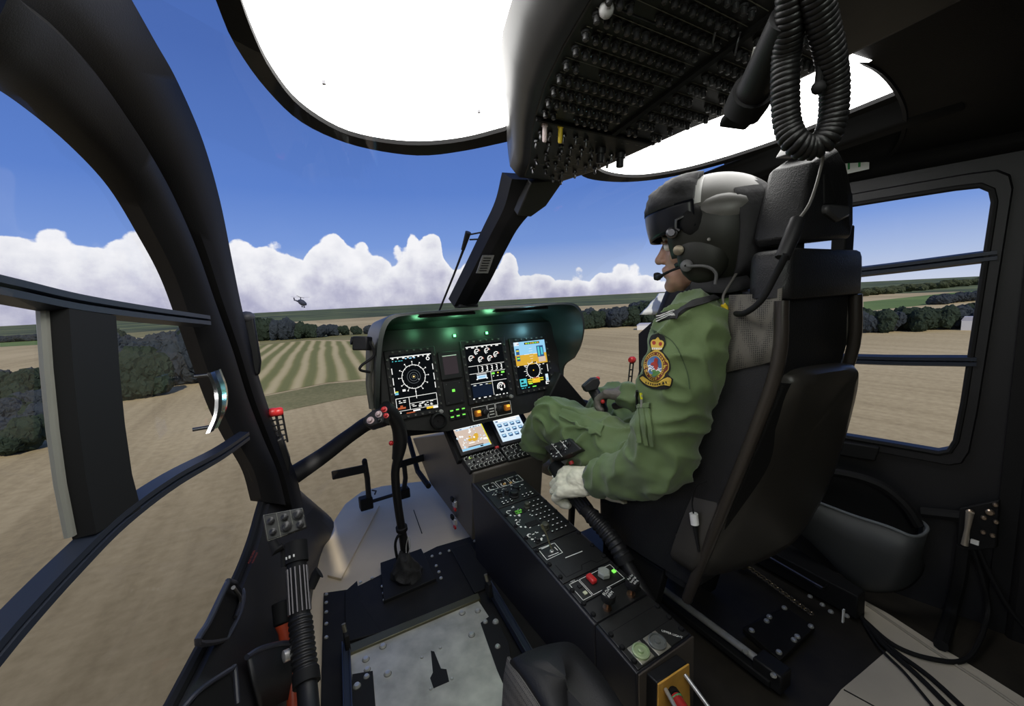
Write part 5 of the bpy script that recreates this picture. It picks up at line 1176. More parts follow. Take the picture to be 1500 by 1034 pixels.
mb = MB(); mb.tube([tp[1], tp[2], tp[3], tp[4]], [.021, .016, .014, .014], 16); mb.build('body', mat('torch_red', (.42, .055, .02), .4), t)
mb = MB(); p = tp[1].lerp(tp[3], .35)+V((.012, -.006, .004)); mb.box(p, (.008, .012, .03)); mb.build('switch', RUB, t, bevel=.003)
fm = Fr(dpt(366, 818, .008), dpt(373, 805, .008)-dpt(361, 830, .008), (EYE-dpt(366, 818)).cross(dpt(373, 805)-dpt(361, 830)))
mb = MB(); 
for k in range(2): put_text(mb, fm, ('PULL TO OPEN', 'PUSH DOOR')[k], 0, .004-.008*k, .0045, .001)
t = thing('door_marking', 'small red lettered marking on the left door lining', 'marking', fm.o); mb.build('lettering', mat('red_print', (.35, .05, .03), .5), t, smooth=False)
# padded cushion close to the camera
t = thing('seat_cushion', 'black padded cushion with mesh side between the metal plate and console', 'cushion', (.42, .6, .16))
top = [pz(745, 962, .27), pz(775, 948, .275), pz(812, 938, .275), pz(838, 938, .27), pz(862, 958, .265), pz(905, 1015, .26), pz(960, 1120, .25), pz(860, 1160, .25), pz(806, 1056, .26), pz(772, 1000, .268)]
cn = sum(top, V())/len(top); T = spline(top+[top[0]], 4)[:-1]
mb = MB(); rows = []
for s, dz in ((.02, .004), (.5, .004), (.90, .003), (.975, -.006), (1.0, -.03), (1.0, -.25)): rows.append([V((cn.x+(p.x-cn.x)*s, cn.y+(p.y-cn.y)*s, p.z+dz if dz > -.2 else .008)) for p in T])
mb.rings(rows); mb.build('pad', mat('cushion_black', (.009, .009, .010), .5, spec=.3, bump=.2, bscale=300), t, 70)
def meshmat(name, c1, c2, scale):
    m = bpy.data.materials.new(name); m.use_nodes = True; tr = m.node_tree; b = tr.nodes['Principled BSDF']; b.inputs['Roughness'].default_value = .7
    c = tr.nodes.new('ShaderNodeTexCoord'); v = tr.nodes.new('ShaderNodeTexVoronoi'); v.inputs['Scale'].default_value = scale; v.inputs['Randomness'].default_value = .12; tr.links.new(c.outputs['Object'], v.inputs['Vector'])
    r = tr.nodes.new('ShaderNodeValToRGB'); r.color_ramp.elements[0].position = .30; r.color_ramp.elements[1].position = .42; r.color_ramp.elements[0].color = (*c1, 1); r.color_ramp.elements[1].color = (*c2, 1)
    tr.links.new(v.outputs['Distance'], r.inputs[0]); tr.links.new(r.outputs[0], b.inputs['Base Color']); return m
SMESH = meshmat('spacer_mesh', (.012, .012, .012), (.115, .105, .090), 260)
k0 = [p for p in T if p.x < cn.x+.02]
mb = MB(); L_ = [pz(745, 964, .255), pz(771, 1002, .255), pz(804, 1056, .25), pz(850, 1150, .245)]
mb.grid([[p+V((0, 0, .004)) for p in L_], [p+V((-.012, -.002, -.03)) for p in L_], [p+V((-.026, -.006, -.12)) for p in L_], [p+V((-.03, -.008, -.22)) for p in L_]]); mb.build('mesh_side', SMESH, t, solid=.006)

# ------------------------------------------------------------------ right floor
def rod(a, b, r, m, nm, par, n=12):
    mb = MB(); mb.cyl(a, b, r, r, n); return mb.build(nm, m, par)
t = thing('floor_rail', 'polished steel rail on the floor just right of the centre console', 'rail', pz(1030, 905, .03))
rod(pz(938, 838, .045), pz(1118, 972, .045), .010, STEEL, 'rod', t)
mb = MB(); p, q = pz(925, 838, .012), pz(1135, 1000, .012); d = (q-p).normalized(); s = V((0, 0, 1)).cross(d); mb.box((p+q)/2+V((0, 0, .006)), ((q-p).length, .05, .018), d, s); mb.build('channel', RUB, t, bevel=.003)
mb = MB(); p = pz(1130, 983, .03); mb.box(p, (.05, .07, .05)); mb.build('end_block', BLK, t, bevel=.004)
for q in ((1133, 990), (1092, 955)): bolt(t, pz(*q, .056), 1.2)
t = thing('floor_cover_plate', 'square black cover plate with six bolts on the right floor', 'cover plate', pz(1140, 930, 0))
fpoly('plate', ((1088, 920), (1150, 888), (1194, 918), (1143, 967)), .014, .016, MATT, t, .002)
for q in ((1101, 924), (1127, 904), (1123, 910), (1149, 891), (1188, 918), (1168, 933), (1163, 938), (1141, 956)): bolt(t, pz(*q, .014), 1.3)
t = thing('seat_side_rail', 'black bolted seat rail with a chain on the right floor', 'rail', pz(1180, 860, 0))
mb = MB(); mb.hexa([pz(*q, 0) for q in ((1090, 815), (1255, 908), (1266, 898), (1120, 800))], [p+V((0, 0, .075)) for p in [pz(*q, 0) for q in ((1090, 815), (1255, 908), (1266, 898), (1120, 800))]]); mb.build('beam', RUB, t, bevel=.004)
ed = [pz(1124, 815, .08), pz(1205, 862, .08), pz(1212, 858, .08)]
mb = MB(); mb.tube(ed, .005, 8); mb.build('edge_bar', DSTEEL, t)
for q in ((1184, 869), (1202, 881), (1214, 891), (1237, 897)): bolt(t, pz(*q, .03)+V((-.012, -.01, .0)), 1.2)
chain = [pz(1085+105*k/26, 822+78*k/26, .012) for k in range(27)]
mb = MB()
for k, p in enumerate(chain[:-1]):
    d = (chain[k+1]-p).normalized(); s = V((0, 0, 1)).cross(d) if k % 2 else V((0, 0, 1)); c = (p+chain[k+1])/2; h = (chain[k+1]-p).length*.62
    mb.tube([c+d*h*math.cos(a)+s*.007*math.sin(a) for a in [2*math.pi*j/10 for j in range(10)]], .0022, 6, closed=True)
mb.build('chain', mat('chain_brass', (.28, .23, .16), .35, .9), t)
mb = MB(); mb.box(pz(1087, 822, .03), (.03, .03, .045)); mb.build('chain_end', mat('chain_brass', (.28, .23, .16), .35, .9), t, bevel=.004)
mb = MB(); mb.box(pz(1226, 893, .05)+V((-.012, -.02, 0)), (.008, .004, .04)); mb.build('tag', WHITE, t)
# pale outer floor and rubber mat edge
tl = [(1205, 1045), (1232, 1010), (1262, 985), (1306, 947), (1266, 905), (1267, 880), (1300, 898), (1365, 940), (1440, 985), (1560, 1060), (1560, 1200), (1205, 1200)]
o = fpoly('floor_pale', tl, -.006, .008, TILE); struct(o)
mb = MB(); mb.tube([pz(1270, 886, -.004), pz(1360, 948, -.004), pz(1440, 1000, -.004), pz(1520, 1055, -.004)], .004, 6); struct(mb.build('trim_7', mat('tile_joint', (.30, .27, .22), .6)))
mb = MB(); mb.tube([pz(1236, 1010, -.005), pz(1300, 1045, -.005)], .0016, 6); struct(mb.build('trim_8', RUB))
# grey curved bin on the right door
def RDi(px_, py_, c): P0 = RD(0, 0, c); return pp(px_, py_, P0, V((-1, -.236, 0)).normalized())
t = thing('door_bin', 'curved dark grey storage bin on the right door behind the seat', 'bin', RDi(1270, 800, .10))
tpx = [(1150, 718), (1180, 729), (1210, 740), (1250, 755), (1300, 771), (1335, 785)]
bpx = [(1150, 770), (1180, 790), (1210, 820), (1240, 852), (1262, 866), (1300, 868)]
tr = [RDi(a, b, .16) for a, b in tpx]+[RDi(1352, 783, .13), RDi(1359, 774, .09), RDi(1352, 765, .03), RDi(1345, 763, .0)]
br = [RDi(a, b, .13) for a, b in bpx]+[RDi(1325, 862, .10), RDi(1344, 845, .07), RDi(1350, 830, .03), RDi(1348, 825, .0)]
tr = spline(tr, 5); br = spline(br, 5)
mb = MB(); mb.grid([tr, [a.lerp(b, .35)+V((-.012, 0, 0)) for a, b in zip(tr, br)], [a.lerp(b, .75)+V((-.010, 0, 0)) for a, b in zip(tr, br)], [a.lerp(b, .94)+V((-.0, 0, 0)) for a, b in zip(tr, br)], [b+V((.02, 0, -.006)) for b in br]]); mb.build('shell', GREYP, t, 70, solid=.005)
mb = MB(); mb.tube(tr, .0045, 8); mb.build('rim', mat('bin_rim', (.12, .13, .135), .4), t)
mb = MB(); q = [RDi(a, b, .02) for a, b in ((1150, 700), (1195, 692), (1245, 697), (1290, 712), (1325, 740), (1345, 772), (1345, 790), (1150, 750))]; mb.prism(q, RF.n*0+V((.01, 0, 0))); mb.build('back_panel', RUB, t)
mb = MB(); mb.tube(spline([RDi(a, b, .05) for a, b in ((1150, 697), (1195, 690), (1245, 696), (1290, 711), (1325, 739), (1346, 770))], 4), .014, 8); mb.build('back_lip', RUB, t)
# gas strut bracket with bolts on the right door, and loose cables
t = thing('hinge_bracket', 'black bolted bracket with a small steel arm on the right rear wall', 'bracket', RDi(1437, 770, .03))
mb = MB(); mb.prism([RDi(a, b, .02) for a, b in ((1408, 742), (1466, 730), (1462, 800), (1404, 806))], RF.u*0+V((-.018, 0, 0))); mb.build('plate', RUB, t, bevel=.003)
mb = MB(); mb.tube([RDi(1421, 750, .055), RDi(1417, 775, .055), RDi(1413, 798, .055)], [.009, .006, .008], 10); mb.build('steel_arm', mat('arm_steel', (.52, .46, .38), .3, .6), t)
for q, s in (((1421, 750), 1.5), ((1450, 750), 1.5), ((1441, 758), 1.1), ((1458, 739), 1), ((1459, 764), 1), ((1440, 779), 1), ((1454, 784), 1), ((1416, 788), 1.0)):
    mb = MB(); mb.lathe(RDi(*q, .045), (-1, -.236, 0), [(.006*s, 0), (.006*s, .004), (.004*s, .007), (.001, .007)], 10); mb.build('bolt', mat('bolt_warm', (.45, .36, .28), .3, .9), t)
mb = MB(); mb.box(RDi(1428, 794, .05), (.006, .016, .012)); mb.build('tag', WHITE, t)
mb = MB(); mb.tube([RDi(1350, 750, .015), RDi(1408, 756, .02)], .016, 8); mb.build('gas_strut', RUB, t)
cb = [('cable', 'thick black cable bundle hanging from the bracket to the floor', [RDi(1412, 800, .03), RDi(1405, 850, .03), RDi(1392, 900, .03), pz(1378, 945, .01)], .016),
      ('cable', 'black cable looping from the wall bracket over the pale floor', [RDi(1424, 800, .03), RDi(1440, 850, .03), RDi(1447, 900, .04), pz(1420, 962, .004), pz(1370, 966, .002), pz(1310, 945, .002), pz(1262, 905, .004)], .006),
      ('cable', 'black cable hanging down the wall to the right edge', [RDi(1432, 800, .03), RDi(1450, 840, .03), RDi(1478, 890, .03), RDi(1510, 930, .03)], .006),
      ('cable', 'upper of three floor cables running to the bottom right', [pz(1262, 904, .004), pz(1300, 945, .002), pz(1360, 990, .002), pz(1420, 1045, .002)], .006),
      ('cable', 'middle of three floor cables running to the bottom right', [pz(1266, 910, .004), pz(1296, 946, .002), pz(1345, 990, .002), pz(1400, 1045, .002)], .006),
      ('cable', 'lowest of three floor cables running to the bottom right', [pz(1266, 914, .004), pz(1290, 950, .002), pz(1325, 985, .002), pz(1375, 1045, .002)], .0035)]
for nm, lab, p, r in cb:
    mb = MB(); mb.tube(spline(p, 8), r, 8); tag(mb.build(nm, RUB), lab, 'cable')
# orange-faced box behind the console
t = thing('extinguisher_box', 'black box with an orange face and steel rods behind the console', 'box', (.70, .50, .08))
fo = Fr(py(987, 1010, .47), (1, 0, 0), (0, 0, 1))
q = [py(a, b, .512) for a, b in ((965, 1003), (1010, 973), (1012, 1080), (963, 1110))]
mb = MB(); mb.prism([p+V((0, .004, .0)) for p in q], (0, .029, .0)); mb.build('box', BLK, t, bevel=.003)
mb = MB(); mb.prism(q, (0, .004, 0)); mb.build('orange_face', ORNG, t, bevel=.001)
for a, b in (((975, 1010), (1000, 1055)), ((1003, 988), (1045, 1045))): rod(py(*a, .508), py(*b, .44), .0042, STEEL, 'steel_rod', t)
rod(py(985, 1015, .508), py(990, 1022, .495), .014, RUB, 'cap', t); rod(py(990, 1022, .495), py(1015, 1060, .44), .012, mat('red_cylinder', (.38, .02, .02), .4), 'red_cylinder', t)
mb = MB(); mb.tube([py(990, 1022, .495), py(992.5, 1026, .490)], .0135, 14); mb.build('green_band', mat('green_band', (.05, .3, .12), .5), t)
# ------------------------------------------------------------------ pilot seat
PS = thing('pilot_seat', 'black high-backed pilot seat with a tall headrest', 'seat', (1.02, .6, 0))
XL = lambda z: .835+.03*max(0, min(1, (z-.3)/.7)); XR = lambda z: 1.215-.03*max(0, min(1, (z-.3)/.7))
yr = lambda z: .42 if z > .82 else .42+(.82-z)*.31
def slab_rings(zs, inset, y0, y1, rad=.02):
    rows = []
    for z in zs:
        a, b = XL(z)+inset, XR(z)-inset; c, d = yr(z)+y0, yr(z)+y1; r = rad
        pts = []
        for cx, cy, t0 in ((b-r, d-r, 0), (a+r, d-r, 90), (a+r, c+r, 180), (b-r, c+r, 270)):
            for k in range(4): t = R(t0+30*k); pts.append(V((cx+r*math.cos(t), cy+r*math.sin(t), z)))
        rows.append(pts)
    return rows
mb = MB(); mb.rings(slab_rings([.24, .30, .45, .60, .75, .85, .95, .99], .006, .01, .10, .025)); mb.build('backrest', LEATH, PS, 60)
mb = MB(); rows = slab_rings([.972, .976, 1.0, 1.03, 1.055, 1.066, 1.070], -.008, -.008, .075, .022)
cn = [sum(r, V())/len(r) for r in rows]
rows = [[c+(p-c)*k for p in r] for r, c, k in zip(rows, cn, (.96, 1, 1, 1, .985, .95, .88))]
mb.rings(rows); mb.build('top_cushion', LEATH, PS, 60)
# mesh gussets each side
def gus(side):
    mb = MB(); g = []
    for z0 in (.985, .935, .885, .845):
        x = XL(z0)-.006 if side < 0 else XR(z0)+.006; y = yr(z0); k = (.985-z0)/.14
        g.append([V((x, y+.004, z0+.01)), V((x-.004*-side*-1, y+.04, z0-.005*k)), V((x, y+.085, z0-.02*k)), V((x+.004*-side, y+.112, z0-.03*k))])
    mb.grid(g); mb.build('mesh_gusset', SMESH, PS, solid=.004)
gus(-1); gus(1)
# moulded lower back shell
rp = [(1158, 550, .425), (1178, 541, .42), (1215, 535, .418), (1246, 533, .42), (1251, 545, .42), (1246, 580, .435), (1228, 650, .475), (1205, 715, .51), (1160, 790, .55), (1110, 822, .57), (1050, 842, .59), (1014, 838, .59), (1022, 800, .575), (1050, 735, .545), (1085, 670, .51), (1115, 615, .475), (1142, 570, .44)]
P3 = [py(*q) for q in rp]; cn = sum(P3, V())/len(P3); P3 = spline(P3+[P3[0]], 3)[:-1]
mb = MB(); mb.rings([[p+V((0, .06, .0)) for p in P3], P3, [cn+(p-cn)*.95+V((0, -.016, 0)) for p in P3], [cn+(p-cn)*.84+V((0, -.022, 0)) for p in P3], [cn+(p-cn)*.3+V((0, -.014, 0)) for p in P3]]); mb.build('back_shell', mat('seat_shell', (.034, .031, .027), .38, nz=.1, nscale=7), PS, 50)
mb = MB(); mb.rings(slab_rings([.30, .5, .7, .80], .02, -.004, .012, .005)); mb.build('back_recess', RUB, PS)
# side bolsters that wrap the pilot
for s in (-1, 1):
    rows = []
    for z, y1 in ((.84, .535), (.76, .57), (.66, .63), (.56, .68), (.48, .76), (.40, .86), (.26, .92)):
        x = XL(z) if s < 0 else XR(z); y0 = yr(z)+.02
        rows.append([V((x-s*.004, y0, z)), V((x, (y0+y1)/2, z)), V((x-s*.004, y1-.01, z)), V((x-s*.02, y1, z)), V((x-s*.035, y1-.01, z)), V((x-s*.035, y0, z))])
    mb = MB(); mb.rings(rows); mb.build('side_bolster', LEATH, PS, 60)
# rear left tube edge
mb = MB(); mb.tube(spline([V((XL(z)-.002, yr(z)+.006, z)) for z in (.97, .85, .7, .5, .32, .22)], 4), .013, 10); mb.build('side_tube', mat('tube_brown', (.030, .025, .021), .3), PS)
mb = MB(); mb.tube(spline([V((XR(z)+.002, yr(z)+.006, z)) for z in (.97, .85, .7, .5, .32, .22)], 4), .013, 10); mb.build('side_tube', mat('tube_brown', (.030, .025, .021), .3), PS)
# headrest
hr = [py(1192, 236, .42), py(1226, 214, .42), py(1236, 235, .41), py(1250, 288, .41), py(1250, 330, .412), py(1246, 349, .415), py(1170, 356, .425), py(1166, 345, .425), py(1172, 312, .425)]
xl0 = hr[0].x
hf = []
for i, p in enumerate(hr):
    hf.append(V((p.x-.004 if i in (0, 7, 8, 6) else p.x-.01, p.y+.085, p.z+(.004 if i < 2 else 0))))
cr = sum(hr, V())/len(hr); cf = sum(hf, V())/len(hf)
mb = MB(); mb.rings([[cr+(p-cr)*.90+V((0, -.004, 0)) for p in hr], [p+V((0, .004, 0)) for p in hr], [p+V((0, -.012, 0)) for p in hf], [cf+(p-cf)*.92 for p in hf]]); mb.build('headrest', LEATH, PS, 50, bevel=.010, seg=3)
mb = MB(); q = [py(a, b, .415) for a, b in ((1205, 300), (1238, 302), (1238, 318), (1222, 326), (1204, 312))]; mb.prism([p+V((0, -.010, 0)) for p in q], (0, .02, 0)); mb.build('headrest_grip', mat('grip_grey', (.05, .05, .052), .4), PS, bevel=.006)
mb = MB(); q = [py(a, b, .417) for a, b in ((1204, 255), (1232, 252), (1238, 300), (1205, 300))]; mb.prism([p+V((0, -.004, 0)) for p in q], (0, .01, 0)); mb.build('headrest_slot', RUB, PS, bevel=.003)
mb = MB(); mb.rings([[p for p in [py(a, b, .46) for a, b in ((1170, 222), (1180, 206), (1200, 202), (1212, 222))]], [p+V((0, .05, 0)) for p in [py(a, b, .46) for a, b in ((1170, 222), (1180, 206), (1200, 202), (1212, 222))]]]); mb.build('belt_guide', mat('guide_grey', (.12, .12, .12), .5), PS, bevel=.006)
for a in (1160, 1234):
    mb = MB(); mb.box(py(a, 356, .455), (.045, .03, .08)); mb.build('headrest_post', RUB, PS, bevel=.004)
# cushion pan, legs
mb = MB(); mb.rings([[V((x, y, z)) for x, y in ((.87, .62), (1.18, .62), (1.18, .98), (.87, .98))] for z in (.22, .35)]); mb.build('seat_pan', LEATH, PS, bevel=.02, seg=3)
for x in (.87, 1.17):
    mb = MB(); mb.prism([V((x-.015, .76, .002)), V((x-.015, .96, .002)), V((x-.015, .94, .23)), V((x-.015, .70, .24))], (.03, 0, 0)); mb.build('seat_leg', RUB, PS, bevel=.004)
# seat-side intercom plug with its lead
t = thing('intercom_plug', 'white and black intercom plug hanging on a thin lead by the seat', 'plug', pxx(1018, 760, .82))
mb = MB(); mb.cyl(pxx(1016, 752, .82), pxx(1018, 768, .82), .0095, .0095, 14); mb.build('white_sleeve', WHITE, t)
mb = MB(); mb.tube([pxx(1018, 768, .82), pxx(1021, 790, .82), pxx(1024, 808, .82)], [.006, .004, .003], 8); mb.build('tip', RUB, t)
mb = MB(); mb.tube(spline([pxx(1016, 753, .82), pxx(1014, 735, .82), pxx(1020, 712, .822), pxx(1035, 705, .828)], 5), .002, 6); mb.build('lead', RUB, t)
for q in ((993, 785), (1015, 803), (1008, 772)):
    mb = MB(); mb.ball(pxx(*q, .836), .006); mb.build('stud', DSTEEL, PS)
# collective of the pilot
rc_, P = collective('collective_lever', 'black ribbed collective lever under the pilot gloved hand', [pxx(952, 885, .80), pxx(925, 840, .80), pxx(893, 785, .795), V((.782, 1.0, .362)), V((.80, 1.11, .42))], None, None)
hq = [pxx(796, 654, .76), pxx(834, 641, .81), pxx(852, 658, .81), pxx(810, 674, .76)]
mb = MB(); nrm = (hq[1]-hq[0]).cross(hq[3]-hq[0]).normalized(); nrm = nrm if nrm.dot(EYE-hq[0]) > 0 else -nrm
mb.prism(hq, nrm*-.045); hb = mb.build('switch_box', PANEL, rc_, bevel=.004)
fh = Fr(sum(hq, V())/4, hq[1]-hq[0], hq[0]-hq[3]); fh = fh if fh.n.dot(nrm) > 0 else Fr(fh.o, -fh.u, fh.v)
qa = [V(fh.ab(p)) for p in hq]; lb = MB()
for s in (.333, .666): fline(lb, fh, qa[0].lerp(qa[1], s), qa[3].lerp(qa[2], s), .0012, .0006)
for k in range(22):
    p = qa[0].lerp(qa[1], .08+.84*rk.random()).lerp(qa[3].lerp(qa[2], rk.random()), .08+.84*rk.random()); frect(lb, fh, p.x-.004, p.y-.0012, p.x+.004*rk.random(), p.y+.0012, .0008)
lb.build('engraving', IVORY, hb, smooth=False)
for s, tt, r in ((.2, .4, .008), (.5, .5, .012), (.8, .4, .009)):
    p = qa[0].lerp(qa[1], s).lerp(qa[3].lerp(qa[2], s), tt); mb = MB(); mb.lathe(fh.P(p.x, p.y), fh.n, [(r, 0), (r, .004), (r*.7, .005), (r*.65, .012), (r*.3, .014)], 14); mb.build('switch', BLK, hb)
mb = MB(); mb.cyl(pxx(826, 672, .82), pxx(822, 682, .82), .014, .012, 14); mb.build('silver_collar', STEEL, rc_)
mb = MB(); mb.cyl(pxx(836, 676, .82), pxx(838, 680, .82), .009, .008, 12); mb.build('red_tip', REDG, rc_)
mb = MB(); mb.box(pxx(886, 778, .785), (.02, .02, .02)); mb.build('red_guard', REDG, rc_, bevel=.005)
# small spring lever panel under console lip (left of the lever)
# cyclic of the pilot
t = thing('cyclic_stick', 'black cyclic stick grip held in the pilot right hand', 'control stick', (1.0, 1.12, .0))
cg = [pxx(890, 640, .985), pxx(884, 610, .985), pxx(878, 588, .985), pxx(868, 570, .985)]
mb = MB(); mb.tube(spline([V((1.0, 1.30, .02)), V((1.0, 1.25, .25)), cg[0]], 6), .014, 12); mb.build('shaft', BLK, t)
mb = MB(); mb.tube(spline(cg, 5), .019, 14); mb.build('grip', BLK, t)
f = Fr(pxx(866, 562, .965), CR*.86+CU*.5, CU*.86-CR*.5); mb = MB(); mb.prism([f.P(a, b, -.022) for a, b in ((-.034, -.014), (.006, -.026), (.028, -.010), (.030, .010), (.010, .018), (-.034, .010))], f.n*.044); hd = mb.build('head', BLK, t, bevel=.005)
for q in ((870, 548), (883, 588)):
    mb = MB(); mb.ball(f.P(.028, .006, .012) if q[1] < 560 else pxx(*q, .963), .008); mb.build('red_button', REDG, t)
# ------------------------------------------------------------------ the pilot
SKIN = mat('skin', (.46, .27, .19), .5, nz=.08, nscale=30); SKIN.node_tree.nodes['Principled BSDF'].inputs['Subsurface Weight'].default_value = .08; SKIN.node_tree.nodes['Principled BSDF'].inputs['Subsurface Radius'].default_value = (.01, .004, .002)
SUIT = mat('flight_suit_green', (.105, .158, .058), .75, nz=.12, nscale=14, bump=.35, bscale=900, sheen=.2)
GLOVE = mat('pale_leather_glove', (.74, .71, .56), .6, nz=.12, nscale=45, bump=.5, bscale=160)
GLOVED = mat('worn_brown_glove', (.12, .105, .09), .65, nz=.2, nscale=40, bump=.5, bscale=160)
HG = mat('helmet_grey', (.115, .113, .103), .42, nz=.06); HGR = mat('helmet_olive', (.013, .014, .010), .45, spec=.35, nz=.1); HBL = mat('helmet_fabric', (.020, .020, .022), .8, bump=.8, bscale=70); REFL = mat('reflective_white', (.75, .75, .73), .35)
P = thing('person', 'pilot in a green flight suit and helmet sitting at the right-hand controls', 'person', (1.0, .65, .0))
def cap(mb, pts, rs, n=14):
    pts = [V(p) for p in pts]
    for i in range(len(pts)-1): mb.tube([pts[i], pts[i+1]], [rs[i], rs[i+1]], n)
    for p, r in zip(pts, rs): mb.ball(p, r, n)
def remesh(mb, name, m, parent, vox, smooth=6, disp=None, it=1):
    o = mb.build(name+'_raw', m, parent)
    q = o.modifiers.new('r', 'REMESH'); q.mode = 'VOXEL'; q.voxel_size = vox; q.use_smooth_shade = True
    if smooth: q = o.modifiers.new('s', 'SMOOTH'); q.factor = .5; q.iterations = smooth
    dg = bpy.context.evaluated_depsgraph_get(); me = bpy.data.meshes.new_from_object(o.evaluated_get(dg))
    bpy.data.objects.remove(o)
    me.name = name; me.materials.clear()
    for x in (m if isinstance(m, (list, tuple)) else [m]): me.materials.append(x)
    if disp:
        off = ROOT[parent.name]; nn = [v.normal.copy() for v in me.vertices]
        for v, k in zip(me.vertices, nn): v.co = v.co + k*disp(v.co+off, k)
    me.shade_smooth()
    o = bpy.data.objects.new(name, me); COL.objects.link(o); o.parent = parent; ROOT[o.name] = ROOT[parent.name]; return o
# joints
SL, EL, WL = V((.835, .612, .905)), pxx(968, 680, .80), pxx(864, 704, .80)
SR, ER, WR = V((1.20, .60, .905)), V((1.25, .72, .64)), pxx(925, 580, 1.03)
HIP = V((1.03, .75, .40)); CH = V((1.01, .655, .78)); NK = V((.985, .625, .975)); HC = V((.965, .668, 1.118))
HLl, KL, AL = V((.97, .74, .42)), pxx(812, 611, .89), V((.90, 1.62, .16))
HLr, KR, AR = V((1.10, .74, .40)), V((1.20, 1.24, .55)), V((1.18, 1.60, .16))
yaw = R(-31); hf_ = V((math.sin(yaw), math.cos(yaw), -.06)).normalized(); hr_ = hf_.cross(V((0, 0, 1))).normalized(); hu_ = hr_.cross(hf_)
H = lambda f, r, u: HC+hf_*f+hr_*r+hu_*u
# body: one continuous figure of skin under the clothes
mb = MB()
rot = Matrix((hr_, hf_, hu_)).transposed()
mb.ball(H(-.015, 0, .045), (.074, .092, .092), 20, rot); mb.ball(H(.025, 0, -.03), (.060, .068, .085), 18, rot)
mb.ball(H(.055, 0, -.075), (.043, .040, .042), 16, rot); mb.ball(H(.080, 0, -.100), (.022, .020, .019), 14, rot)     # jaw and chin
mb.ball(H(.072, 0, .030), (.050, .026, .030), 14, rot)                                                              # brow
cap(mb, [H(.086, 0, .012), H(.100, 0, -.018), H(.108, 0, -.030)], [.009, .011, .0125], 12)                          # nose
for s in (-1, 1): mb.ball(H(.098, s*.011, -.034), .009, 10); mb.ball(H(.055, s*.042, -.025), (.020, .026, .026), 12, rot); mb.ball(H(-.01, s*.075, -.01), (.012, .025, .034), 10, rot)
cap(mb, [H(.089, -.018, -.058), H(.096, 0, -.056), H(.089, .018, -.058)], [.006, .0085, .006], 10); cap(mb, [H(.088, -.015, -.070), H(.094, 0, -.070), H(.088, .015, -.070)], [.006, .0085, .006], 10)
cap(mb, [H(-.03, 0, -.06), NK+V((0, -.01, -.02)), CH+V((0, 0, .12))], [.058, .060, .07], 16)
mb.tube([HIP+V((0, 0, -.06)), HIP+V((0, -.02, .10)), CH, CH+V((0, .005, .12))], [.15, .135, .155, .10], 20, sx=1.0, up=(1, 0, 0))
cap(mb, [CH+V((0, 0, .12)), SL, EL, WL], [.07, .058, .042, .030]); cap(mb, [CH+V((0, 0, .12)), SR, ER, WR], [.07, .058, .042, .030])
cap(mb, [HIP, HLl, KL, AL], [.11, .085, .055, .040]); cap(mb, [HIP, HLr, KR, AR], [.11, .085, .055, .040])
for A in (AL, AR): cap(mb, [A, A+V((0, .10, -.03))], [.042, .034])
for W_, d in ((WL, (WL-EL).normalized()), (WR, (WR-ER).normalized())): cap(mb, [W_, W_+d*.05], [.024, .020])
body = remesh(mb, 'body', SKIN, P, .0035, 5)
# eyes and lips
for s in (-1, 1):
    mb = MB(); mb.ball(H(.079, s*.031, .000), .0125, 14); e = mb.build('eye', mat('eye_white', (.7, .68, .64), .25), P)
    mb = MB(); mb.ball(H(.0875, s*.031, -.001), .0055, 10); mb.build('iris', mat('iris', (.05, .04, .03), .2), e)
    mb = MB(); cap(mb, [H(.086, s*.018, .009), H(.093, s*.030, .011), H(.084, s*.044, .008)], [.0035, .004, .003], 8); mb.build('eyelid', SKIN, e)
    mb = MB(); cap(mb, [H(.090, s*.015, .024), H(.090, s*.034, .026), H(.078, s*.050, .020)], [.004, .004, .003], 8); mb.build('eyebrow', mat('brow_hair', (.06, .04, .025), .8), P)
# flight suit
def fold(p, n):
    a = noise.noise(V((p.x*9, p.y*9, p.z*22)))*.5+noise.noise(V((p.x*20+5, p.y*20, p.z*30)))*.3
    r = 1-abs(noise.noise(V((p.x*11+p.z*9, p.y*11-p.z*6, p.z*13+p.y*8))))*2
    return .008*a+.016*(r*r*(1 if r > 0 else -.3)-.15)
mb = MB()
mb.rings([[c+V((math.cos(t)*rx, math.sin(t)*ry, 0)) for t in [2*math.pi*k/28 for k in range(28)]] for c, rx, ry in ((HIP+V((0, 0, -.07)), .145, .13), (HIP+V((0, -.02, .06)), .145, .125), (CH+V((0, .0, -.16)), .160, .125), (CH+V((0, .0, .0)), .178, .128), (CH+V((0, .0, .09)), .165, .112), (CH+V((-.01, .0, .145)), .10, .085), (NK+V((0, -.005, .0)), .068, .066))])
cap(mb, [CH+V((-.05, 0, .10)), SL+V((.02, 0, .004)), SL.lerp(EL, .35), SL.lerp(EL, .7), EL, EL.lerp(WL, .45), WL+(EL-WL)*.20], [.085, .082, .083, .080, .073, .063, .048], 18)
cap(mb, [CH+V((.05, 0, .10)), SR, SR.lerp(ER, .5), ER, WR-(ER-WR)*.02], [.085, .074, .070, .060, .042], 16)
cap(mb, [HIP, HLl, HLl.lerp(KL, .5), KL, KL.lerp(AL, .4), AL], [.115, .105, .102, .083, .070, .056], 18); cap(mb, [HIP, HLr, KR, AR], [.125, .105, .076, .055], 16)
suit = remesh(mb, 'flight_suit', SUIT, P, .0055, 5, fold)
mb = MB(); nkd = V((0, .28, 1)).normalized()
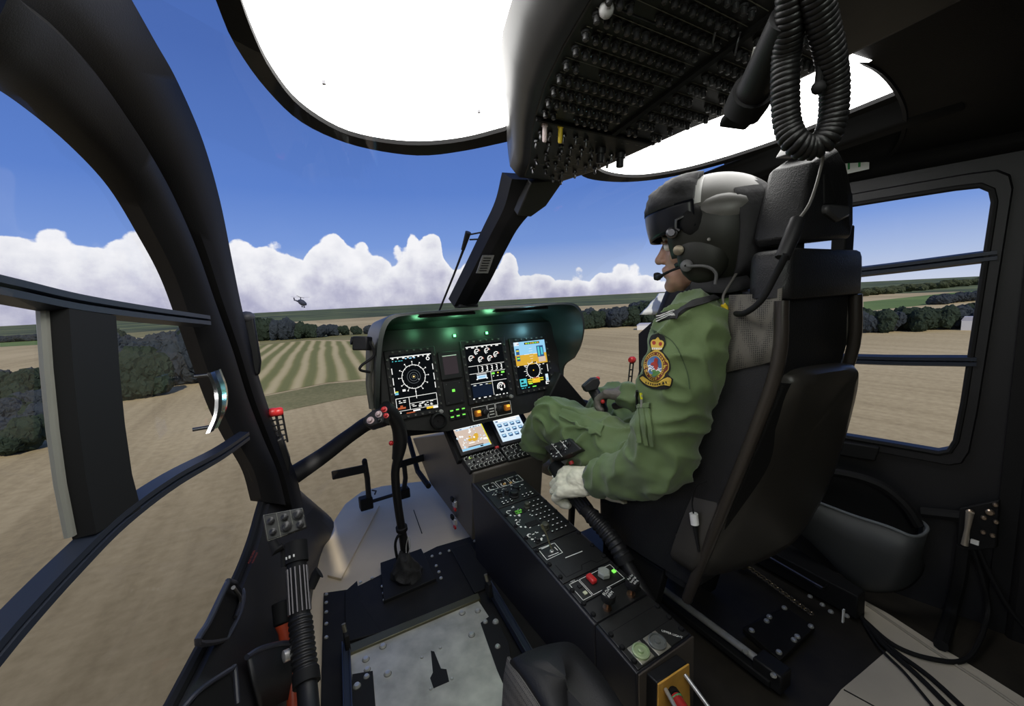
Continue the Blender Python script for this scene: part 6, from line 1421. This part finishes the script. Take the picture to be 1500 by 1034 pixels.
mb.rings([[NK+V((-.004, .0, 0))+nkd*h+V((math.cos(t)*r, math.sin(t)*r*1.05-.004, (.012*math.sin(t)))) for t in [2*math.pi*k/28 for k in range(28)]] for h, r in ((-.05, .082), (-.015, .074), (.018, .069), (.026, .071), (.018, .063), (-.02, .060))]); mb.build('collar', SUIT, P, 80)
bvh = None
dgc = bpy.context.evaluated_depsgraph_get()
def make_bvh(o):
    me = o.data; off = ROOT[o.name]; return BVHTree.FromPolygons([v.co+off for v in me.vertices], [tuple(p.vertices) for p in me.polygons])
bvh = make_bvh(suit)
def on(px_, py_, lift=.003):
    d = ray(px_, py_).normalized(); h = bvh.ray_cast(EYE, d)
    if h[0] is None: h = bvh.find_nearest(EYE+ray(px_, py_)*.95)
    nrm = h[1] if h[1].dot(d) < 0 else -h[1]
    return h[0]+nrm*lift
def decal(mb, pts, lift): mb.add([on(a, b, lift) for a, b in pts], [tuple(range(len(pts)))])
def fan(mb, c, pts, lift, rings=3):  # filled outline that follows the cloth
    rows = [[(c[0]+(a-c[0])*k/rings, c[1]+(b-c[1])*k/rings) for a, b in pts] for k in range(1, rings+1)]
    V0 = [on(*c, lift)]; n = len(pts)
    for r in rows: V0 += [on(a, b, lift) for a, b in r]
    fs = [(0, 1+j, 1+(j+1) % n) for j in range(n)]
    for k in range(rings-1): fs += [(1+k*n+j, 1+(k+1)*n+j, 1+(k+1)*n+(j+1) % n, 1+k*n+(j+1) % n) for j in range(n)]
    mb.add(V0, fs)
def smooth_flat(pts, n=3):
    q = spline([V((a, b, 0)) for a, b in pts+[pts[0]]], n)[:-1]; return [(p.x, p.y) for p in q]
# squadron patch on the sleeve
PB = mat('patch_black', (.012, .012, .012), .9); PGo = mat('patch_gold', (.62, .42, .06), .7, bump=.4, bscale=700); PRd = mat('patch_red', (.33, .035, .02), .8); PBl = mat('patch_blue', (.07, .16, .36), .8); PW = mat('patch_white', (.7, .7, .68), .8); PGn = mat('patch_green', (.07, .17, .04), .8); PDr = mat('patch_maroon', (.16, .03, .02), .8)
mb = MB()
bo = smooth_flat([(965, 487), (974, 493), (976, 505), (971, 514), (979, 524), (982, 540), (979, 549), (986, 556), (982, 567), (970, 570), (955, 568), (943, 562), (937, 552), (943, 547), (944, 532), (949, 520), (955, 513), (952, 503), (955, 493)])
fan(mb, (963, 532), bo, .003, 5); pt = mb.build('sleeve_patch', PB, P, smooth=False)
el = lambda cx, cy, rx, ry, n=28, tilt=.10: [(cx+rx*math.cos(t)+ry*math.sin(t)*tilt*-.6, cy+ry*math.sin(t)+rx*math.cos(t)*tilt) for t in [2*math.pi*k/n for k in range(n)]]
mb = MB(); fan(mb, (962, 536), el(962, 536, 17.0, 22), .0042, 4); mb.build('gold_ring', PGo, pt, smooth=False)
mb = MB(); fan(mb, (962, 536), el(962, 536, 15.6, 20.2), .0050, 4); mb.build('maroon_ring', PDr, pt, smooth=False)
mb = MB()
for k in range(30):
    t = 2*math.pi*k/30
    if k % 6 == 5: continue
    for q in ([(962+13.6*math.cos(t)-.8, 536+17.8*math.sin(t)-1.2), (962+13.6*math.cos(t)+.8, 536+17.8*math.sin(t)-1.0), (962+13.6*math.cos(t)+.5, 536+17.8*math.sin(t)+1.2), (962+13.6*math.cos(t)-.9, 536+17.8*math.sin(t)+1.0)],): decal(mb, q, .0058)
mb.build('ring_letters', PGo, pt, smooth=False)
mb = MB(); fan(mb, (962, 536), el(962, 536, 12, 15.8), .0056, 4); mb.build('inner_ring', PGo, pt, smooth=False)
mb = MB(); fan(mb, (962, 536), el(962, 536, 11, 14.6), .0062, 4); mb.build('blue_field', PBl, pt, smooth=False)
mb = MB(); fan(mb, (962, 545), [(954, 543.5), (970, 545), (969, 548), (964, 550.5), (958, 549.5)], .0068, 2); mb.build('green_ground', PGn, pt, smooth=False)
mb = MB()
for dy in (0, 4):
    q = [(951.5, 538), (954, 536.5), (957, 539.5), (960, 537.5), (963, 540.5), (966, 538), (969, 541), (972.5, 538.5)]
    for a, b in zip(q, q[1:]): decal(mb, [(a[0], a[1]+dy), (b[0], b[1]+dy), (b[0], b[1]+dy+2), (a[0], a[1]+dy+2)], .0070)
mb.build('white_waves', PW, pt, smooth=False)
mb = MB(); fan(mb, (962, 535), smooth_flat([(965, 524), (968, 527), (967, 531), (968, 536), (966, 541), (963, 545), (960, 543), (959, 538), (955, 537), (957, 533), (961, 531), (962, 527)], 2), .0076, 2); mb.build('red_emblem', PRd, pt, smooth=False)
mb = MB(); fan(mb, (961, 562), smooth_flat([(939, 553), (944, 550), (948, 555), (955, 558), (966, 559), (976, 557), (979, 552), (984, 556), (981, 564), (974, 563), (964, 566), (952, 564), (944, 559)], 2), .0048, 3); sc = mb.build('gold_scroll', PGo, pt, smooth=False)
mb = MB()
for k in range(9): a = 948+3.4*k; b = 559.5+2.6*math.sin(math.pi*k/8); decal(mb, [(a, b-1.2), (a+1.6, b-1.2), (a+1.6, b+1.6), (a, b+1.6)], .0056)
mb.build('scroll_letters', PB, pt, smooth=False)
mb = MB(); fan(mb, (965, 503), smooth_flat([(957, 513), (955, 503), (958, 498), (962, 497), (965, 493), (968, 498), (972, 500), (974, 504), (971, 513), (964, 514.5)], 2), .0046, 3); mb.build('gold_crown', PGo, pt, smooth=False)
mb = MB()
for c, rx, ry in (((960, 503), 2.6, 3.4), ((969, 505), 2.6, 3.4)): fan(mb, c, el(*c, rx, ry, 10), .0054, 1)
mb.build('crown_red', PRd, pt, smooth=False)
mb = MB()
for k in range(5): decal(mb, [(957.5+3*k, 510+.3*k), (959.5+3*k, 510+.3*k), (959.5+3*k, 512.5+.3*k), (957.5+3*k, 512.2+.3*k)], .0056)
mb.build('crown_band', PW, pt, smooth=False)
# rank slide, pen pocket, straps, cuff
def strip(name, path, w, m, lift, par=P, n=6):
    q = spline([V((a, b, 0)) for a, b in path], n); rows = []
    for i, p in enumerate(q):
        d = (q[min(i+1, len(q)-1)]-q[max(i-1, 0)]).normalized(); s = V((-d.y, d.x, 0))*w/2
        rows.append([on(p.x+s.x*k, p.y+s.y*k, lift*(1 if abs(k) < .9 else .3)) for k in (-1, -.85, -.3, .3, .85, 1)])
    mb = MB(); mb.grid(rows); return mb.build(name, m, par, 60)
rk_ = strip('rank_slide', [(963, 466), (977, 462), (991, 459)], 13, PB, .006)
for a in (-4, 0, 4): strip('rank_bar', [(964-a*.1, 466.5+a), (977-a*.1, 462.5+a), (990-a*.1, 459+a)], 1.6, PW, .0078, rk_, 4)
strip('harness_strap', [(990, 462), (1010, 449), (1035, 440), (1060, 434), (1085, 428)], 8, mat('webbing', (.016, .016, .018), .7), .008)
for k, (a, b) in enumerate((((936, 596), (938, 648)), ((943, 597), (948, 651)), ((950, 597), (957, 652)))): strip('pen_pocket', [a, (a[0]+(b[0]-a[0])*.5, (a[1]+b[1])/2), b], 6.6, SUIT, .0075)
strip('pocket_flap', [(932, 595), (943, 594), (955, 593)], 8, SUIT, .009)
mb = MB(); mb.tube([on(943, 577, .008), on(944, 597, .007)], .0028, 8); mb.build('pen', mat('pen_silver', (.5, .5, .5), .3, .6), P)
mb = MB(); mb.tube([on(942, 575, .0085), on(943, 582, .0085)], .003, 8); mb.build('pen_cap', mat('pen_yellow', (.75, .75, .02), .4), P)
mb = MB(); mb.tube([on(936, 572, .008), on(937, 597, .007)], .0032, 8); mb.build('pen', RUB, P)
strip('sleeve_seam', [(950, 480), (985, 500), (1005, 540), (1010, 570)], 1.6, mat('seam_dark', (.05, .08, .035), .8), .0022)
strip('thigh_pocket', [(822, 606), (842, 613), (862, 621), (882, 631)], 18, SUIT, .008)
strip('thigh_flap', [(820, 612), (840, 620), (860, 629), (880, 639)], 4, SUIT, .012)
# gloved hands: palm, four bent fingers and a thumb
def hand(name, W_, d, pn, m, label, curl, th, size=1.0, gaunt=0, side=1):
    d = d.normalized(); pn = (pn-d*pn.dot(d)).normalized(); s = d.cross(pn).normalized()*side; k = size
    mb = MB(); K = [W_+d*(.082-.006*abs(i-1.2))*k+s*(-.030+.021*i)*k for i in range(4)]
    for i in range(4): cap(mb, [W_+s*(-.018+.013*i)*k+d*.008, K[i]], [.0185*k, .0135*k], 12)
    for i, L3 in enumerate(((.042, .026, .020), (.046, .030, .021), (.043, .028, .021), (.034, .022, .018))):
        p = K[i]; a = 0; pts = [p]
        for L_, c in zip(L3, curl):
            a += R(c+3*i); p = p+(d*math.cos(a)+pn*math.sin(a))*L_*k+s*(.0015*(i-1.5))*k; pts.append(p)
        cap(mb, pts, [.0125*k, .0108*k, .0098*k, .0088*k], 10)
    b = W_+d*.022*k-s*.026*k+pn*.008*k
    cap(mb, [b, b+(d*.6-s*th[0]+pn*th[1]).normalized()*.040*k, b+(d*.6-s*th[0]+pn*th[1]).normalized()*.040*k+(d*.85+pn*th[2]-s*.1).normalized()*.034*k], [.018*k, .0135*k, .0105*k], 12)
    cap(mb, [W_-d*.045*k, W_, W_+d*.03*k], [.034*k, .031*k, .030*k], 14)
    if gaunt: mb.tube([W_-d*.005, W_-d*.045*k, W_-d*.085*k], [.034*k, .044*k, .052*k], 18)
    g = remesh(mb, name, m, P, .0028, 3, lambda p, n: .0018*noise.noise(p*70)+.0015*(1-abs(noise.noise(V((p.x*40, p.y*40, p.z*90))))*2)); plabel(g, label); return g
dl = (pxx(815, 690, .80)-WL).normalized()
hand('glove', WL, V((-.42, .86, -.22)), V((.55, .1, -.8)), GLOVE, 'pale gauntlet glove', (30, 62, 48), (.5, .8, .5), 1.28, 1, 1)
wv = pxx(905, 694, .785)
mb = MB(); mb.lathe(WL+(EL-WL)*.14, WL-EL, [(.0455, -.016), (.050, -.012), (.050, .010), (.046, .014)], 24); mb.build('watch_cuff', mat('cuff_grey', (.16, .17, .16), .6, bump=.4, bscale=200), P)
dr = (pxx(868, 572, .985)-WR).normalized()
hand('glove', WR+dr*.0, dr, V((-.2, .2, -1)), GLOVED, 'brown worn glove', (30, 50, 40), (.4, .6, .4), 1.1, 0, 1)
# boots
for A in (AL, AR):
    mb = MB(); cap(mb, [A+V((0, -.03, .10)), A+V((0, -.02, 0)), A+V((0, .08, -.035)), A+V((0, .17, -.05))], [.062, .056, .052, .044], 14); remesh(mb, 'boot', LEATH, P, .008, 4)

# helmet
def hshell(f0, scale=1.0):
    pass
Hs = H(-.022, 0, .026)
hm = MB(); nt_, np_ = 40, 56; grid = {}
def hp(t, p, k=1.0):  # t from the crown down, p around (0 = face)
    f = math.sin(t)*math.cos(p); r = math.sin(t)*math.sin(p); u = math.cos(t)
    fx = .146*f if f > 0 else .150*f
    ux = .128*u if u > 0 else .165*u
    return Hs+(hf_*fx+hr_*.124*r+hu_*ux)*k, (f, r, u)
keep = lambda f, r, u, ang: u > -.86 and not (f > .52 and u < .22 and abs(r) < .75) and not (f > .30 and u < -.55)
vi = {}
for i in range(nt_+1):
    for j in range(np_): vi[i, j] = len(hm.v); hm.v.append(hp(math.pi*i/nt_+1e-4, 2*math.pi*j/np_)[0])
for i in range(nt_):
    for j in range(np_):
        c = hp(math.pi*(i+.5)/nt_, 2*math.pi*(j+.5)/np_)[1]; f, r, u = c
        if not keep(f, r, u, 0): continue
        mi = 0
        if u < .30-.15*f: mi = 1
        if -.02 < f-.12*0 < .0: mi = mi
        if abs(f-.16) < .10 and u > .38: mi = 2
        if f < -.62 and u > -.1 and u < .75: mi = 3
        hm.f.append((vi[i, j], vi[i, (j+1) % np_], vi[i+1, (j+1) % np_], vi[i+1, j])); hm.m.append(mi)
hel = hm.build('helmet', [HG, HGR, REFL, HBL], P, 80, solid=.010)
# ear cup bulges and visor housing
for s in (-1, 1):
    mb = MB(); mb.ball(H(-.005, s*.100, -.035), (.026, .058, .072), 20, rot); e = mb.build('ear_cup', HGR, hel)
    mb = MB(); rows = []
    mb.ball(H(-.045, s*.106, .055), (.024, .062, .034), 18, rot); mb.build('side_housing', HG, hel)
    mb = MB(); mb.ball(H(.012, s*.118, .040), (.014, .028, .036), 14, rot); mb.build('visor_pivot', RUB, hel)
    mb = MB(); mb.lathe(H(.058, s*.112, .020), hr_*s, [(.013, 0), (.013, .010), (.009, .012), (.008, .018)], 14); mb.build('visor_knob', DSTEEL, hel)
    mb = MB(); mb.tube([H(.030, s*.125, .052), H(.046, s*.126, .046), H(.048, s*.124, .028), H(.040, s*.124, .022)], .004, 8); mb.build('spring_clip', DSTEEL, hel)
    mb = MB(); mb.lathe(H(.046, s*.113, -.022), hr_*s, [(.012, 0), (.012, .008), (.007, .010)], 12); mb.build('snap', mat('brass_dull', (.22, .19, .14), .4, .8), hel)
    mb = MB(); mb.ball(H(-.02, s*.135, -.01), .004, 8); mb.build('rivet', STEEL, hel)
# visor, fabric visor cover, strap, hood parts
mb = MB(); rows = []
for k in range(9):
    t = k/8; row = []
    for j in range(21):
        a = R(-78+156*j/20); row.append(Hs+hf_*(.160*math.cos(a)*(1-.06*t*t)-.004)+hr_*.132*math.sin(a)+hu_*(.060-.070*t*(1-.15*(math.sin(a)**2))))
    rows.append(row)
mb.grid(rows); mb.build('visor', mat('visor_dark', (.004, .005, .008), .30, spec=.25), hel, 80, solid=.004)
mb = MB(); rows = []
for k in range(13):
    t = k/12; row = []; el_ = R(23+49*t)
    for j in range(25):
        a = R(-78+156*j/24); rr_ = .99+.17*max(0, math.sin(math.pi*(.10+.84*t)))**.7*max(0, math.cos(a*1.12))**.4; f = math.cos(el_)*math.cos(a); r = math.cos(el_)*math.sin(a); u = math.sin(el_)
        p = Hs+(hf_*.156*f+hr_*.134*r+hu_*.136*u)*rr_; p += (p-Hs).normalized()*(.006*noise.noise(p*40)+.005*noise.noise(p*95))*math.sin(math.pi*min(1, t+.1)); row.append(p)
    rows.append(row)
mb.grid(rows); mb.build('visor_cover', HBL, hel, 80, solid=.012)
mb = MB(); rows = []
for k in range(10):
    t = k/9; row = []
    for j in range(17):
        a = R(112+136*j/16); u = .55-1.35*t; q = math.sqrt(max(.05, 1-u*u*.85)); p = Hs+hf_*.160*q*math.cos(a)+hr_*.132*q*math.sin(a)+hu_*(.130 if u > 0 else .165)*u*.95; p += (p-Hs).normalized()*.004*noise.noise(p*50); row.append(p)
    rows.append(row)
mb.grid(rows); mb.build('nape_cover', HBL, hel, 80, solid=.008)
mb = MB(); mb.tube(spline([H(.0, -.085, -.10), H(.030, -.066, -.112), H(.050, -.03, -.128), H(.055, .0, -.132), H(.050, .03, -.128), H(.030, .066, -.112), H(0, .085, -.10)], 5), .013, 10, sx=.45); mb.build('chin_strap', RUB, hel)
mb = MB(); mb.tube(spline([H(-.09, -.07, -.11), H(-.04, -.10, -.115), H(.02, -.088, -.10)], 5), .022, 10, sx=.6); mb.tube(spline([H(-.09, .07, -.11), H(-.04, .10, -.115), H(.02, .088, -.10)], 5), .022, 10, sx=.6); mb.build('lower_roll', HBL, hel)
# boom microphone on the near side
s = -1
mb = MB(); mb.lathe(H(.030, s*.118, -.060), hr_*s, [(.014, 0), (.014, .008), (.010, .012), (.001, .013)], 14); mb.build('boom_pivot', mat('boom_grey', (.12, .12, .12), .4), hel)
mb = MB(); mb.tube(spline([H(.030, s*.130, -.060), H(.065, s*.110, -.066), H(.095, s*.075, -.074), H(.108, s*.045, -.076)], 6), [.003]*8+[.0035]*4+[.006]*6+[.008], 10); mb.build('boom', RUB, hel)
mb = MB(); mb.box(H(.112, s*.022, -.072), (.030, .016, .020), hr_, hf_, hu_); mb.build('microphone', RUB, hel, bevel=.005)
mb = MB(); mb.tube(spline([H(.03, s*.128, -.062), H(-.01, s*.14, -.068), H(-.03, s*.14, -.085), H(-.028, s*.138, -.11)], 6), .0035, 8); mb.build('mic_wire', mat('wire_grey', (.10, .10, .10), .5), hel)
# intercom lead from helmet to headrest
t = thing('intercom_lead', 'thin grey intercom lead with a yellow sleeve looping from helmet to headrest', 'cable', py(1070, 450, .56))
A = [H(-.10, -.09, -.06), py(1108, 352, .565), py(1092, 380, .56), py(1074, 408, .555), py(1060, 432, .55), py(1060, 446, .545)]
mb = MB(); mb.tube(spline(A, 6), .003, 8); mb.build('grey_lead', mat('lead_grey', (.11, .105, .095), .45), t)
mb = MB(); mb.tube(spline([py(1059, 446, .545), py(1066, 454, .54), py(1077, 460, .53)], 5), .0058, 10); mb.build('yellow_sleeve', YEL, t)
mb = MB(); mb.tube(spline([py(1076, 459, .525), py(1092, 458, .47), py(1115, 440, .435), py(1135, 405, .41), py(1152, 372, .385)], 6), .006, 10); mb.build('black_lead', RUB, t)
mb = MB(); mb.tube([py(1146, 378, .395), py(1160, 345, .39), py(1168, 322, .39)], [.012, .0135, .012], 12); mb.build('connector', BLK, t)
mb = MB(); mb.tube(spline([py(1168, 324, .39), py(1185, 300, .385), py(1196, 270, .385), py(1204, 238, .385), py(1208, 210, .36), py(1212, 180, .34)], 6), .0026, 8); mb.build('upper_lead', mat('lead_grey', (.11, .105, .095), .45), t)
# ------------------------------------------------------------------ coiled cord and map lamp hanging from the overhead console
t = thing('map_lamp', 'black tubular map lamp clipped under the overhead console', 'lamp', pd(1110, 100, .44))
a, b, c = pd(1152, 25, .36), pd(1098, 145, .46), pd(1086, 166, .475)
mb = MB(); mb.tube([a, a.lerp(b, .75), b], [.0135, .0165, .019], 18); mb.build('tube', BLK, t)
mb = MB(); mb.tube([a.lerp(b, .86), b, c], [.0215, .0225, .021], 18); mb.build('head', RUB, t)
mb = MB(); q = [pd(1075, 150, .46), pd(1122, 158, .47), pd(1112, 172, .475), pd(1070, 166, .47)]; mb.prism(q, _fw*.03); mb.build('clip', RUB, t, bevel=.003)
mb = MB(); mb.tube([pd(1106, 70, .40), pd(1098, 102, .42)], .0016, 6); mb.build('highlight_wire', STEEL, t)
path = spline([pd(1160, -40, .34), pd(1158, 30, .36), pd(1152, 80, .38), pd(1150, 130, .39), pd(1153, 180, .40), pd(1166, 208, .40), pd(1187, 216, .40), pd(1207, 206, .395), pd(1219, 178, .39), pd(1222, 130, .38), pd(1216, 80, .365), pd(1204, 30, .35), pd(1190, -40, .33)], 14)
cd_ = thing('coiled_cord', 'thick black coiled cord hanging in a loop in front of the right roof panel', 'cord', path[len(path)//2])
pr = resamp(path, 1500); turns = 64; vs_ = []
u0 = V((0, 0, 1))
tt = (pr[1]-pr[0]).normalized(); nn = tt.orthogonal().normalized()
for i, p in enumerate(pr):
    tg_ = (pr[min(i+1, len(pr)-1)]-pr[max(i-1, 0)]).normalized(); nn = (nn-tg_*nn.dot(tg_)).normalized(); b_ = tg_.cross(nn); a_ = 2*math.pi*turns*i/(len(pr)-1)
    vs_.append(p+(nn*math.cos(a_)+b_*math.sin(a_))*.0085)
mb = MB(); mb.tube(vs_, .0040, 8); mb.build('coil', mat('cord_black', (.007, .007, .007), .42, spec=.3), cd_, 180)
mb = MB(); mb.tube(pr[::30], .0065, 8); mb.build('core', RUB, cd_)
mb = MB(); mb.tube(spline([pd(1200, 60, .36), pd(1201, 100, .37), pd(1199, 124, .375)], 5), .0035, 8); mb.ball(pd(1199, 128, .375), .006); mb.build('stay', RUB, cd_)
# the wall hook on the dark roof side
# ------------------------------------------------------------------ windscreen reflection of hi-vis, built as a banded sheet beyond the pilot's chest
t = thing('hi_vis_reflection', 'pale and yellow hi-vis reflection built as a sheet beyond the pilot chest', 'reflection', py(968, 458, 1.45))
YV = mat('hi_vis_reflection_yellow', (.62, .78, .10), .7); SV = mat('hi_vis_reflection_silver', (.62, .64, .62), .5)
a = [py(938, 461, 1.45), py(960, 461, 1.45), py(974, 461, 1.45), py(988, 461, 1.45)]; b = [py(966, 430, 1.48), py(977, 429, 1.48), py(989, 428, 1.48), py(1000, 427, 1.48)]
mb = MB()
rows = [[p.lerp(q, k/5)+V((0, .008*math.sin(3*k+i), 0)) for i, (p, q) in enumerate(zip(a, b))] for k in range(6)]
mb.grid(rows)
mb.m = [(1, 0, 1)[i % 3] for i in range(len(mb.f))]
mb.build('reflection_bands', [YV, SV], t, solid=.012)
mb = MB(); mb.rings([[py(930, 463, 1.44), py(1010, 463, 1.44), py(1010, 470, 1.44), py(930, 470, 1.44)], [py(930, 463, 1.44)+V((0, .08, 0)), py(1010, 463, 1.44)+V((0, .08, 0)), py(1010, 470, 1.44)+V((0, .08, 0)), py(930, 470, 1.44)+V((0, .08, 0))]])
